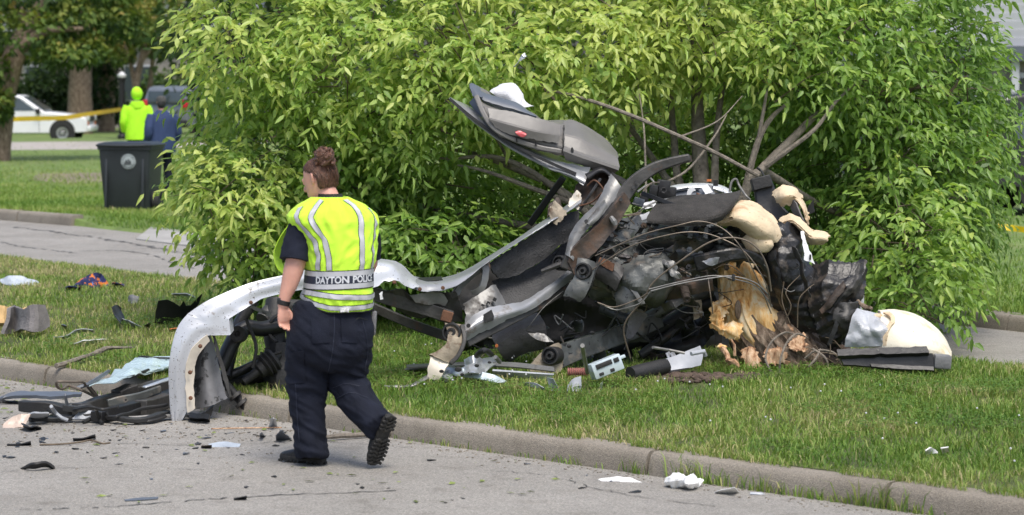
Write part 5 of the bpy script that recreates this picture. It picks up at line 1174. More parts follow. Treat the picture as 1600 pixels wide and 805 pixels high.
# root ball and loose earth
mb = MB(); ctr0 = MG(1285, 575)
g = np.zeros((26, 34, 3))
for i in range(26):
    for j in range(34):
        x_ = (j / 33 - .5) * 2; y_ = (i / 25 - .5) * 2
        h = max(0, 1 - x_ * x_ - y_ * y_) ** .5 * .2
        g[i, j] = (ctr0.x + x_ * .3, ctr0.y + .2 + y_ * .3, .12 + h * (1 + .5 * mnoise.noise(Vector((x_ * 3, y_ * 3, 1))) + .35 * mnoise.noise(Vector((x_ * 9, y_ * 9, 1)))))
mb.grid(g).build('root_ball', M['dirt'], stump)
for L in ([(1258, 560, 18.0), (1275, 548, 17.98), (1300, 550, 17.98), (1312, 562, 17.98), (1318, 578, 17.95)], [(1205, 582, 17.9), (1196, 560, 17.9), (1205, 535, 17.95), (1225, 520, 18.0), (1240, 522, 18.1)], [(1218, 585, 17.9), (1220, 560, 17.9), (1230, 535, 17.95), (1245, 522, 18.0), (1262, 528, 18.1)], [(1270, 545, 18.), (1290, 560, 17.9), (1295, 580, 17.9)], [(1320, 560, 18), (1345, 568, 18), (1350, 580, 17.95)], [(1262, 575, 17.9), (1275, 560, 17.9), (1282, 545, 18)]):
    MB().tube([P(*q) for q in L], [.0075] * (len(L) - 1) + [.004], 7, smooth=20).build('root', M['branch'], stump)
for k in range(26):
    a = P(random.uniform(1245, 1330), random.uniform(545, 575), random.uniform(17.9, 18.2)); b = a + Vector((random.uniform(-.12, .12), random.uniform(-.05, .02), random.uniform(-.12, .12)))
    mb = MB() if k == 0 else mb; mb.tube([a, (a + b) / 2 + Vector((random.uniform(-.03, .03), 0, .03)), b], [.004, .003, .001], 4, smooth=6)
o = mb.build('rootlets', M['twig'], stump); o['kind'] = 'stuff'
# bare saplings sticking out of the torn metal
for L in ([(1222, 510, 18.), (1236, 480, 17.95), (1228, 455, 17.95), (1250, 430, 18)], [(1246, 512, 18.), (1248, 470, 17.95), (1262, 452, 17.95), (1272, 444, 18.0)], [(1234, 505, 18.), (1222, 470, 18), (1225, 440, 18.)]):
    MB().tube([P(*q) for q in L], [.005, .004, .003, .002][:len(L)], 5, smooth=14).build('shoot', M['twig'], stump)
mb = MB(); c = MG(1085, 592)
rm = random.Random(4)
for k in range(150):
    a = rm.uniform(0, 6.28); r = rm.random() ** .5; s = rm.uniform(.012, .05)
    R = Matrix.Rotation(rm.uniform(0, 6), 3, 'Z') @ Matrix.Rotation(rm.uniform(-.5, .5), 3, 'X')
    x_, y_ = c.x + math.cos(a) * r * .42, c.y + math.sin(a) * r * .28
    mb.ellipsoid((x_, y_, float(med_z(x_, y_)) + .01), (s, s * .7, s * .45), R, 7, 5)
o = mb.build('loose_soil', M['dirt']); tag(o, kind='stuff')
# ================================================================== DEBRIS
def gsheet(rows, n=14, m=18, amp=.0, freq=9, seed=1, lin=False, road=False):
    """sheet from rows of (px, py, height above the ground there)"""
    fn = linear if lin else catmull
    conv = []; zf = (lambda p: 0.) if road else (lambda p: float(med_z(p.x, p.y)))
    stand = max(q[2] for row in rows for q in row) >= .095
    nb = len(rows[-1])
    def ground(a, b, h):
        z = (0 if road else .15) + h
        for _ in range(4): p = G(a, b, z); z = zf(p) + h
        return G(a, b, z)
    foot = [ground(a, b, min(h, .06)).y for a, b, h in rows[-1]]
    for ri, row in enumerate(rows):
        r = []
        for ci, (a, b, h) in enumerate(row):
            if stand and ri < len(rows) - 1:     # things that stand or lie raised rise from where their foot is
                d = float(np.interp(ci / max(1, len(row) - 1), np.linspace(0, 1, nb), foot)); r.append(tuple(P(a, b, d + .05 * (len(rows) - 1 - ri))))
            else: r.append(tuple(ground(a, b, min(h, .06) if stand else h)))
        conv.append(r)
    r = np.array([fn(row, m) for row in conv]); g = np.zeros((n, m, 3))
    for j in range(m): g[:, j] = fn(r[:, j], n)
    return crumple(g, amp, freq, seed)
def deb(name, label, cat, mat, g, th=.006, group=None, parent=None):
    o = MB().grid(g, th).build(name, M[mat], parent, angle=16)
    return o if parent else tag(o, label, cat, group)
def gp(a, b, h, road=False):
    z = h
    for _ in range(4):
        p = G(a, b, z); z = (0 if road else float(med_z(p.x, p.y))) + h
    return G(a, b, z)
# ---- in front of the wreck
bw = empty('crumpled_bracket', MG(745, 598), 'crumpled white sheet metal bracket with dark holes lying before the rusty mount', 'metal scrap')
for nm, rows, am, mt_ in (
  ('bracket_wing', [[(683, 566, .1), (690, 585, .05), (692, 600, .01)], [(694, 565, .1), (700, 588, .05), (704, 603, .0)], [(702, 572, .08), (708, 592, .04), (712, 600, .0)]], .015, 'bright_metal'),
  ('bracket_body', [[(696, 566, .13), (720, 576, .1), (740, 570, .12), (752, 560, .16), (776, 558, .18)], [(700, 578, .1), (720, 583, .08), (742, 578, .1), (756, 572, .12), (780, 568, .14)], [(702, 582, .06), (722, 590, .05), (745, 588, .06), (762, 578, .08), (780, 572, .1)]], .03, 'bright_metal'),
  ('bracket_body', [[(728, 563, .17), (740, 556, .19), (752, 560, .17)], [(728, 580, .1), (742, 582, .08), (758, 578, .1)]], .01, 'bright_metal'),
  ('bracket_blade', [[(722, 577, .1), (750, 582, .07), (775, 588, .04), (792, 598, .01)], [(724, 590, .05), (750, 594, .03), (772, 598, .015), (788, 599, .0)]], .006, 'lightbox')):
    deb(nm, '', '', mt_, gsheet(rows, 16, 30, am, 11, 4), .008, parent=bw)
for a, b, h, r in ((690, 580, .1, .02), (697, 596, .05, .016), (716, 577, .14, .03), (745, 571, .16, .02), (732, 582, .1, .008), (737, 584, .09, .008), (765, 566, .18, .016), (722, 585, .1, .018)):
    MB().ellipsoid(gp(a, b, h) + Vector((0, -.012, .0)), (r * .75, .003, r * .55)).build('hole', M['rubber'], bw)
MB().tube([gp(745, 556, .2), gp(752, 549, .24), gp(760, 548, .24), gp(767, 554, .2)], .018, 10, smooth=8).build('black_sleeve', M['rubber'], bw)
MB().tube([gp(774, 558, .17), gp(781, 566, .13)], .014, 8).build('rolled_end', M['steel'], bw)
sr = empty('metal_channel', MG(810, 590), 'long grey ribbed metal channel lying flat in the grass under the chassis', 'metal scrap')
deb('channel_web', '', '', 'steel', gsheet([[(635, 572, .07), (720, 568, .09), (800, 568, .1), (866, 575, .08)], [(636, 576, .06), (720, 573, .07), (800, 575, .08), (867, 582, .06)]], 5, 24), .01, parent=sr)
deb('channel_flange', '', '', 'lightgrey', gsheet([[(770, 577, .075), (866, 584, .055)], [(770, 586, .03), (862, 592, .02)]], 5, 18), .012, parent=sr)
deb('channel_flange', '', '', 'steel', gsheet([[(633, 575, .055), (700, 574, .06)], [(634, 581, .02), (700, 582, .02)]], 5, 18), .012, parent=sr)
st = MB().tube([gp(682, 580, .06), gp(655, 597, .035), gp(640, 603, .02), gp(618, 604, .02), gp(600, 603, .03)], [.02, .02, .016, .018, .006], 8, smooth=20, flat=.5).build('metal_strip', M['steel']); tag(st, 'thin bent metal strip poking out into the grass beside the officer', 'metal scrap')
for rows, lab in (([[(818, 598, .05), (835, 598, .06), (850, 606, .04)], [(820, 602, .03), (836, 606, .03), (852, 610, .02)]], 'small bent grey shard in the grass below the metal channel'),
                  ([[(855, 590, .08), (864, 592, .08)], [(858, 611, .0), (874, 611, .0)]], 'upright split grey plastic piece right of the bent shard'),
                  ([[(887, 602, .07), (896, 592, .12), (908, 588, .13)], [(886, 612, .0), (896, 612, .0), (909, 612, .0)]], 'rounded grey plastic flap standing in the grass left of the pale box'),
                  ([[(938, 600, .06), (942, 596, .08)], [(934, 612, .0), (940, 613, .0)]], 'white paper scrap upright in the grass below the pale box')):
    deb('plastic_scrap', lab, 'scrap', 'paper' if 'white' in lab else 'lightgrey', gsheet(rows, 8, 10, .006), .004)
pb = empty('radio_housing', MG(946, 588), 'pale blue metal box frame lying tilted in the grass with a slot opening', 'metal box')
R_ = Matrix.Rotation(-.35, 3, 'Y') @ Matrix.Rotation(.3, 3, 'Z')
c0 = gp(946, 573, .13)
MB().box(c0, (.2, .1, .1), R_, bev=.006).build('housing', M['lightbox'], pb)
for dx, dz, sx, sz in ((-.02, .022, .11, .03), (.065, .02, .035, .028), (-.055, -.028, .03, .018), (.02, -.03, .028, .02)):
    MB().box(c0 + R_ @ Vector((dx, -.051, dz)), (sx, .012, sz), R_, bev=.003).build('slot', M['rubber'], pb)
MB().box(c0 + R_ @ Vector((.115, -.02, .02)), (.04, .03, .02), R_, bev=.003).build('lug', M['lightbox'], pb)
MB().tube([gp(910, 540, .36), gp(914, 565, .22), gp(918, 582, .1)], .014, 8).build('post', M['wire_grey'], pb)
for k in range(4): pass
rc = MB(); p0, p1 = gp(888, 581, .06), gp(918, 581, .07)
for k in range(11):
    q = p0.lerp(p1, k / 10); rc.lathe(q, (1, 0, 0), [(-.006, .02), (0, .028), (.006, .02)], 10)
tag(rc.build('red_coil', M['red_coil']), 'short dull red ribbed hose beside the pale metal box', 'hose')
gb = empty('grey_bracket', MG(1060, 580), 'light grey cast bracket with raised fins lying by the loose soil', 'bracket')
deb('plate', '', '', 'lightgrey', gsheet([[(1038, 566, .12), (1062, 556, .16), (1092, 543, .2)], [(1034, 576, .07), (1064, 568, .1), (1096, 556, .14)], [(1022, 586, .01), (1062, 580, .03), (1092, 572, .05)]], 14, 18, .006), .02, parent=gb)
for a in (1040, 1047): deb('fin', '', '', 'lightgrey', gsheet([[(a, 552, .2), (a + 4, 550, .2)], [(a + 8, 570, .1), (a + 13, 568, .1)]], 6, 5), .01, parent=gb)
MB().tube([gp(1080, 553, .18), gp(1100, 549, .19), gp(1102, 556, .16)], .014, 8).build('stub', M['lightgrey'], gb)
MB().tube([gp(1020, 543, .25), gp(1045, 547, .22), gp(1070, 552, .2)], .009, 7).build('rod', M['wire_grey'], gb)
dp = MB().tube([gp(985, 585, .05), gp(1010, 580, .06), gp(1040, 572, .08)], [.05, .055, .05], 12, smooth=12, jit=.04).build('rubber_pipe', M['rubber']); tag(dp, 'thick dark rubber pipe half hidden behind the light grey cast bracket', 'pipe')

# ---- right of the stump: tank, film and trim rail
tk = empty('fuel_tank', MG(1430, 575), 'smooth cream dome of moulded plastic resting on a black trim rail', 'tank')
SH('tank_shell', 'foam_white', [[(1372, 489, 18.15), (1400, 487, 18.2), (1430, 494, 18.2), (1455, 510, 18.2), (1474, 530, 18.2), (1484, 552, 18.2)],
                             [(1376, 496, 17.95), (1404, 500, 17.92), (1432, 508, 17.92), (1455, 522, 17.94), (1472, 538, 17.97), (1484, 556, 18.0)],
                             [(1380, 540, 17.85), (1405, 540, 17.8), (1434, 542, 17.8), (1456, 546, 17.82), (1470, 552, 17.86), (1482, 562, 17.9)],
                             [(1380, 572, 17.9), (1405, 572, 17.85), (1434, 572, 17.85), (1456, 572, 17.88), (1468, 572, 17.9), (1480, 574, 17.95)]], .02, tk, n=30, m=40, amp=.012, freq=3)
RB('torn_rim', 'foam', [(1380, 490, 17.93), (1390, 500, 17.88), (1382, 520, 17.84), (1380, 540, 17.83)], [(1390, 489, 17.93), (1397, 502, 17.88), (1388, 520, 17.83), (1386, 540, 17.82)], .012, tk, n=20, m=5, amp=.012, freq=10)
MB().ellipsoid(P(1372, 495, 17.95), (.04, .03, .022)).build('foam_blob', M['foam'], tk)
loose('plastic_film', 'crinkled clear grey plastic film bulging between torn black skin and cream dome', 'plastic film', 'film', sheet([
    [(1340, 486, 18.0), (1355, 486, 17.98), (1375, 492, 17.95), (1392, 506, 17.93)], [(1330, 505, 17.9), (1352, 505, 17.85), (1372, 510, 17.83), (1390, 514, 17.84)], [(1322, 525, 17.88), (1350, 524, 17.82), (1372, 525, 17.8), (1382, 530, 17.81)], [(1320, 542, 17.9), (1348, 543, 17.85), (1370, 543, 17.83), (1380, 543, 17.83)]], 26, 28, amp=.03, freq=9), .003)
mb = empty('trim_rail', MG(1390, 580), 'long black plastic trim rail lying in the grass right of the stump', 'trim rail')
RB('rail_face', 'black_plastic', [(1308, 546, 17.7), (1380, 543, 17.7), (1448, 541, 17.7)], [(1310, 556, 17.66), (1380, 553, 17.66), (1452, 551, 17.66)], .03, mb, n=16, m=5, lin=True)
RB('rail_side', 'black_plastic', [(1312, 556, 17.70), (1380, 553, 17.70), (1458, 552, 17.70)], [(1318, 570, 17.68), (1390, 574, 17.68), (1460, 577, 17.68)], .04, mb, n=16, m=5, lin=True)
RB('rail_lip', 'black_plastic', [(1360, 568, 17.66), (1400, 570, 17.66), (1458, 573, 17.66)], [(1362, 573, 17.64), (1400, 576, 17.64), (1460, 579, 17.64)], .02, mb, n=12, m=4, lin=True)
MB().box(P(1472, 565, 17.72), (.11, .1, .09), Matrix.Rotation(.08, 3, 'Y'), bev=.012).build('end_cap', M['mottled'], mb)
for a in (1330, 1372, 1410, 1440): MB().lathe(P(a, 547, 17.65), (0, -1, .1), [(0, .006), (.008, .006), (.008, 0)], 8).build('screw', M['wire_grey'], mb)
for q in range(3):
    a = 1345 + q * 3
    MB().tube([P(1340 + q * 8, 470 + q * 6, 18.1), P(1350 + q * 4, 480, 18.05), P(1362 - q * 3, 482 + q * 4, 18.1)], .012, 6, smooth=8).build('dead_twig', M['bark'], stump)

# ---- litter on the left grass
bg_ = loose('plastic_bag', 'crumpled pale blue-grey plastic bag lying on the grass far left', 'plastic bag', 'bag', gsheet([[(2, 438, .05), (14, 431, .16), (36, 428, .19), (52, 434, .12), (60, 441, .03)], [(2, 441, .03), (16, 437, .1), (36, 436, .12), (50, 440, .07), (60, 444, .02)], [(4, 445, .0), (20, 446, .0), (36, 446, .0), (50, 446, .0), (58, 446, .0)]], 16, 24, .05, 5), .006)
cl = empty('patterned_cloth', MG(145, 448), 'dropped cloth with a bright orange and navy blue pattern', 'cloth')
def clothmat():
    m = pm('cloth_print', (.012, .018, .085), .9, 0, .4, 10, .3, 60, dirt=((.62, .17, .02), .55, 13, .02), spots=((.09, .16, .4), 22, .66)); return m
M['cloth_print'] = clothmat()
for rows, am in (([[(122, 446, .04), (136, 434, .2), (148, 429, .26), (156, 432, .22), (166, 445, .06)], [(118, 448, .02), (136, 441, .1), (148, 438, .14), (158, 441, .1), (168, 447, .03)], [(115, 450, .0), (134, 450, .0), (148, 450, .0), (160, 449, .0), (170, 449, .0)]], .035),
                 ([[(102, 450, .03), (114, 446, .05), (126, 446, .05)], [(104, 452, .0), (114, 451, .0), (126, 452, .0)]], .02), ([[(176, 443, .04), (184, 442, .05), (195, 446, .02)], [(174, 446, .0), (184, 447, .0), (193, 448, .0)]], .02)):
    deb('cloth_fold', '', '', 'cloth_print', gsheet(rows, 16, 26, am, 9), .008, parent=cl)
fp = empty('foam_panel', MG(30, 522), 'grey felt covered moulded panel standing on the grass at the left edge', 'moulded panel')
deb('felt_shell', '', '', 'grey_felt', gsheet([[(12, 482, .28), (24, 478, .32), (40, 484, .28), (52, 478, .32), (64, 480, .3)], [(10, 500, .2), (24, 498, .24), (40, 500, .24), (54, 498, .24), (70, 500, .2)], [(2, 522, .02), (22, 522, .0), (36, 516, .08), (52, 520, .05), (72, 514, .06)]], 18, 24, .01, 5), .03, parent=fp)
deb('foam_core', '', '', 'tan_foam', gsheet([[(-14, 482, .26), (0, 481, .27), (14, 480, .28)], [(-14, 496, .18), (0, 496, .18), (11, 494, .2)], [(-14, 512, .04), (0, 511, .05), (8, 506, .08)]], 10, 14, .01), .05, parent=fp)
deb('foam_edge', '', '', 'tan_foam', gsheet([[(34, 482, .29), (42, 484, .28), (48, 480, .31)], [(36, 486, .26), (42, 488, .25), (47, 484, .28)]], 6, 8, .01), .02, parent=fp)
for nm, lab, rows, mt_, am in (
  ('torn_plastic', 'small curled black plastic strip left of the jagged panel', [[(174, 480, .22), (182, 477, .25), (190, 481, .21)], [(180, 494, .12), (188, 494, .12), (192, 494, .12)], [(188, 506, .03), (192, 505, .02), (196, 504, .02)]], 'black_plastic', .012),
  ('grey_strip', 'flat grey strip trailing from the curled black plastic', [[(192, 497, .06), (205, 503, .05), (222, 509, .02)], [(194, 504, .0), (206, 510, .0), (224, 512, .0)]], 'lightgrey', .01),
  ('black_scrap', 'little black scrap at the end of the flat grey strip', [[(226, 508, .05), (235, 504, .08)], [(226, 514, .0), (234, 512, .0)]], 'black_plastic', .01),
  ('white_strip', 'white flat paper-like strip on the grass', [[(112, 538, .02), (135, 533, .05), (166, 530, .03)], [(116, 541, .0), (140, 540, .0), (162, 536, .0)]], 'white_plastic', .012),
  ('grey_cup', 'small silver and brown broken part in the grass', [[(200, 464, .1), (208, 460, .14), (216, 466, .08)], [(198, 474, .0), (206, 475, .0), (216, 475, .0)]], 'mottled', .03),
  ('grey_scrap', 'grey curved scrap beyond the jagged black panel', [[(268, 458, .05), (285, 458, .06), (305, 466, .03)], [(270, 463, .0), (286, 465, .0), (304, 468, .0)]], 'lightgrey', .015),
  ('orange_cap', 'small orange lens fragment beside the white wing', [[(265, 514, .04), (275, 512, .05), (283, 514, .04)], [(266, 520, .0), (275, 520, .0), (283, 520, .0)]], 'orange', .006),
  ('bent_wire_strip', 'long thin grey strip lying bent in the dry grass', [[(83, 526, .03), (104, 523, .04), (120, 515, .05), (145, 514, .04)], [(86, 529, .0), (106, 528, .0), (124, 519, .02), (146, 517, .02)]], 'lightgrey', .012),
  ('grey_scrap', 'tiny blue grey scrap near the moulded panel', [[(96, 507, .05), (104, 508, .06)], [(96, 513, .0), (106, 514, .0)]], 'blue_grey', .01),
  ('white_scrap', 'two small white paper bits on the grass at far right', [[(1446, 704, .05), (1456, 700, .06), (1464, 706, .03)], [(1446, 709, .02), (1456, 708, .03), (1466, 709, .02)]], 'paper', .012),
  ('white_scrap', 'tiny white paper bit right of the pair on the far right grass', [[(1470, 701, .05), (1482, 698, .06)], [(1472, 707, .02), (1482, 704, .03)]], 'paper', .01)):
    deb(nm, lab, 'scrap', mt_, gsheet(rows, 14, 22, am, 9, 5), .006)
_d = MG(262, 508).y
tag(MB().prism([P(a, b, _d + .0025 * (a - 241) - .0015 * (508 - b)) for a, b in ((241, 509), (243, 488), (247, 470), (262, 468), (272, 473), (281, 479), (287, 470), (291, 478), (298, 477), (308, 466), (317, 458), (311, 474), (300, 492), (291, 502), (278, 508), (262, 509))], (0, .008, 0)).build('torn_plastic', M['black_plastic'], smooth=False), 'jagged torn black plastic panel with a pointed wing standing upright on the grass', 'scrap')
sk = MB().tube([gp(88, 572, .02), gp(108, 566, .03), gp(140, 555, .035), (gp(158, 548, .05)), gp(170, 544, .05), gp(207, 543, .04)], [.02, .018, .014, .018, .014, .006], 7, smooth=26, jit=.15).build('fallen_stick', M['branch']); tag(sk, 'long dark and pale stick lying on the grass near the kerb', 'stick')
gs = empty('windscreen', MG(215, 590), 'shattered sagging blue-green windscreen sheet draped over the kerb', 'windscreen')
deb('glass', '', '', 'glass_sheet', gsheet([[(215, 562, .05), (240, 559, .06), (272, 560, .06)], [(182, 582, .06), (222, 578, .08), (272, 571, .05)], [(140, 606, .06), (190, 594, .08), (232, 584, .06), (272, 576, .02)]], 20, 34, .022, 7), .006, parent=gs)
MB().tube([gp(215, 560, .07), gp(222, 557, .07), gp(240, 559, .07), gp(275, 560, .07)], .007, 6, smooth=14).build('seal', M['rubber'], gs)
MB().tube([gp(183, 592, .08), gp(205, 589, .08), gp(220, 583, .08), gp(232, 578, .07)], .01, 6, smooth=14).build('seal', M['rubber'], gs)
MB().tube([gp(120, 607, .06), gp(138, 600, .08), gp(158, 588, .09), gp(170, 580, .08)], .012, 6, smooth=14).build('seal', M['blue_grey'], gs)

# ---- wreckage heaped on the road at the left
bm_ = empty('bumper_beam', G(190, 655, 0), 'heap of twisted black bumper beams and bars lying along the kerb under the white wing', 'bumper wreckage')
def RP(a, b, h): return gp(a, b, h, True)
def beam(name, pts, w, h, mat):
    q = [RP(*k) for k in pts]; a = catmull([tuple(k) for k in q], 16); rings = []
    for i in range(16):
        t = Vector(a[min(i + 1, 15)] - a[max(i - 1, 0)]).normalized(); y = Vector((-t.y, t.x, 0)).normalized(); x = y.cross(t); c = Vector(a[i]) + Vector((0, 0, .012 * mnoise.noise(Vector(a[i]) * 6)))
        ww, hh = w * (1 + .3 * mnoise.noise(c * 5)), h * (1 + .3 * mnoise.noise(c * 4))
        rings.append([c + x * hh / 2 + y * ww / 2, c + x * hh / 2 - y * ww / 2, c - x * hh / 2 - y * ww / 2, c - x * hh / 2 + y * ww / 2])
    return MB().ring_loft(rings).build(name, M[mat], bm_, bevel=.006, angle=35)
beam('beam', [(120, 640, .06), (170, 627, .07), (220, 612, .1), (270, 597, .14), (340, 574, .22)], .07, .08, 'dark_steel')
beam('beam_cap', [(224, 605, .15), (246, 598, .17), (268, 590, .19), (320, 572, .26)], .05, .012, 'bright_metal')
beam('beam', [(150, 652, .04), (200, 640, .05), (240, 628, .06), (275, 616, .08), (330, 600, .12)], .08, .07, 'black_plastic')
beam('beam_block', [(182, 622, .08), (196, 618, .09), (208, 614, .1)], .1, .10, 'dark_steel')
beam('beam_block', [(220, 638, .05), (240, 632, .05), (262, 626, .06)], .08, .09, 'dark_steel')
beam('beam_flange', [(168, 632, .07), (205, 622, .1), (250, 608, .13)], .03, .05, 'under_metal')
beam('lower_bar', [(165, 653, .03), (200, 656, .03), (230, 655, .03), (262, 645, .04)], .05, .03, 'rubber')
beam('rod', [(200, 652, .03), (240, 651, .03), (300, 648, .03)], .018, .018, 'wire_grey')
beam('rod', [(180, 652, .05), (215, 641, .06), (262, 632, .08)], .02, .02, 'rubber')
beam('bumper_bar', [(34, 634, .06), (60, 636, .06), (90, 639, .05), (112, 643, .04)], .08, .06, 'rubber')
beam('bumper_bar', [(46, 657, .02), (80, 655, .02), (114, 653, .03)], .05, .03, 'rubber')
beam('arm', [(105, 633, .12), (103, 625, .16), (102, 617, .2)], .02, .02, 'blue_grey')
beam('arm', [(102, 637, .08), (120, 640, .08), (140, 638, .08)], .04, .04, 'dark_steel')
for L in ([(115, 640, .08), (140, 636, .12), (160, 640, .1), (185, 636, .12)], [(75, 640, .05), (95, 650, .03), (130, 650, .04), (160, 645, .06)], [(150, 640, .1), (155, 655, .03), (160, 662, .01)], [(130, 660, .01), (150, 652, .03), (168, 646, .06)], [(280, 640, .06), (260, 650, .03), (235, 658, .02), (210, 660, .01)]):
    MB().tube([RP(*q) for q in L], .011, 6, smooth=16).build('cable', M['rubber'], bm_)
MB().tube([RP(80, 635, .12), RP(86, 644, .07), RP(95, 652, .04), RP(106, 657, .02)], .011, 7, smooth=14).build('pale_rod', M['lightgrey'], bm_)
wl = MB().tube([RP(150, 621, .06), RP(130, 611, .17), RP(108, 603, .2), RP(98, 608, .2), RP(90, 605, .22), RP(88, 598, .25), RP(94, 596, .26), RP(115, 597, .25), RP(129, 597, .24), RP(134, 602, .2), RP(148, 618, .08), RP(154, 622, .05)], .0085, 7, smooth=50).build('bent_wire_loop', M['wire_tan']); tag(wl, 'long bent wire loop rising over the bumper wreckage by the kerb', 'wire')
tag(MB().tube([RP(136, 596, .22), RP(142, 606, .14), RP(152, 618, .06)], .008, 7, smooth=10).build('bent_wire', M['wire_tan']), 'short bent wire lying next to the long wire loop', 'wire')
for nm, lab, rows, mt_, am, th in (
  ('flat_trim', 'long flat blue-grey trim panel lying on the road at the left edge', [[(-12, 622, .05), (30, 616, .06), (80, 617, .06), (128, 618, .05)], [(-12, 626, .03), (30, 623, .04), (80, 625, .04), (126, 622, .04)]], 'blue_grey', .008, .02),
  ('broken_cover', 'broken pale panel with a black edge lying behind the pink film', [[(45, 644, .08), (58, 643, .09), (76, 643, .08)], [(46, 654, .02), (58, 655, .02), (74, 652, .03)]], 'lightgrey', .012, .01),
  ('broken_cover', 'small white and red broken lamp piece under the bumper beams', [[(124, 646, .08), (135, 643, .1), (146, 645, .08)], [(112, 656, .02), (130, 656, .02), (144, 653, .03)]], 'lightgrey', .012, .01),
  ('black_strip', 'wide black underlay strip beneath the blue-grey trim panel', [[(-12, 624, .02), (40, 628, .02), (70, 632, .02)], [(-12, 631, .0), (30, 630, .0), (60, 634, .0)]], 'black_plastic', .02, .012),
  ('pink_film', 'crumpled pinkish clear plastic on the road at the far left', [[(20, 654, .06), (34, 648, .12), (46, 650, .1)], [(6, 664, .01), (26, 664, .02), (42, 660, .04)], [(4, 669, .0), (24, 669, .0), (36, 668, .0)]], 'pink_film', .03, .004),
  ('leafy_rag', 'dark torn rag with leaves beside the pinkish plastic', [[(34, 660, .05), (48, 660, .06), (64, 664, .03)], [(36, 668, .0), (50, 668, .0), (66, 668, .0)]], 'black_plastic', .03, .006),
  ('black_block', 'black plastic block hanging below the wing flange', [[(296, 645, .06), (312, 647, .06), (328, 648, .06)], [(296, 654, .0), (312, 654, .0), (328, 654, .0)]], 'black_plastic', .01, .03),
  ('black_scrap', 'angular black and silver shard on the road behind the walking officer', [[(430, 680, .04), (440, 672, .08), (446, 680, .04)], [(432, 686, .0), (444, 687, .0), (458, 685, .0)]], 'blue_grey', .012, .006),
  ('silver_scrap', 'small crushed silver can-like scrap at the foot of the kerb', [[(421, 656, .06), (427, 653, .08), (432, 658, .05)], [(421, 666, .0), (427, 667, .0), (433, 666, .0)]], 'bright_metal', .02, .006),
  ('dark_scrap', 'dark triangular shard left of the angular shard', [[(405, 676, .05), (409, 674, .06)], [(407, 682, .0), (415, 681, .0)]], 'blue_grey', .006, .006),
  ('black_scrap', 'bow shaped black plastic piece on the open road', [[(114, 682, .03), (130, 684, .02), (149, 680, .035)], [(115, 687, .0), (130, 687, .0), (150, 686, .0)]], 'black_plastic', .008, .006),
  ('black_scrap', 'thin black bracket bar with an upturned end on the road', [[(11, 693, .015), (30, 693, .015), (48, 689, .03)], [(11, 695, .0), (30, 695, .0), (49, 695, .0)]], 'black_plastic', .003, .006),
  ('grey_curl', 'curved grey rubber piece lying alone on the near road', [[(34, 728, .02), (55, 722, .05), (74, 720, .05), (86, 728, .02)], [(30, 731, .0), (52, 729, .02), (72, 727, .02), (86, 732, .0)]], 'rubber', .01, .012),
  ('paper_sheet', 'flat white paper lying on the road, leftmost of the papers near the kerb', [[(934, 747, .01), (960, 744, .02), (985, 746, .02)], [(940, 751, .003), (965, 752, .003), (1004, 753, .003)]], 'paper', .012, .003),
  ('crumpled_paper', 'crumpled white tissue heap on the road beside the kerb', [[(1046, 749, .03), (1060, 746, .045), (1078, 747, .05), (1092, 750, .03)], [(1043, 752, .03), (1060, 750, .05), (1078, 752, .05), (1094, 754, .02)], [(1041, 755, .01), (1060, 758, .01), (1078, 760, .01), (1095, 758, .01)]], 'paper', .03, .003),
  ('paper_sheet', 'folded white card on the road, right of the tissue heap', [[(1120, 766, .02), (1134, 763, .035), (1148, 761, .05)], [(1115, 769, .003), (1136, 770, .003), (1155, 769, .003)]], 'paper', .006, .003),
  ('grey_litter', 'flat pale scrap of litter on the road right of the folded card', [[(1172, 770, .01), (1190, 769, .015)], [(1172, 773, .003), (1196, 773, .003)]], 'lightgrey', .006, .003),
  ('clear_film', 'flat clear plastic piece on the road in front of the white wing', [[(325, 693, .012), (350, 690, .02), (376, 694, .012)], [(330, 698, .003), (350, 698, .003), (374, 698, .003)]], 'bag', .006, .002),
  ('red_scrap', 'dark red brown shard beside the flat clear plastic', [[(315, 696, .02), (331, 695, .025)], [(314, 699, .0), (331, 699, .0)]], 'rusty', .006, .004),
  ('black_scrap', 'little black hook shaped shard on the near road', [[(365, 779, .01), (378, 776, .02), (386, 775, .025)], [(366, 780, .0), (378, 779, .0), (385, 779, .0)]], 'black_plastic', .002, .004),
  ('grey_sliver', 'long thin grey sliver lying flat on the near road', [[(194, 781, .006), (220, 778, .01), (248, 777, .006)], [(196, 783, .003), (220, 782, .003), (246, 780, .003)]], 'blue_grey', .002, .003)):
    deb(nm, lab, 'scrap' if 'paper' not in nm else 'paper', mt_, gsheet(rows, 16, 24, am, 18 if 'crumpled' in nm else 9, 7, road=True), th)
br = empty('broken_branch', G(560, 678, 0), 'thin broken branch lying along the foot of the kerb beside the officer', 'branch')
MB().tube([RP(505, 684, .02), RP(530, 681, .025), RP(560, 680, .02), RP(590, 678, .02), RP(610, 676, .03), RP(632, 664, .06), RP(650, 653, .1)], [.012, .016, .015, .013, .013, .010, .006], 7, smooth=30, jit=.1).build('main_limb', M['branch'], br)
MB().tube([RP(628, 667, .05), RP(642, 660, .07), RP(658, 658, .08)], [.008, .006, .003], 6, smooth=10).build('side_twig', M['branch'], br)
MB().tube([RP(632, 668, .05), RP(634, 680, .02), RP(640, 690, .0)], [.005, .004, .003], 5, smooth=8).build('side_twig', M['branch'], br)
tag(MB().tube([RP(62, 695, .006), RP(95, 694, .008), RP(125, 691, .012), (RP(142, 688, .012)), RP(160, 693, .005), RP(172, 692, .004)], .0055, 6, smooth=24).build('long_twig', M['twig']), 'long thin brown twig lying on the open road', 'twig')
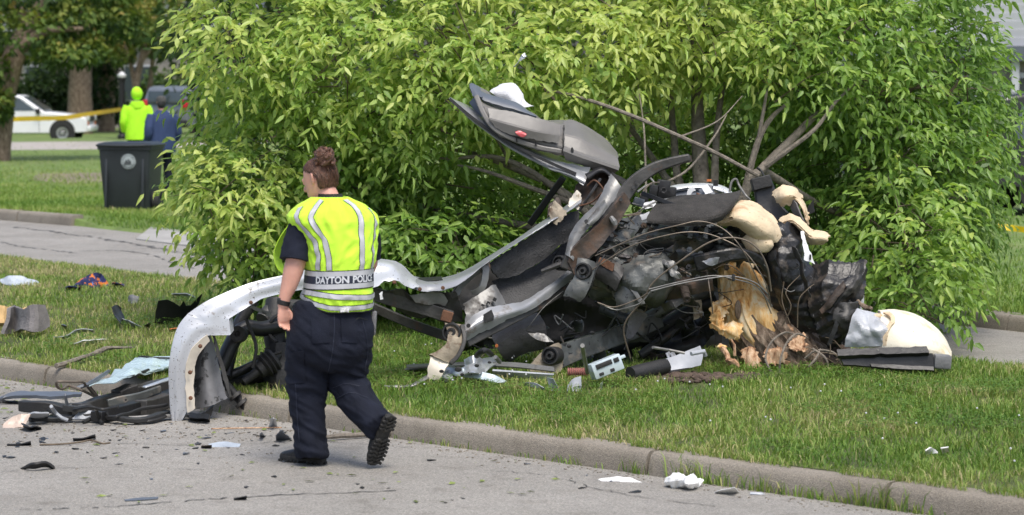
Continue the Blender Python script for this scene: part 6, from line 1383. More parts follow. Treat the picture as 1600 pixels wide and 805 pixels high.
tag(MB().tube([RP(330, 670, .006), RP(380, 669, .01), RP(440, 668, .006)], .004, 6, smooth=14).build('thin_twig', M['wood_pink']), 'thin reddish twig lying by the kerb below the wing', 'twig')
# small shards strewn over the road
rs = random.Random(21); shard_meshes = []
for k in range(6):
    mbs = MB(); n = rs.randint(4, 6); lp = [Vector((math.cos(6.28 * i / n) * rs.uniform(.4, 1), math.sin(6.28 * i / n) * rs.uniform(.3, .8), rs.uniform(0, .25))) for i in range(n)]
    mbs.prism(lp, (0, 0, .18)); o = mbs.build('plastic_shard', M['black_plastic'] if k % 3 else M['blue_grey'], smooth=False); shard_meshes.append(o.data); bpy.data.objects.remove(o)
spots_px = [(rs.uniform(0, 470), 672 + abs(rs.gauss(0, 30))) for _ in range(62)] + [(rs.uniform(170, 470), rs.uniform(655, 690)) for _ in range(30)] + [(rs.uniform(0, 110), rs.uniform(632, 670)) for _ in range(14)] + [(rs.uniform(480, 1000), rs.uniform(720, 795)) for _ in range(12)]
for a, b in spots_px:
    if b > 803: continue
    p = G(a, b, .001)
    if p.y > float(yn(p.x)) - .03: continue
    o = bpy.data.objects.new('plastic_shard', rs.choice(shard_meshes)); COL.objects.link(o); o.location = p
    s = rs.choice((.008, .012, .016, .022, .03)); o.scale = (s * rs.uniform(.8, 2.2), s, s * rs.uniform(.5, 1.)); o.rotation_euler = (rs.uniform(-.2, .2), rs.uniform(-.2, .2), rs.uniform(0, 6.28))
    if a < 120 and b < 672: tag(o, 'small dark shard of car plastic beside the bumper wreckage at the left edge', 'shard', 'dark shards around the bumper wreckage')
    elif a < 480 and b < 692: tag(o, 'small dark shard of car plastic on the road near the white wing', 'shard', 'dark shards on the road near the white wing')
    elif a < 480: tag(o, 'small dark shard of car plastic on the open road left of the officer', 'shard', 'dark shards on the open road')
    else: tag(o, 'small dark shard of car plastic on the road right of the officer', 'shard', 'dark shards right of the officer')
mb = MB()
for k in range(700):
    if k % 2: a, b = rs.uniform(-20, 460), 655 + abs(rs.gauss(0, 28))
    else: a = rs.uniform(-10, 1580); b = float(np.interp(a, [q[0] for q in NEAR_PX], [q[1] for q in NEAR_PX])) + abs(rs.gauss(0, 7)) + 1
    p = G(a, b, .0); s = rs.uniform(.003, .008)
    if p.y > float(yn(p.x)) - .01: continue
    R = Matrix.Rotation(rs.uniform(0, 6), 3, 'Z'); mb.box(p + Vector((0, 0, s * .4)), (s * rs.uniform(1, 3), s, s * .8), R)
tag(mb.build('road_grit', M['concrete'], smooth=False), kind='stuff')
mb = MB()
for k in range(260):
    a, b = rs.uniform(-10, 330), 590 + rs.random() * 60
    if rs.random() < .3: a, b = rs.uniform(100, 900), rs.uniform(650, 790)
    p = G(a, b, .006); 
    if p.y > float(yn(p.x)) - .02: continue
    s = rs.uniform(.012, .035); R = Matrix.Rotation(rs.uniform(0, 6), 3, 'Z') @ Matrix.Rotation(rs.uniform(-.5, .5), 3, 'X')
    mb.add([p + R @ Vector(q) * s for q in ((-1, 0, 0), (0, .4, .1), (1, 0, 0), (0, -.4, .1))], [(0, 1, 2, 3)])
M['litter_leaf'] = pm('litter_leaf', (.16, .2, .05), .7, 0, .5, 20)
tag(mb.build('leaf_litter', M['litter_leaf'], smooth=False), kind='stuff')
# ================================================================== PEOPLE
M['skin'] = pm('skin', (.62, .33, .25), .5, 0, .08, 14, .12, 120, dirt=((.6, .24, .19), .6, 9, .3))
M['skin'].node_tree.nodes['Principled BSDF'].inputs['Subsurface Weight'].default_value = .12
M['skin'].node_tree.nodes['Principled BSDF'].inputs['Subsurface Radius'].default_value = (.02, .008, .004)
M['hair'] = pm('hair', (.095, .043, .024), .4, 0, .45, 60, .5, 160, dirt=((.22, .105, .055), .56, 40, .14))
M['hivis'] = pm('hivis_cloth', (.56, .92, .05), .85, 0, .05, 5, .35, 260, sheen=.1)
M['hivis_mesh'] = M['hivis']
M['reflective'] = pm('reflective_tape', (.46, .47, .49), .45, .1, .08, 8, .2, 300)
M['navy'] = pm('navy_cloth', (.0105, .013, .0235), .9, 0, .3, 8, .3, 220, spec=.25)
M['navy_band'] = pm('navy_band', (.016, .021, .04), .7, 0, .15, 9, .15, 200)
M['black_trim'] = pm('black_trim', (.012, .016, .012), .8)
M['boot'] = pm('boot_leather', (.013, .013, .014), .45, 0, .3, 30, .3, 70)
M['sole'] = pm('boot_sole', (.02, .0195, .018), .75, 0, .4, 30, .3, 60, dirt=((.06, .055, .045), .55, 24, .15))
M['navy_jacket'] = pm('navy_jacket', (.022, .042, .115), .8, 0, .2, 6, .2, 120)
M['cap_grey'] = pm('cap_cloth', (.06, .06, .058), .9, 0, .2, 20)
M['lime'] = pm('lime_cloth', (.42, .86, .02), .8, 0, .08, 6, .2, 90)
M['text'] = pm('letter_print', (.55, .57, .6), .5, 0, .05, 30)

def ell_ring(c, ax, ay, rx, ry, n=24, pw=1.0):
    out = []
    for k in range(n):
        a = 2 * math.pi * k / n; ca, sa = math.cos(a), math.sin(a)
        out.append(c + ax * (math.copysign(abs(ca) ** pw, ca) * rx) + ay * (math.copysign(abs(sa) ** pw, sa) * ry))
    return out
def limb(pts, n=20, k=None, pw=1.0):
    """pts: (x,y,z, rx, ry) centre line with half widths; returns rings"""
    a = catmull(pts, k or len(pts) * 5); out = []; N = len(a); ref = None
    for i in range(N):
        q = Vector(a[i][:3]); t = (Vector(a[min(i + 1, N - 1)][:3]) - Vector(a[max(i - 1, 0)][:3])).normalized()
        if ref is None: ref = Vector((1, 0, 0)) if abs(t.x) < .85 else Vector((0, 1, 0))
        x = (ref - t * ref.dot(t)).normalized(); y = t.cross(x); ref = x
        out.append(ell_ring(q, x, y, a[i][3], a[i][4], n, pw))
    return out
def fold(rings, amp, fz, seed=0, diag=.6):
    """cloth folds pushed into rings"""
    for i, r in enumerate(rings):
        c = sum((Vector(q) for q in r), Vector()) / len(r)
        for k, q in enumerate(r):
            d = (q - c); L = d.length or 1
            s = mnoise.noise(Vector((q.x * fz * .7, q.y * fz * .7, (q.z + diag * q.x) * fz)) + Vector((seed, seed * .3, 0)))
            s2 = mnoise.noise(Vector((q.x * fz * 2, q.y * fz * 2, (q.z - diag * q.x) * fz * 2.2)) + Vector((seed * 2, 1, 3)))
            r[k] = q + d / L * amp * ((1 - 2 * abs(s)) * .8 + .5 * s2)
    return rings
def hand_geo(mb, wrist, down, palm_n, thumb_dir, L=.165, curl=.5, fn=8):
    """palm and five fingers: down = towards the fingertips, palm_n = out of the palm, thumb_dir = side of the thumb"""
    down, palm_n, thumb_dir = Vector(down).normalized(), Vector(palm_n).normalized(), Vector(thumb_dir).normalized(); w = Vector(wrist); s = L / .18
    rings = []
    for t, hw, ht in ((-.03, .028, .022), (0, .029, .021), (.03, .037, .020), (.06, .042, .018), (.085, .041, .014), (.096, .036, .009)):
        rings.append(ell_ring(w + down * t * s + palm_n * .006 * math.sin(t * 20), thumb_dir, palm_n, hw * s, ht * s, 16))
    mb.ring_loft(rings)
    for i, (off, ln, rad, cu) in enumerate(((.030, .072, .0088, .75), (.010, .080, .0092, .95), (-.0105, .075, .0088, 1.1), (-.030, .060, .0078, 1.25))):
        p = w + down * .082 * s + thumb_dir * off * s; d = down.copy(); d = (d + thumb_dir * off * 1.6).normalized(); pts = [p - down * .02 * s, p]; rr = [rad * s * 1.05, rad * s * 1.08]
        for seg, f in ((.48, .55), (.30, 1.0), (.22, .8)):
            R = Matrix.Rotation(cu * curl * f, 3, d.cross(palm_n)); d = (R @ d).normalized()
            p = p + d * ln * seg * s; pts.append(p); rr.append(rad * s * (1.0 if seg > .4 else .93 if seg > .25 else .6))
        mb.tube(pts, rr, fn, smooth=14)
    p = w + down * .02 * s + thumb_dir * .024 * s + palm_n * .008; d = (down * .8 + thumb_dir * .62 + palm_n * .3).normalized(); pts = [p, p + d * .03 * s]; rr = [.016 * s, .0125 * s]
    d2 = (down * .95 + thumb_dir * .12 + palm_n * .28).normalized(); pts += [pts[-1] + d2 * .028 * s, pts[-1] + d2 * .052 * s]; rr += [.0105 * s, .0065 * s]
    mb.tube(pts, rr, fn, smooth=14)
def head_geo(mb, c, face, up=(0, 0, 1), s=1.0):
    """skull, jaw, nose, lips, ears; c = centre of the head, face = direction it looks"""
    f = Vector(face).normalized(); u = Vector(up); u = (u - f * u.dot(f)).normalized(); r = f.cross(u); c = Vector(c)
    R = Matrix((r, f, u)).transposed()
    L = lambda x, y, z: c + R @ Vector((x * s, y * s, z * s))
    rings = []
    for z, fr, bk, hw in ((-.118, .055, .0, .022), (-.112, .078, -.02, .036), (-.095, .088, -.042, .050), (-.07, .090, -.062, .060), (-.04, .090, -.078, .067), (-.005, .091, -.09, .072), (.03, .092, -.096, .075), (.06, .085, -.094, .073), (.088, .066, -.08, .062), (.108, .036, -.055, .042), (.117, .008, -.025, .018)):
        cy, ry = (fr + bk) / 2, (fr - bk) / 2; rings.append([L(hw * math.cos(a), cy + ry * math.sin(a), z) for a in [2 * math.pi * k / 28 for k in range(28)]])
    mb.ring_loft(rings)
    mb.tube([L(0, .088, .018), L(0, .100, -.008), L(0, .113, -.030), L(0, .094, -.040)], [.007, .010, .014, .008], 10, smooth=14)
    for sx in (-1, 1):
        mb.ellipsoid(L(sx * .010, .098, -.034), (.009 * s, .010 * s, .007 * s), R, 10, 6)
        mb.ellipsoid(L(sx * .033, .080, .0), (.016 * s, .010 * s, .010 * s), R, 10, 6)      # lids
        mb.tube([L(sx * .012, .092, .018), L(sx * .034, .089, .022), L(sx * .054, .074, .014)], [.006 * s, .007 * s, .004 * s], 8, smooth=10)
        # ear: rim and lobe
        e = [L(sx * (.071 + .010 * q), -.012 - .012 * q2, z) for q, q2, z in ((.1, 0, -.028), (.8, .4, -.018), (1.5, 1.2, .004), (1.5, 1.4, .022), (.9, .6, .031), (.2, -.2, .022))]
        mb.tube(e, [.006 * s, .0065 * s, .0065 * s, .0065 * s, .006 * s, .005 * s], 8, smooth=18); mb.ellipsoid(L(sx * .076, -.016, .0), (.006 * s, .014 * s, .024 * s), R, 10, 6)
    mb.ellipsoid(L(0, .092, -.062), (.022 * s, .009 * s, .006 * s), R, 12, 6); mb.ellipsoid(L(0, .090, -.073), (.019 * s, .009 * s, .007 * s), R, 12, 6); mb.ellipsoid(L(0, .083, -.104), (.02 * s, .012 * s, .014 * s), R, 12, 6)
    return R, L

# ---- the officer
OD = G(515, 727, 0).y; SC = OD / FPX
officer = empty('person', G(515, 727, 0), 'officer walking away in a yellow-green safety vest over navy uniform, hair in a bun', 'person')
OX, OY = officer.location.x, OD
def O(px, py, dy=0.):
    """photo pixel on the officer, dy metres behind her middle plane -> world"""
    return P(px, py, OD + dy)
YAW = math.radians(20)      # turned to the left of straight away
tx, ty = Vector((math.cos(YAW), math.sin(YAW), 0)), Vector((-math.sin(YAW), math.cos(YAW), 0))   # her right, her front
def tring(px, py, hw, dp, dy=0., n=64, pw=.9): return ell_ring(O(px, py, dy), tx, ty, hw * SC, dp, n, pw)
# skin: one continuous body
mb = MB()
rings = [tring(516, 560, 50, .10), tring(517, 520, 58, .135), tring(522, 480, 52, .125), tring(526, 440, 46, .115), tring(527, 400, 48, .115), tring(523, 360, 56, .115), tring(519, 335, 54, .10), tring(517, 320, 36, .075), tring(515, 309, 20, .06)]
mb.ring_loft(rings)
HC = O(499, 281, .03); FACE = (-math.sin(math.radians(52)), math.cos(math.radians(52)), -.28)
MB.tube(mb, [O(516, 322, -.01), O(513, 308, .0), O(505, 292, .02)], [.064, .058, .056], 20, smooth=8)
HR, HL = head_geo(mb, HC, FACE, s=.97)
def arm_geo(pts): mb.ring_loft(limb(pts, 18, 30))
sh_l = O(472, 345, -.075)
def lp(px, py, dy, rx, ry=None): q = O(px, py, dy); return (q.x, q.y, q.z, rx, ry or rx)
arm_geo([lp(476, 345, -.03, .06), lp(468, 375, -.05, .06), lp(463, 405, -.07, .056, .053), lp(458, 424, -.085, .054, .05), lp(452, 445, -.09, .045, .042), lp(445, 465, -.095, .033, .031), lp(442, 480, -.095, .030, .027)])
hand_geo(mb, O(442, 479, -.095), (.02, .05, -1), (.55, -.80, .0), (.80, .55, 0), .165, .62)
arm_geo([lp(566, 350, .09, .055), lp(575, 375, .13, .052), lp(577, 402, .15, .048), lp(574, 418, .18, .046), lp(560, 432, .30, .038), lp(548, 440, .38, .028)])
hand_geo(mb, O(547, 441, .39), (-.5, .8, -.25), (-.6, -.3, -.5), (-.3, .2, .9), .165, .8)
mb.ring_loft(limb([lp(486, 540, .0, .085), lp(482, 610, .0, .07), lp(483, 660, .01, .05), lp(486, 705, .02, .04)], 16, 20))
mb.ring_loft(limb([lp(545, 540, .0, .085), lp(543, 598, .05, .05), lp(568, 640, -.07, .045), lp(590, 668, -.17, .04)], 16, 20))
body = mb.build('body', M['skin'], officer)
remesh(body, .0055, 2)
# head details
eye = MB()
for sx in (-1, 1): eye.ellipsoid(HL(sx * .033, .0865, .0), (.011, .006, .006), HR, 10, 6)
eye.build('eyes', M['rubber'], officer)
hb = MB(); rg = []
for i, (z, fr, bk, hw) in enumerate(((-.062, -.022, -.084, .058), (-.045, -.010, -.094, .069), (-.02, -.016, -.102, .076), (.0, -.022, -.107, .080), (.025, .012, -.110, .083), (.045, .055, -.110, .0835), (.068, .078, -.107, .0815), (.092, .070, -.094, .071), (.112, .042, -.066, .050), (.124, .008, -.03, .022))):
    cy, ry = (fr + bk) / 2, (fr - bk) / 2; row = []
    for k in range(72):
        a = 2 * math.pi * k / 72; g_ = .0022 * math.sin(k * 2.4 + i * .25) + .0028 * mnoise.noise(Vector((k * .55, i * .35, 0)))
        row.append(HL((hw + g_) * math.cos(a), cy + (ry + g_) * math.sin(a), z))
    rg.append(row)
hb.ring_loft([[Vector(q) for q in r] for r in np.array([[tuple(v) for v in r] for r in rg])])
hair = hb.build('hair', M['hair'], officer, angle=60)
bun = MB(); bc = O(508, 248, -.03)
bun.ellipsoid(bc, (.05, .05, .046), seg=24, rings=14)
for k in range(5):
    a = k * 1.3 + random.random(); bun.tube([bc + Vector((math.cos(a + t * 2.4) * .045 * (1 - .25 * t), math.sin(a + t * 2.4) * .045 * (1 - .25 * t), -.035 + t * .085)) for t in (0, .25, .5, .75, 1)], [.010, .017, .018, .015, .008], 8, smooth=14)
for q in range(26):
    a = random.uniform(0, 6.28); e = random.uniform(-1, 1); v0 = Vector((math.cos(a) * math.cos(e), math.sin(a) * math.cos(e), math.sin(e))); v1 = (v0 + Vector((random.uniform(-1, 1), random.uniform(-1, 1), random.uniform(-1, 1)))).normalized()
    bun.tube([bc + v0 * .046, bc + (v0 + v1).normalized() * random.uniform(.05, .062), bc + v1 * .046], [.006, .011, .006], 6, smooth=7)
bun.build('hair_bun', M['hair'], hair)
hs_ = MB()
for k in range(60):
    a = random.uniform(-2.4, .3); q = HL(.078 * math.cos(a), -.02 + .085 * math.sin(a), random.uniform(-.065, .08)); e = bc + Vector((random.uniform(-.04, .04), random.uniform(-.03, .03), -.03))
    m_ = (q + e) / 2 + (((q + e) / 2) - HC).normalized() * random.uniform(.012, .03)
    hs_.tube([q, m_, e], [.0016, .0012, .0008], 4, smooth=8, cap=False)
for k in range(22):
    a = random.uniform(0, 6.28); q = bc + Vector((math.cos(a) * .045, random.uniform(-.03, .03), math.sin(a) * .042)); hs_.tube([q, q + Vector((math.cos(a) * .02, 0, math.sin(a) * .02 + .004)), q + Vector((math.cos(a + .5) * .03, .005, math.sin(a + .5) * .03))], [.0012, .001, .0006], 4, smooth=6, cap=False)
o = hs_.build('loose_strands', M['hair'], hair)

# trousers
pt = MB()
pt.ring_loft([tring(517, 470, 56, .150, pw=.85, n=40), tring(517, 490, 62, .165, pw=.85, n=40), tring(516, 515, 67, .185, n=40, pw=.85), tring(515, 540, 66, .18, n=40, pw=.85), tring(515, 562, 58, .15, n=40), tring(514, 578, 40, .10, n=40)])
pt.ring_loft(limb([lp(484, 515, -.02, .112, .13), lp(481, 560, -.01, .114, .125), lp(479, 605, .02, .099, .108), lp(481, 650, .02, .084, .096), lp(485, 685, .0, .079, .09), lp(487, 713, .0, .083, .092)], 30, 40))
pt.ring_loft(limb([lp(545, 512, .03, .118, .135), lp(545, 555, .05, .118, .128), lp(541, 592, .06, .102, .11), lp(553, 618, .01, .092, .098), lp(571, 642, -.07, .083, .09), lp(588, 661, -.15, .074, .084), lp(594, 668, -.18, .074, .082)], 30, 44))
pants = pt.build('trousers', M['navy'], officer)
remesh(pants, .009, 3)
bm = bmesh.new(); bm.from_mesh(pants.data); off = Vector(officer.location)
for v in bm.verts:
    q = v.co; h = q.z; w = .006 + .008 * max(0, 1 - abs(h - .42) / .25) + .009 * max(0, 1 - h / .3)
    s = mnoise.noise(Vector((q.x * 5, q.y * 5, (q.z + .5 * q.x) * 17))); s2 = mnoise.noise(Vector((q.x * 12, q.y * 9, (q.z - .6 * q.x) * 11 + 5)))
    s3 = mnoise.noise(Vector((q.x * 9 + 3, q.y * 9, (q.z + .9 * q.x) * 34)))
    v.co += v.normal * w * ((1 - 2.2 * abs(s)) + .6 * s2 + .45 * (1 - 2.4 * abs(s3)))
bm.to_mesh(pants.data); bm.free()
# pockets, belt, gear
MB().ring_loft([tring(517, 474, 58.5, .153, n=40, pw=.85), tring(517, 484, 61.5, .162, n=40, pw=.85)]).build('belt', M['boot'], officer)
def on_back(phi, z, vest, off=.004): return vest(phi, z, off)
rd = empty('radio', O(583, 505, .0), None, None); rd.parent = officer; rd.location = O(583, 505, .0) - officer.location
MB().box(O(584, 505, .03), (.028, .045, .13), Matrix.Rotation(.06, 3, 'Y'), bev=.008).build('radio_body', M['mottled'], rd)
MB().box(O(580, 480, .03), (.035, .04, .05), bev=.01).build('radio_clip', M['boot'], rd)
for a, b, dy, rz in ((565, 505, -.125, .25),):
    MB().tube([O(556, 500, -.15), O(561, 497, -.14), O(574, 500, -.09)], .002, 5, smooth=8).build('pocket_seam', M['black_trim'], officer)
MB().grid(crumple(np.array([[tuple(O(532 + j * 1.6, 481 + i * 1.5 + abs(j - 4) * .3, -.19 - .012 * math.sin(j))) for j in range(10)] for i in range(5)]), .012, 24), .003).build('loose_tissue', M['paper'], officer)
def on_trousers(px, py, side=1):
    """closest point of the trousers under photo pixel px, py"""
    o_ = Vector((0, 0, CAM_H)); d_ = ray(px, py).normalized(); h_, loc, nrm, _i = pants.ray_cast(o_ - Vector(officer.location), d_)
    return (loc + Vector(officer.location) + nrm * .002, nrm) if h_ else (O(px, py, -.15), Vector((0, -1, 0)))
bpy.context.view_layer.update()
def seam(name, pts, r=.0022):
    q = catmull(pts, len(pts) * 8); MB().tube([on_trousers(a, b)[0] for a, b in q], r, 5).build(name, M['navy_band'], pants)
def patch(name, quad, n=8):
    g_ = np.zeros((n, n, 3))
    for i in range(n):
        for j in range(n):
            u, v = i / (n - 1), j / (n - 1); a = np.array(quad, float); q = (a[0] * (1 - u) + a[1] * u) * (1 - v) + (a[3] * (1 - u) + a[2] * u) * v
            p_, nn_ = on_trousers(*q); g_[i, j] = tuple(p_ + nn_ * .004)
    return MB().grid(g_, .003).build(name, M['navy'], pants)
patch('hip_pocket', [(486, 498), (514, 497), (515, 535), (488, 537)]); patch('hip_pocket', [(532, 497), (558, 499), (557, 536), (534, 535)])
patch('cargo_pocket', [(452, 556), (474, 552), (478, 598), (453, 600)]); patch('pocket_flap', [(451, 552), (475, 548), (476, 562), (452, 566)])
seam('seat_seam', [(522, 490), (522, 520), (519, 550), (513, 580)]); seam('leg_seam', [(462, 600), (464, 640), (468, 690)]); seam('leg_seam', [(566, 500), (574, 540), (570, 580)])
seam('knee_crease', [(520, 606), (540, 600), (562, 604)]); seam('knee_crease', [(528, 622), (548, 614), (575, 622)])
# boots
def boot(name, heel, fwd, up, parent, L=.29, shaft=None):
    """heel: ground point under the heel; fwd along the sole to the toe; up = out of the sole"""
    fwd, up = Vector(fwd).normalized(), Vector(up); up = (up - fwd * up.dot(fwd)).normalized(); rt = fwd.cross(up); h = Vector(heel)
    R = lambda a, b, c: h + fwd * a + rt * b + up * c
    rt_ = empty(name, h, None, None); rt_.parent = parent; rt_.location = h - org(parent)
    rings = []
    for a, w, t in ((-.012, .022, .075), (0, .032, .10), (.03, .038, .115), (.07, .038, .115), (.11, .036, .10), (.15, .041, .082), (.19, .046, .070), (.23, .046, .062), (.262, .038, .053), (.282, .022, .042)):
        ring = []
        for k in range(20):
            an_ = 2 * math.pi * k / 20; ring.append(R(a * L / .29, math.cos(an_) * w, .028 + (t - .028) * (.5 + .5 * math.sin(an_)) if math.sin(an_) > -.2 else .024))
        rings.append(ring)
    up_ = MB().ring_loft(rings); 
    if shaft is not None: up_.tube([R(.03, 0, .07), R(.035, 0, .12), Vector(shaft)], [.044, .05, .055], 16, smooth=8)
    up_.build('boot_upper', M['boot'], rt_)
    out = [(-.016, .02), (0, .034), (.035, .041), (.08, .039), (.115, .037), (.15, .043), (.195, .05), (.235, .049), (.27, .037), (.29, .016)]
    lp_ = [R(a, w, 0) for a, w in out] + [R(a, -w, 0) for a, w in out[::-1]]
    MB().prism([q + up * .010 for q in lp_], up * .024).build('boot_welt', M['sole'], rt_, bevel=.004)
    lug = MB()
    for i in range(13):
        a = -.006 + i * .0228
        if .085 < a < .125: continue
        w = float(np.interp(a, [q[0] for q in out], [q[1] for q in out]))
        for sd in (-1, 1):
            lug.box(R(a, sd * (w - .008), .006), (.030, .015, .016), Matrix((rt, fwd, up)).transposed() @ Matrix.Rotation(sd * .35, 3, 'Z'), bev=.002)
            lug.box(R(a + .006, sd * w * .32, .007), (.026, .013, .012), Matrix((rt, fwd, up)).transposed() @ Matrix.Rotation(-sd * .6, 3, 'Z'), bev=.002)
    o = lug.build('sole_lugs', M['sole'], rt_); o['kind'] = 'stuff'; return rt_
boot('boot', Vector((O(503, 727, .03).x, O(503, 727, .03).y, .0)), (-.80, .60, 0), (0, 0, 1), officer, shaft=O(487, 700, .0))
boot('boot', O(611, 655, -.205), (-.33, .25, -.91), (-.50, .68, .48), officer, L=.25, shaft=O(589, 662, -.16))
# shirt: sleeves and collar
sl = MB()
sl.ring_loft(fold(limb([lp(486, 336, -.0, .065, .07), lp(477, 350, -.02, .078, .085), lp(469, 372, -.045, .080, .086), lp(463, 395, -.065, .079, .082), lp(461, 407, -.075, .082, .082)], 30, 30), .007, 14, 2), cap=True)
sl.build('shirt_sleeve', M['navy'], officer)
sl = MB(); sl.ring_loft(fold(limb([lp(560, 342, .08, .07), lp(572, 362, .12, .068), lp(577, 385, .14, .062), lp(576, 402, .155, .062)], 26, 26), .006, 14, 5)); sl.build('shirt_sleeve', M['navy'], officer)
MB().ring_loft([tring(517, 315, 25, .077, n=30), tring(515.5, 307, 20, .066, n=30), tring(514.5, 302.5, 19, .063, n=30)], cap=False).build('shirt_collar', M['black_trim'], officer)
MB().lathe(O(443, 473, -.095), (O(442, 480, -.095) - O(447, 461, -.095)), [(-.013, .0345), (-.011, .037), (.011, .0345), (.013, .032)], 24).build('watch_strap', M['rubber'], officer)
MB().box(O(436, 471, -.105), (.012, .036, .036), Matrix.Rotation(.4, 3, 'Z'), bev=.004).build('watch_case', M['black_plastic'], officer)

# the vest: a shell of rings, one angle/height surface reused for stripes and lettering
VK = np.array([  # py, centre px, half width px, depth m, dy
 (490, 528, 50, .172, 0.), (478, 528, 54, .180, 0.), (462, 528, 54.5, .182, 0.), (447, 529, 52.5, .178, 0.), (425, 530, 51.5, .172, 0.), (400, 531, 54, .168, 0.), (372, 529, 59, .165, .005),
 (358, 524, 66, .165, .01), (346, 521, 70.5, .165, .01), (337, 519, 70, .155, .01), (328, 518, 62, .138, .01), (319, 517.5, 50, .115, .01), (313, 516.5, 37, .095, .005), (307, 515.5, 25, .077, .005)])
def vest(phi, py, off=0.):
    """phi: angle from the middle of her back (positive to her right)"""
    o = np.argsort(VK[:, 0]); cx, hw, dp, dy = [np.interp(py, VK[o, 0], VK[o, k]) for k in (1, 2, 3, 4)]
    s, c = math.sin(phi), math.cos(phi); pw = .88
    s_, c_ = math.copysign(abs(s) ** pw, s), math.copysign(abs(c) ** pw, c)
    q = O(cx, py, dy) + tx * (s_ * hw * SC) - ty * (c_ * dp)
    nrm = (tx * (s / (hw * SC)) - ty * (c / dp)).normalized()
    low = max(0, (py - 440) / 50)
    w = .009 * mnoise.noise(Vector((phi * 2.4, py * .012, 1.))) + .010 * low * mnoise.noise(Vector((phi * 3.2, py * .02, 4.))) + .005 * max(0, 1 - abs(py - 410) / 40) * mnoise.noise(Vector((phi * 5, py * .045, 8.))) + .008 * (1 - 2.5 * abs(mnoise.noise(Vector((phi * 4, py * .05 + phi * 1.5, 2.)))))
    w *= 1 - .8 * max(0, 1 - max(0, abs(py - 434) - 15) / 10)
    return q + nrm * (w + off)
def hem(phi): return 483 - 16 * max(0, (-phi - .55)) + 2 * math.cos(phi) - 4 * max(0, phi - 1.0)
g = np.zeros((70, 120, 3))
for i in range(70):
    t = i / 69
    for j in range(120):
        phi = -2.5 + 5.0 * j / 119
        py = hem(phi) * (1 - t) + 307.5 * t; g[i, j] = vest(phi, py)
vo = MB().grid(g, .0035).build('safety_vest', M['hivis'], officer, angle=70)
def strip_v(name, path, w, mat, off, parent=vo, n=40):
    """path: (phi, py) line; w half width in metres measured round the body or down it"""
    a = catmull(path, n); rows = []
    for i in range(n):
        p0 = vest(a[max(i - 1, 0)][0], a[max(i - 1, 0)][1]); p1 = vest(a[min(i + 1, n - 1)][0], a[min(i + 1, n - 1)][1]); t = (p1 - p0).normalized()
        c = vest(a[i][0], a[i][1]); nx = vest(a[i][0] + .02, a[i][1]) - vest(a[i][0] - .02, a[i][1]); dz = vest(a[i][0], a[i][1] + 1) - vest(a[i][0], a[i][1] - 1)
        ex, ez = nx.length / .04, dz.length / 2; u = Vector((nx.normalized().dot(t), dz.normalized().dot(t), 0)); s_ = Vector((-u.y, u.x))
        row = []
        for k in range(5):
            o_ = (k / 2 - 1) * w; row.append(tuple(vest(a[i][0] + s_.x * o_ / ex, a[i][1] + s_.y * o_ / ez, off)))
        rows.append(row)
    return MB().grid(np.array(rows), .0012).build(name, M[mat], parent, angle=70)
def band(name, py0, py1, mat, off, p0=-2.4, p1=2.4, wave=None):
    rows = []
    for i in range(5):
        rows.append([tuple(vest(p, (py0 + (py1 - py0) * i / 4) + (wave(p) if wave else 0), off)) for p in np.linspace(p0, p1, 90)])
    return MB().grid(np.array(rows), .0012).build(name, M[mat], vo, angle=70)
wv = lambda p: -1.2 * math.sin(p * 1.3)
band('band_edge', 419.2, 449, 'black_trim', .003, wave=wv)
band('reflective_band', 420.5, 428, 'reflective', .0045, wave=wv)
nb = band('lettering_band', 428, 440, 'navy_band', .0045, wave=wv)
band('reflective_band', 440, 447.5, 'reflective', .0045, wave=wv)
for c_, s_ in ((460, 3.6), (475.5, 3.2)):
    w2 = (lambda p: 2.2 * math.sin(p * 1.9 + .5) - 1.5 * max(0, -p - .3) * 2) if c_ < 470 else (lambda p: 2.5 * math.cos(p * 1.7) - 8 * max(0, -p - .45))
    band('band_edge', c_ - s_ - 1.2, c_ + s_ + .6, 'black_trim', .003, -1.9, 2.2, w2); band('reflective_band', c_ - s_, c_ + s_, 'reflective', .0045, -1.9, 2.2, w2)
for path in ([(-.62, 311), (-.62, 322), (-.66, 338), (-.60, 360), (-.55, 390), (-.54, 419)], [(-1.25, 322), (-1.12, 335), (-1.02, 352), (-.92, 372), (-.88, 395), (-.95, 419)], [(.45, 311), (.46, 322), (.42, 340), (.37, 365), (.36, 390), (.38, 419)], [(1.15, 325), (1.05, 338), (.92, 360), (.85, 385), (.9, 419)]):
    strip_v('stripe_edge', path, .0165, 'black_trim', .003); strip_v('reflective_stripe', path, .0135, 'reflective', .0045)
# dark piping along the hem and arm
MB().tube([vest(p, hem(p) - .5, .001) for p in np.linspace(-2.4, 2.4, 60)], .0035, 6).build('hem_piping', M['black_trim'], vo)
# cap of the vest over the sleeve and its open front flap
RBv = lambda nm, A, B, mat, th, **k: MB().grid(ribbon(A, B, 24, 8, **k), th).build(nm, M[mat], vo, angle=60)
d0 = OD
RBv('front_flap', [(452, 346, d0 + .05), (441, 362, d0 + .05), (431, 382, d0 + .06), (428, 402, d0 + .07), (434, 420, d0 + .08), (446, 430, d0 + .09)], [(459, 352, d0 + .12), (452, 370, d0 + .14), (445, 388, d0 + .15), (440, 404, d0 + .16), (443, 416, d0 + .16), (452, 424, d0 + .16)], 'hivis', .004, amp=.01)
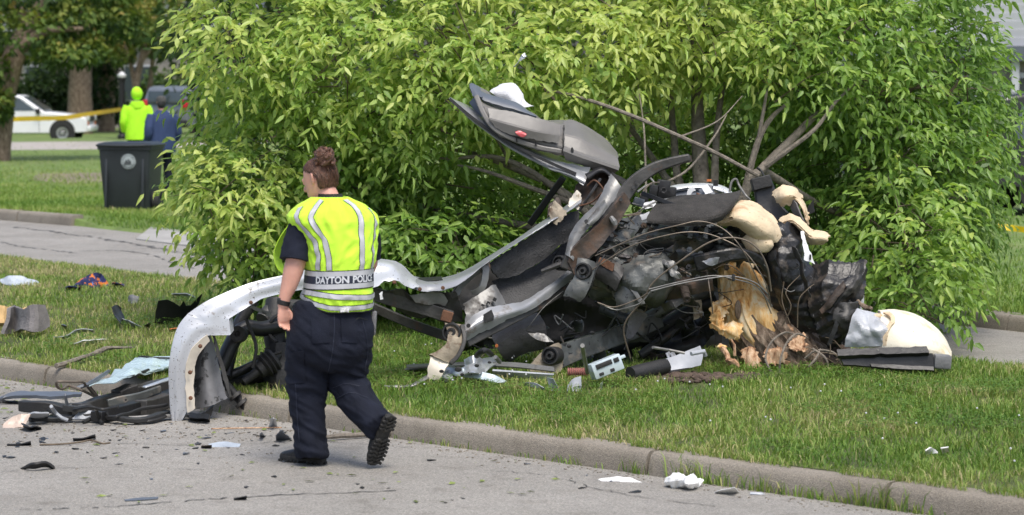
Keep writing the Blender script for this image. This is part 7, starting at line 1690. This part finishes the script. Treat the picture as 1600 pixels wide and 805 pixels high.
# lettering
def word(txt, surf, size, mat, parent, name, spacing=1.0, shear=0.):
    cu = bpy.data.curves.new(name, 'FONT'); cu.body = txt; cu.size = size; cu.align_x = 'CENTER'; cu.align_y = 'CENTER'; cu.offset = size * .034; cu.space_character = spacing; cu.shear = shear; cu.resolution_u = 3; cu.extrude = .0
    to = bpy.data.objects.new(name, cu); COL.objects.link(to); dg = bpy.context.evaluated_depsgraph_get(); dg.update(); me = bpy.data.meshes.new_from_object(to.evaluated_get(dg)); bpy.data.objects.remove(to)
    bm = bmesh.new(); bm.from_mesh(me); bmesh.ops.triangulate(bm, faces=bm.faces[:])
    bmesh.ops.subdivide_edges(bm, edges=[e for e in bm.edges if e.calc_length() > size * .25], cuts=2)
    off = org(parent)
    for v in bm.verts: v.co = surf(v.co.x, v.co.y) - off
    bm.to_mesh(me); bm.free(); me.materials.clear(); me.materials.append(M[mat]); o = bpy.data.objects.new(name, me); COL.objects.link(o); o.parent = parent; return o
word('DAYTON POLICE', lambda x, y: vest(x * .80 / .165 - .06, 434 + wv(x * .80 / .165 - .06) - y / SC, .0075), .050, 'text', nb, 'lettering', 1.0)

# ---- two bystanders behind the bin
def bystander(px, py_head, d, h, yaw, label, top, hood=False, cap=None, wide=1.0):
    """standing figure seen from behind; top = jacket material"""
    s = h / 1.8; base = P(px, py_head, d); zg = float(lawn_z(base.x, d)); root = empty('person', (base.x, d, zg), label, 'person')
    rx, fy = Vector((math.cos(yaw), math.sin(yaw), 0)), Vector((-math.sin(yaw), math.cos(yaw), 0)); o0 = Vector((base.x, d, zg))
    W = lambda x, y, z: o0 + (rx * x * (wide if z < 1.5 else 1) + fy * y + Vector((0, 0, z))) * s
    L5 = lambda x, y, z, a, b=None: (*W(x, y, z), a * s, (b or a) * s)
    m = MB(); m.ring_loft([ell_ring(W(0, 0, z), rx, fy, a * s, b * s, 20) for z, a, b in ((.85, .15, .11), (1.0, .165, .115), (1.2, .16, .11), (1.4, .19, .11), (1.47, .12, .08), (1.52, .06, .06))])
    m.tube([W(0, 0, 1.48), W(0, .03, 1.62)], .055 * s, 12); face = fy + Vector((0, 0, -.15)); head_geo(m, W(0, .03, 1.68), face, s=s)
    for sx in (-1, 1):
        m.ring_loft(limb([L5(sx * .2, 0, 1.42, .05), L5(sx * .25, -.02, 1.15, .042), L5(sx * .22, .12, .95, .03)], 10, 12)); hand_geo(m, W(sx * .22, .13, .93), fy * .4 - Vector((0, 0, 1)), rx * -sx, fy, .17, .5, 6)
        m.ring_loft(limb([L5(sx * .1, 0, .9, .085), L5(sx * .11, .01, .5, .06), L5(sx * .11, 0, .08, .045)], 12, 14)); m.tube([W(sx * .11, -.06, .05), W(sx * .12, .18, .04)], .04 * s, 10)
    b = m.build('body', M['skin'], root); remesh(b, .012, 1)
    j = MB(); j.ring_loft(fold([ell_ring(W(0, .0, z), rx, fy, a * s * wide, c * s, 28, .9) for z, a, c in ((.78, .235, .17), (.9, .235, .175), (1.05, .225, .165), (1.2, .225, .16), (1.35, .235, .155), (1.43, .215, .14), (1.5, .13, .105), (1.55, .075, .08))], .012, 8, 3))
    j.build('jacket', top, root)
    for sx in (-1, 1): MB().ring_loft(fold(limb([L5(sx * .19, 0, 1.45, .085), L5(sx * .245, -.02, 1.3, .085), L5(sx * .275, -.03, 1.12, .075), L5(sx * .25, .08, .96, .06)], 18, 22), .01, 9, sx)).build('jacket_sleeve', top, root)
    p_ = MB(); p_.ring_loft([ell_ring(W(0, 0, z), rx, fy, a * s, c * s, 20) for z, a, c in ((.74, .18, .14), (.85, .19, .145), (.95, .17, .13))])
    for sx in (-1, 1): p_.ring_loft(limb([L5(sx * .1, 0, .82, .1), L5(sx * .11, .01, .5, .085), L5(sx * .11, 0, .08, .075)], 16, 16))
    p_.build('trousers', M['navy'], root)
    for sx in (-1, 1): MB().ring_loft(limb([L5(sx * .11, -.1, .05, .04), L5(sx * .115, .0, .06, .05), L5(sx * .12, .15, .045, .045), L5(sx * .12, .2, .04, .03)], 12, 14)).build('shoe', M['boot'], root)
    if hood:
        MB().ellipsoid(W(0, .01, 1.71), (.118 * s, .13 * s, .14 * s), seg=20, rings=12).build('knit_hat', top, root)
        MB().ring_loft([ell_ring(W(0, -.06, z), rx, fy, a * s, c * s, 20) for z, a, c in ((1.36, .04, .05), (1.42, .13, .11), (1.50, .15, .11), (1.56, .11, .1))]).build('hood', top, root)
    if cap:
        hr = MB().ellipsoid(W(0, .015, 1.665), (.082 * s, .098 * s, .1 * s), seg=18, rings=10).build('hair', M['rubber'], root)
        MB().ring_loft([ell_ring(W(0, .02, z), rx, fy, a * s, c * s, 22) for z, a, c in ((1.70, .088, .108), (1.74, .088, .107), (1.785, .075, .09), (1.81, .04, .05))]).build('cap', M['cap_grey'], root)
        MB().ring_loft([ell_ring(W(0, .15, z), rx, fy, .065 * s, .06 * s, 18) for z in (1.70, 1.71)]).build('cap_peak', M['cap_grey'], root)
    return root
bystander(214, 160, 54.5, 1.75, math.radians(12), 'person in a bright lime hooded jacket and matching knit hat seen from behind', M['lime'], hood=True)
bystander(253, 180, 46.5, 1.66, math.radians(38), 'person in a navy blue jacket and dark grey cap beside the lime jacket', M['navy_jacket'], cap=True, wide=1.12)
# ================================================================== BACKGROUND
M['bin'] = pm('bin_plastic', (.022, .027, .032), .5, 0, .15, 4, .1, 40)
M['bin_seal'] = pm('bin_seal', (.40, .44, .45), .6, 0, .1, 20)
M['truck_white'] = pm('truck_white', (.72, .73, .75), .3, 0, .04, 2, coat=.5)
M['suv_grey'] = pm('suv_grey', (.2, .22, .25), .3, .3, .08, 2, coat=.5)
M['car_black'] = pm('car_black', (.012, .012, .014), .25, 0, .1, 2, coat=.5)
M['window'] = pm('car_window', (.05, .065, .07), .08, 0, .1, 2, spec=.8)
M['tyre'] = pm('tyre', (.02, .02, .02), .8)
M['rim'] = pm('rim', (.35, .35, .36), .35, .7)
M['lamp_clear'] = pm('lamp_clear', (.62, .62, .62), .15)
M['lamp_orange'] = pm('lamp_orange', (.5, .15, .05), .3)
M['tail_red'] = pm('tail_red', (.55, .02, .03), .25)
M['tape'] = pm('tape_yellow', (.75, .52, .01), .45, 0, .08, 4)
M['post_black'] = pm('post_black', (.012, .012, .013), .4)
M['siding'] = pm('siding', (.46, .47, .50), .7, 0, .06, 2)
M['wall_tan'] = pm('house_wall', (.26, .24, .22), .85, 0, .12, 1)
M['roof'] = pm('roof_shingle', (.075, .07, .068), .9, 0, .3, 3)
M['wood_dark'] = pm('dark_timber', (.03, .024, .02), .8)

# wheelie bin
BD = 41.4; bx = P(206, 325, BD); bz = float(lawn_z(bx.x, BD)); k = BD / FPX
bin_ = empty('wheelie_bin', (bx.x, BD, bz), 'dark grey wheeled rubbish bin with a round pale seal on its front', 'rubbish bin')
yw = math.radians(-8); bR = Matrix.Rotation(yw, 3, 'Z')
Bp = lambda x, y, z: Vector((bx.x, BD, bz)) + bR @ Vector((x, y, z))
def rrect(w, d, z, r=.05, n=5):
    out = []
    for cx, cy, a0 in ((w - r, d - r, 0), (-w + r, d - r, 90), (-w + r, -d + r, 180), (w - r, -d + r, 270)):
        for i in range(n): a = math.radians(a0 + 90 * i / (n - 1)); out.append(Bp(cx + r * math.cos(a), cy + r * math.sin(a), z))
    return out
MB().ring_loft([rrect(.335, .30, 0.0), rrect(.34, .31, .03), rrect(.375, .37, .6), rrect(.395, .39, .9), rrect(.415, .41, .905), rrect(.415, .41, .95)]).build('bin_body', M['bin'], bin_)
MB().ring_loft([rrect(.43, .43, .952), rrect(.435, .435, .975), rrect(.40, .40, 1.0), rrect(.33, .33, 1.015)]).build('lid', M['bin'], bin_)
MB().tube([Bp(-.34, -.43, .97), Bp(0, -.45, .965), Bp(.34, -.43, .97)], .015, 8, smooth=8).build('lid_lip', M['bin'], bin_)
for sx in (-1, 1):
    w_ = MB().lathe(Bp(sx * .33, .26, .15), bR @ Vector((sx, 0, 0)), [(-.05, .02), (-.05, .14), (-.02, .15), (.03, .15), (.05, .14), (.05, .06), (.03, .05), (.03, 0)], 24).build('wheel', M['tyre'], bin_)
MB().lathe(Bp(.385, -.05, .13), bR @ Vector((1, .2, 0)), [(-.05, .15), (.03, .15), (.05, .13), (.05, .05), (.04, 0)], 24).build('wheel', M['tyre'], bin_)
MB().tube([Bp(-.3, .44, .93), Bp(.3, .44, .93)], .016, 8).build('handle', M['bin'], bin_)
for x_ in (-.28, .28): MB().box(Bp(x_, -.385, .45), (.04, .05, .8), bR @ Matrix.Rotation(-.09, 3, 'X'), bev=.01).build('rib', M['bin'], bin_)
sc = lambda x, z: Bp(.06 + x, -.392 + (z - .0) * .0 - .018, .73 + z)
seal = MB().lathe(Bp(.06, -.372, .73), bR @ Vector((0, -1, -.05)), [(0, .115), (.012, .115), (.014, .105), (.014, .0)], 40).build('seal', M['bin_seal'], bin_)
rg_ = MB()
for r0 in (.108, .082):
    q = [Bp(.06 + math.cos(a) * r0, -.3885 + math.sin(a) * .0, .73 + math.sin(a) * r0) for a in np.linspace(0, 2 * math.pi, 41)]; rg_.tube(q, .0022, 5)
for i, (x_, h_) in enumerate(((-.05, .05), (-.032, .075), (-.014, .06), (.004, .09), (.022, .07), (.04, .055))): rg_.box(Bp(.06 + x_, -.389, .71 + h_ / 2 - .03), (.012, .004, h_), bR)
for a in np.linspace(.5, 2.64, 11): rg_.box(Bp(.06 + math.cos(a) * .095, -.389, .73 + math.sin(a) * .095), (.006, .004, .012), bR @ Matrix.Rotation(math.pi / 2 - a, 3, 'Y'))
for a in np.linspace(3.6, 5.8, 9): rg_.box(Bp(.06 + math.cos(a) * .095, -.389, .73 + math.sin(a) * .095), (.006, .004, .012), bR @ Matrix.Rotation(math.pi / 2 - a, 3, 'Y'))
rg_.build('seal_print', M['bin'], seal)

# vehicles
def vehicle(name, loc, heading, label, cat, paint, prof, width, wheels, glass, r=.36, tumble=.12, extras=None):
    """prof: closed side outline (x forward, z up); glass: list of side window outlines; heading = angle of the nose"""
    root = empty(name, loc, label, cat); R = Matrix.Rotation(heading, 3, 'Z'); L0 = Vector(loc)
    W = lambda x, y, z: L0 + R @ Vector((x, y, z))
    belt = 1.0
    n = len(prof); rings = []
    ys = [-.5, -.47, -.3, 0, .3, .47, .5]
    for yy in ys:
        e = 1 - (.03 if abs(yy) == .5 else 0); ring = []
        for x, z in prof:
            tw = tumble * max(0, (z - belt)) if z > belt else 0
            ring.append(W(x * (1 - .012 * (abs(yy) > .48)), yy * 2 * (width / 2 - tw), .3 + (z - .3) * e if abs(yy) == .5 else z))
        rings.append(ring)
    MB().ring_loft(rings).build('body', paint, root, angle=30, bevel=.02)
    for x in wheels:
        for sd in (-1, 1):
            c = W(x, sd * (width / 2 - .1), r); ax = R @ Vector((0, sd, 0))
            MB().lathe(W(x, sd * (width / 2 - .02), r + .03), ax, [(-.1, r + .09), (.024, r + .09), (.026, r + .02), (.026, 0)], 28).build('wheel_arch', M['tyre'], root)
            w_ = MB().lathe(c, ax, [(-.1, r * .6), (-.1, r * .96), (-.07, r), (.09, r), (.118, r * .95), (.118, r * .66), (.09, r * .62), (.09, 0)], 28).build('wheel', M['tyre'], root)
            MB().lathe(c + ax * .092, ax, [(0, r * .6), (.02, r * .58), (.012, r * .25), (.03, r * .2), (.03, 0)], 20).build('rim', M['rim'], w_)
    for gl in glass:
        for sd in (-1, 1):
            lp_ = [W(x, sd * (width / 2 - tumble * max(0, z - belt) + .006), z) for x, z in gl]
            MB().prism(lp_, R @ Vector((0, -sd * .03, 0))).build('side_window', M['window'], root, smooth=False)
    if extras: extras(root, W, R)
    return root
TD = 97.; tz = G(70, 210, .15); T0 = P(104, 207, TD)
def truck_extra(root, W, R):
    for sd in (-1, 1):
        MB().box(W(2.62, sd * .74, .88), (.12, .28, .2), R, bev=.03).build('headlight', M['lamp_clear'], root)
        MB().box(W(2.61, sd * .80, .70), (.1, .14, .14), R, bev=.02).build('indicator', M['lamp_orange'], root)
        MB().box(W(.92, sd * 1.0, 1.12), (.14, .22, .17), R, bev=.03).build('mirror', M['tyre'], root)
        MB().box(W(-.45, sd * .935, .98), (.2, .03, .05), R, bev=.01).build('door_handle', M['tyre'], root)
        for x in (-.6, .95): MB().box(W(x, sd * .931, .75), (.012, .008, .7), R).build('door_seam', M['tyre'], root)
    MB().prism([W(.38, y_, z_) if z_ > 1.3 else W(1.1, y_, z_) for y_, z_ in ((-.78, 1.14), (.78, 1.14), (.68, 1.6), (-.68, 1.6))], R @ Vector((.03, 0, .03))).build('windscreen', M['window'], root, smooth=False)
    MB().box(W(2.66, 0, .52), (.14, 1.75, .22), R, bev=.05).build('bumper', M['truck_white'], root)
    MB().box(W(2.64, 0, .86), (.05, 1.1, .2), R, bev=.02).build('grille', M['tyre'], root)
pk = [(-2.6, .45), (-2.62, 1.08), (-.9, 1.08), (-.85, 1.25), (-.72, 1.62), (-.55, 1.68), (.2, 1.68), (.36, 1.62), (1.12, 1.10), (1.4, 1.08), (2.2, .98), (2.55, .9), (2.62, .75), (2.62, .4), (1.9, .36), (-1.2, .36)]
vehicle('pickup_truck', (T0.x - 1.75 + .0, TD, float(lawn_z(T0.x, TD)) - .02), 0., 'white pickup truck parked beyond the far lawn', 'pickup truck', M['truck_white'], pk, 1.85, (1.75, -1.6),
        [[(-.6, 1.13), (-.55, 1.55), (.15, 1.6), (.28, 1.56), (.85, 1.13)]], extras=truck_extra)
def suv_extra(root, W, R):
    for sd in (-1, 1):
        MB().box(W(-2.32, sd * .78, 1.1), (.14, .22, .36), R, bev=.03).build('tail_light', M['tail_red'], root)
        MB().box(W(.75, sd * .98, 1.1), (.12, .2, .14), R, bev=.03).build('mirror', M['tyre'], root)
    MB().box(W(-2.36, 0, 1.36), (.05, 1.35, .42), R @ Matrix.Rotation(.2, 3, 'Y'), bev=.02).build('rear_window', M['window'], root)
    MB().box(W(-2.4, 0, .5), (.16, 1.75, .24), R, bev=.05).build('bumper', M['tyre'], root)
    MB().box(W(-2.39, 0, .85), (.02, .5, .14), R).build('number_plate', M['lamp_clear'], root)
suv = [(-2.35, .45), (-2.38, .95), (-2.3, 1.3), (-2.1, 1.68), (-1.8, 1.74), (.0, 1.74), (.3, 1.66), (1.0, 1.12), (1.9, 1.0), (2.25, .9), (2.35, .7), (2.3, .42), (1.2, .34), (-1.2, .34)]
S0 = P(306, 180, 92.)
vehicle('parked_suv', (S0.x + .22, 93., float(lawn_z(S0.x, 92.)) - .02), math.radians(62), 'grey car with a red tail lamp showing behind the leafy crown', 'car', M['suv_grey'], suv, 1.85, (1.4, -1.4), [[(-1.95, 1.08), (-1.8, 1.55), (.05, 1.58), (.7, 1.08)]], extras=suv_extra)
K0 = P(1590, 330, 39.5)
vehicle('parked_car', (K0.x + 1.5, 40.5, float(lawn_z(K0.x, 40.))), math.radians(15), 'black car partly hidden at the right edge on the far grass', 'car', M['car_black'], suv, 1.85, (1.4, -1.4), [[(-1.95, 1.08), (-1.8, 1.55), (.05, 1.58), (.7, 1.08)]], extras=suv_extra)

# lamp post and tape
lz = P(191, 190, 90.); lpz = float(lawn_z(lz.x, 90.)); lampp = empty('lamp_post', (lz.x, 90, lpz), 'black garden lamp post with a pale top behind the lime jacket', 'lamp post')
k9 = 90. / FPX; topz = P(191, 122, 90.).z
MB().lathe((lz.x, 90, lpz), (0, 0, 1), [(0, .16), (.1, .16), (.15, .11), (topz - lpz - .1, .10), (topz - lpz - .08, .14), (topz - lpz, .14), (topz - lpz, 0)], 16).build('post', M['post_black'], lampp)
MB().lathe((lz.x, 90, topz), (0, 0, 1), [(0, .08), (.02, .13), (.1, .15), (.14, .1), (.2, .03), (.22, 0)], 16).build('lantern', M['lamp_clear'], lampp)
def tape(pts, w, label):
    q = catmull([tuple(P(*k)) for k in pts], 50); rows = []
    for i, c in enumerate(q):
        tw = .35 * math.sin(i * .22); u = Vector((0, math.sin(tw), math.cos(tw))) * w / 2; rows.append([tuple(Vector(c) - u), tuple(Vector(c)), tuple(Vector(c) + u)])
    o = MB().grid(np.array(rows), .002).build('barrier_tape', M['tape']); return tag(o, label, 'barrier tape')
tape([(-30, 190, 72), (30, 186, 74), (100, 184, 78), (140, 178, 82), (190, 171, 89.85)], .13, 'yellow barrier tape stretched from the lamp post across the white pickup')
tape([(1560, 354, 34.), (1585, 357, 34.), (1620, 360, 34.), (1700, 352, 34.)], .075, 'yellow barrier tape strung across the far grass at the right edge')

# houses
hd = 125.
H0, H1 = P(-120, 240, hd), P(440, 240, hd); hz = float(lawn_z(0, 118)) - .05
hs = empty('house', ((H0.x + H1.x) / 2, hd, hz), 'grey brown house with dark eaves seen between the far trees', 'house')
def wallbox(name, x0, x1, z0, z1, y, d, mat, par): return MB().box(((x0 + x1) / 2, y + d / 2, (z0 + z1) / 2), (x1 - x0, d, z1 - z0)).build(name, M[mat], par, smooth=False)
wallbox('wall', H0.x, H1.x, hz, hz + 4.2, hd, 8, 'wall_tan', hs)
wallbox('wall', H0.x - .0, H1.x - 1, hz + 4.4, hz + 7.5, hd + .5, 7, 'siding', hs)
wallbox('eaves', H0.x - .4, H1.x + .4, hz + 4.0, hz + 4.4, hd - .5, 8.6, 'wood_dark', hs)
MB().prism([Vector((H0.x - .6, hd - .6, hz + 7.5)), Vector((H0.x - .6, hd + 4, hz + 10.5)), Vector((H0.x - .6, hd + 8.6, hz + 7.5))], (H1.x - H0.x + .2, 0, 0)).build('roof', M['roof'], hs, smooth=False)
for x in (P(60, 0, hd).x, P(215, 0, hd).x, P(330, 0, hd).x):
    w_ = wallbox('window', x - .7, x + .7, hz + 1.2, hz + 2.9, hd - .06, .1, 'siding', hs); wallbox('pane', x - .6, x + .6, hz + 1.3, hz + 2.8, hd - .08, .03, 'window', w_)
rd_ = 52.; A0 = P(1535, 60, rd_)
rh = empty('house', (A0.x + 4, rd_, float(lawn_z(A0.x, rd_))), 'house of pale grey lapped siding with dark porch at the upper right corner', 'house')
zb = float(lawn_z(A0.x, rd_)); zs0 = P(1580, 72, rd_).z
wallbox('wall', A0.x - 2, A0.x + 9, zb, zs0 + 4, rd_ + .05, 6, 'wall_tan', rh)
for i in range(24):
    z0 = zs0 + i * .155
    MB().box((A0.x + 3.5, rd_ + .0, z0 + .08), (11.1, .05, .158), Matrix.Rotation(.12, 3, 'X')).build('siding_board', M['siding'], rh, smooth=False)
wallbox('porch_beam', A0.x - 2.1, A0.x + 9.2, zs0 - .28, zs0 - .01, rd_ - .3, .5, 'blue_grey', rh)
for a in (1584, 1640, 1720):
    q = P(a, 100, rd_); wallbox('porch_post', q.x - .07, q.x + .07, zb, zs0 - .28, rd_ - .2, .14, 'siding', rh)
w_ = wallbox('window', P(1592, 0, rd_).x, P(1592, 0, rd_).x + 1.2, zb + 1.2, zs0 - .5, rd_ - .02, .08, 'siding', rh); wallbox('pane', P(1594, 0, rd_).x, P(1594, 0, rd_).x + 1.1, zb + 1.3, zs0 - .6, rd_ - .04, .04, 'window', w_)

# trees behind
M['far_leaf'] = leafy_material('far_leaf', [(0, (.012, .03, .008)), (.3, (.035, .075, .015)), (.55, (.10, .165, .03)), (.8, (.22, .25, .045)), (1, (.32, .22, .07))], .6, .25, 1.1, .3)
def far_tree(name, label, cat, base, trunk, lobes, n_leaf, leaf, tint, group=None, limbs=(), smin=.3):
    root = empty(name, base, label, cat, group)
    if trunk: MB().tube([Vector(q[:3]) for q in trunk], [q[3] for q in trunk], 14, smooth=16, jit=.06).build('trunk', M['bark'], root)
    for L in limbs: MB().tube([Vector(q[:3]) for q in L], [q[3] for q in L], 8, smooth=12).build('limb', M['bark'], root)
    B, A, T, N = [], [], [], []
    tot = sum(l[3] * l[5] + .3 for l in lobes)
    for cx, cy, cz, rx, ry, rz in lobes:
        n = int(n_leaf * (rx * rz + .3) / tot); v = norm(rng.normal(0, 1, (n, 3))); c = np.array((cx, cy, cz)); nb_ = np.array([mnoise.noise(Vector(q * 2.6 + c)) for q in v])
        rad = rng.uniform(smin, 1, n) ** .5 + .35 * nb_; p = c + v * np.array((rx, ry, rz)) * rad[:, None]
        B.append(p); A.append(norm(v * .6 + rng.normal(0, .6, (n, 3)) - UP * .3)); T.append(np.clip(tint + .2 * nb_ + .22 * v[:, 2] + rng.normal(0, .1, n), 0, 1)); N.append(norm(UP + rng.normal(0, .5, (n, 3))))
    B, A, T, N = map(np.concatenate, (B, A, T, N)); ok = B[:, 2] > .3; B, A, T, N = B[ok], A[ok], T[ok], N[ok]
    o = leaves_mesh('crown', [B, A, leaf * rng.uniform(.7, 1.2, len(B)), leaf * .55 * rng.uniform(.7, 1.2, len(B)), T, N], M['far_leaf']); o.parent = root; o.location = -Vector(base); o['kind'] = 'stuff'
    return root
def B3(px, d): q = P(px, 200, d); return Vector((q.x, d, float(lawn_z(q.x, min(d, 117)))))
def LB(px, py, d, rx, ry, rd): q = P(px, py, d); k = d / FPX; return (q.x, q.y, q.z, rx * k, rd, ry * k)
def TR(pts): return [(*P(*q[:3]), q[3]) for q in pts]
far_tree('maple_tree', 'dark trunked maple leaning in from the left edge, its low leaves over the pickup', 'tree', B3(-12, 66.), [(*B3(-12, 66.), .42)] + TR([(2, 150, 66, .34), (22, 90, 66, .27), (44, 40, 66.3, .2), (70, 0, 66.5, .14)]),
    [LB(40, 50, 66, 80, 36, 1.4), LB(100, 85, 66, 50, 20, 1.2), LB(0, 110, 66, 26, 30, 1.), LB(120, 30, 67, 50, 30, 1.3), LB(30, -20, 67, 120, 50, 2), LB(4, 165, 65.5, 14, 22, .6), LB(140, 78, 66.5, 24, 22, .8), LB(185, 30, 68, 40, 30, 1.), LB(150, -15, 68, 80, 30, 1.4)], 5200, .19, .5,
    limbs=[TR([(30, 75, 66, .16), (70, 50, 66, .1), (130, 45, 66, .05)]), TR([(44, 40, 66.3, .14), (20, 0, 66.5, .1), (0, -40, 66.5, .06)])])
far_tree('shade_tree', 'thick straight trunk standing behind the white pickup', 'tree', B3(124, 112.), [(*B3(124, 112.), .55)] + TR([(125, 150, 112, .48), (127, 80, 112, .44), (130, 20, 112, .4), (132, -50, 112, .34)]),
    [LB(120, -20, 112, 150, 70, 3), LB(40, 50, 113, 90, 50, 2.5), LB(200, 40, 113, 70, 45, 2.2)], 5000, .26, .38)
far_tree('dark_tree', 'narrow dark trunk with dark leaves at the left behind the pickup', 'tree', B3(165, 116.), [(*B3(165, 116.), .4)] + TR([(166, 120, 116, .36), (168, 40, 116, .3), (170, -20, 116, .25)]), [LB(165, 60, 116, 40, 60, 2), LB(160, 140, 116, 26, 45, 1.2), LB(150, -20, 116, 60, 50, 2)], 4200, .24, .15)
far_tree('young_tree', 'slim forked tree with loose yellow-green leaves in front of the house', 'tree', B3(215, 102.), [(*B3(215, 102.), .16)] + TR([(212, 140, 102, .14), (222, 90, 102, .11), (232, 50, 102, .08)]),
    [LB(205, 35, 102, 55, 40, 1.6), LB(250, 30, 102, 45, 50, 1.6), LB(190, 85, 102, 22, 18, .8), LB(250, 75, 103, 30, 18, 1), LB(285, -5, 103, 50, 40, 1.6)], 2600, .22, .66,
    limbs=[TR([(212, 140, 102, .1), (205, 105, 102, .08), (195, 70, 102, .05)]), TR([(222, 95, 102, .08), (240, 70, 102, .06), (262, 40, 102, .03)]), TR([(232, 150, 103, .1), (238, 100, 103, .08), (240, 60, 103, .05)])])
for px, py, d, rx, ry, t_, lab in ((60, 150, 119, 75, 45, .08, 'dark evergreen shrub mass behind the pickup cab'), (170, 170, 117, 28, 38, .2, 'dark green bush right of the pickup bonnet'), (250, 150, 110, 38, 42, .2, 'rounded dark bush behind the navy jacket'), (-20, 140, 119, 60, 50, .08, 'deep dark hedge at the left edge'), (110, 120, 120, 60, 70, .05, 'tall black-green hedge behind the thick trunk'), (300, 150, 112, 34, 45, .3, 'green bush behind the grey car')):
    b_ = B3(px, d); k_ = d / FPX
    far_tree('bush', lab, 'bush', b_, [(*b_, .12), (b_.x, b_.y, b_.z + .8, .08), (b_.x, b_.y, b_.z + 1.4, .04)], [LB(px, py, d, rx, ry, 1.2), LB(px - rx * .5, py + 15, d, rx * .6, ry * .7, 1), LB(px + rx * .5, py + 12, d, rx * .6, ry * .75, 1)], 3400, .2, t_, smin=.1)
# canopy behind the picture's right side and far backdrop trees, seen only through gaps
for px, d, h, t_, lab in ((430, 85, 9, .3, 'broad far tree hidden behind the left of the felled crown'), (700, 92, 10, .25, 'broad far tree hidden behind the middle of the felled crown'), (980, 88, 9, .3, 'broad far tree hidden behind the bare upright limbs'), (1250, 90, 10, .25, 'broad far tree hidden behind the right of the felled crown')):
    b_ = B3(px, d)
    far_tree('far_tree', lab, 'tree', b_, [(*b_, .3), (b_.x, b_.y, b_.z + 3, .24), (b_.x, b_.y, b_.z + 6, .12)], [(b_.x, d, h * .6, 3.2, 2.5, 3.2), (b_.x - 1.8, d, h * .4, 2.2, 2, 2.2), (b_.x + 1.8, d, h * .45, 2.2, 2, 2.4), (b_.x, d, 1.2, 3, 1.5, 1.3)], 3200, .34, t_, smin=.1)

# the same street goes on beyond both edges of the picture
for px, d, h, t_, lab in ((-260, 96, 9, .3, 'broad far tree beyond the left edge behind the maple'), (-620, 100, 10, .25, 'broad far tree farthest to the left along the street'), (1750, 84, 9, .3, 'broad far tree beyond the right edge behind the siding house'), (2150, 95, 10, .25, 'broad far tree farthest to the right along the street')):
    b_ = B3(px, d)
    far_tree('far_tree', lab, 'tree', b_, [(*b_, .3), (b_.x, b_.y, b_.z + 3, .24), (b_.x, b_.y, b_.z + 6, .12)], [(b_.x, d, h * .6, 3.6, 2.5, 3.2), (b_.x - 2.2, d, h * .4, 2.6, 2, 2.2), (b_.x + 2.2, d, h * .45, 2.6, 2, 2.4), (b_.x, d, 1.2, 3.6, 1.5, 1.5)], 2400, .36, t_, smin=.1)
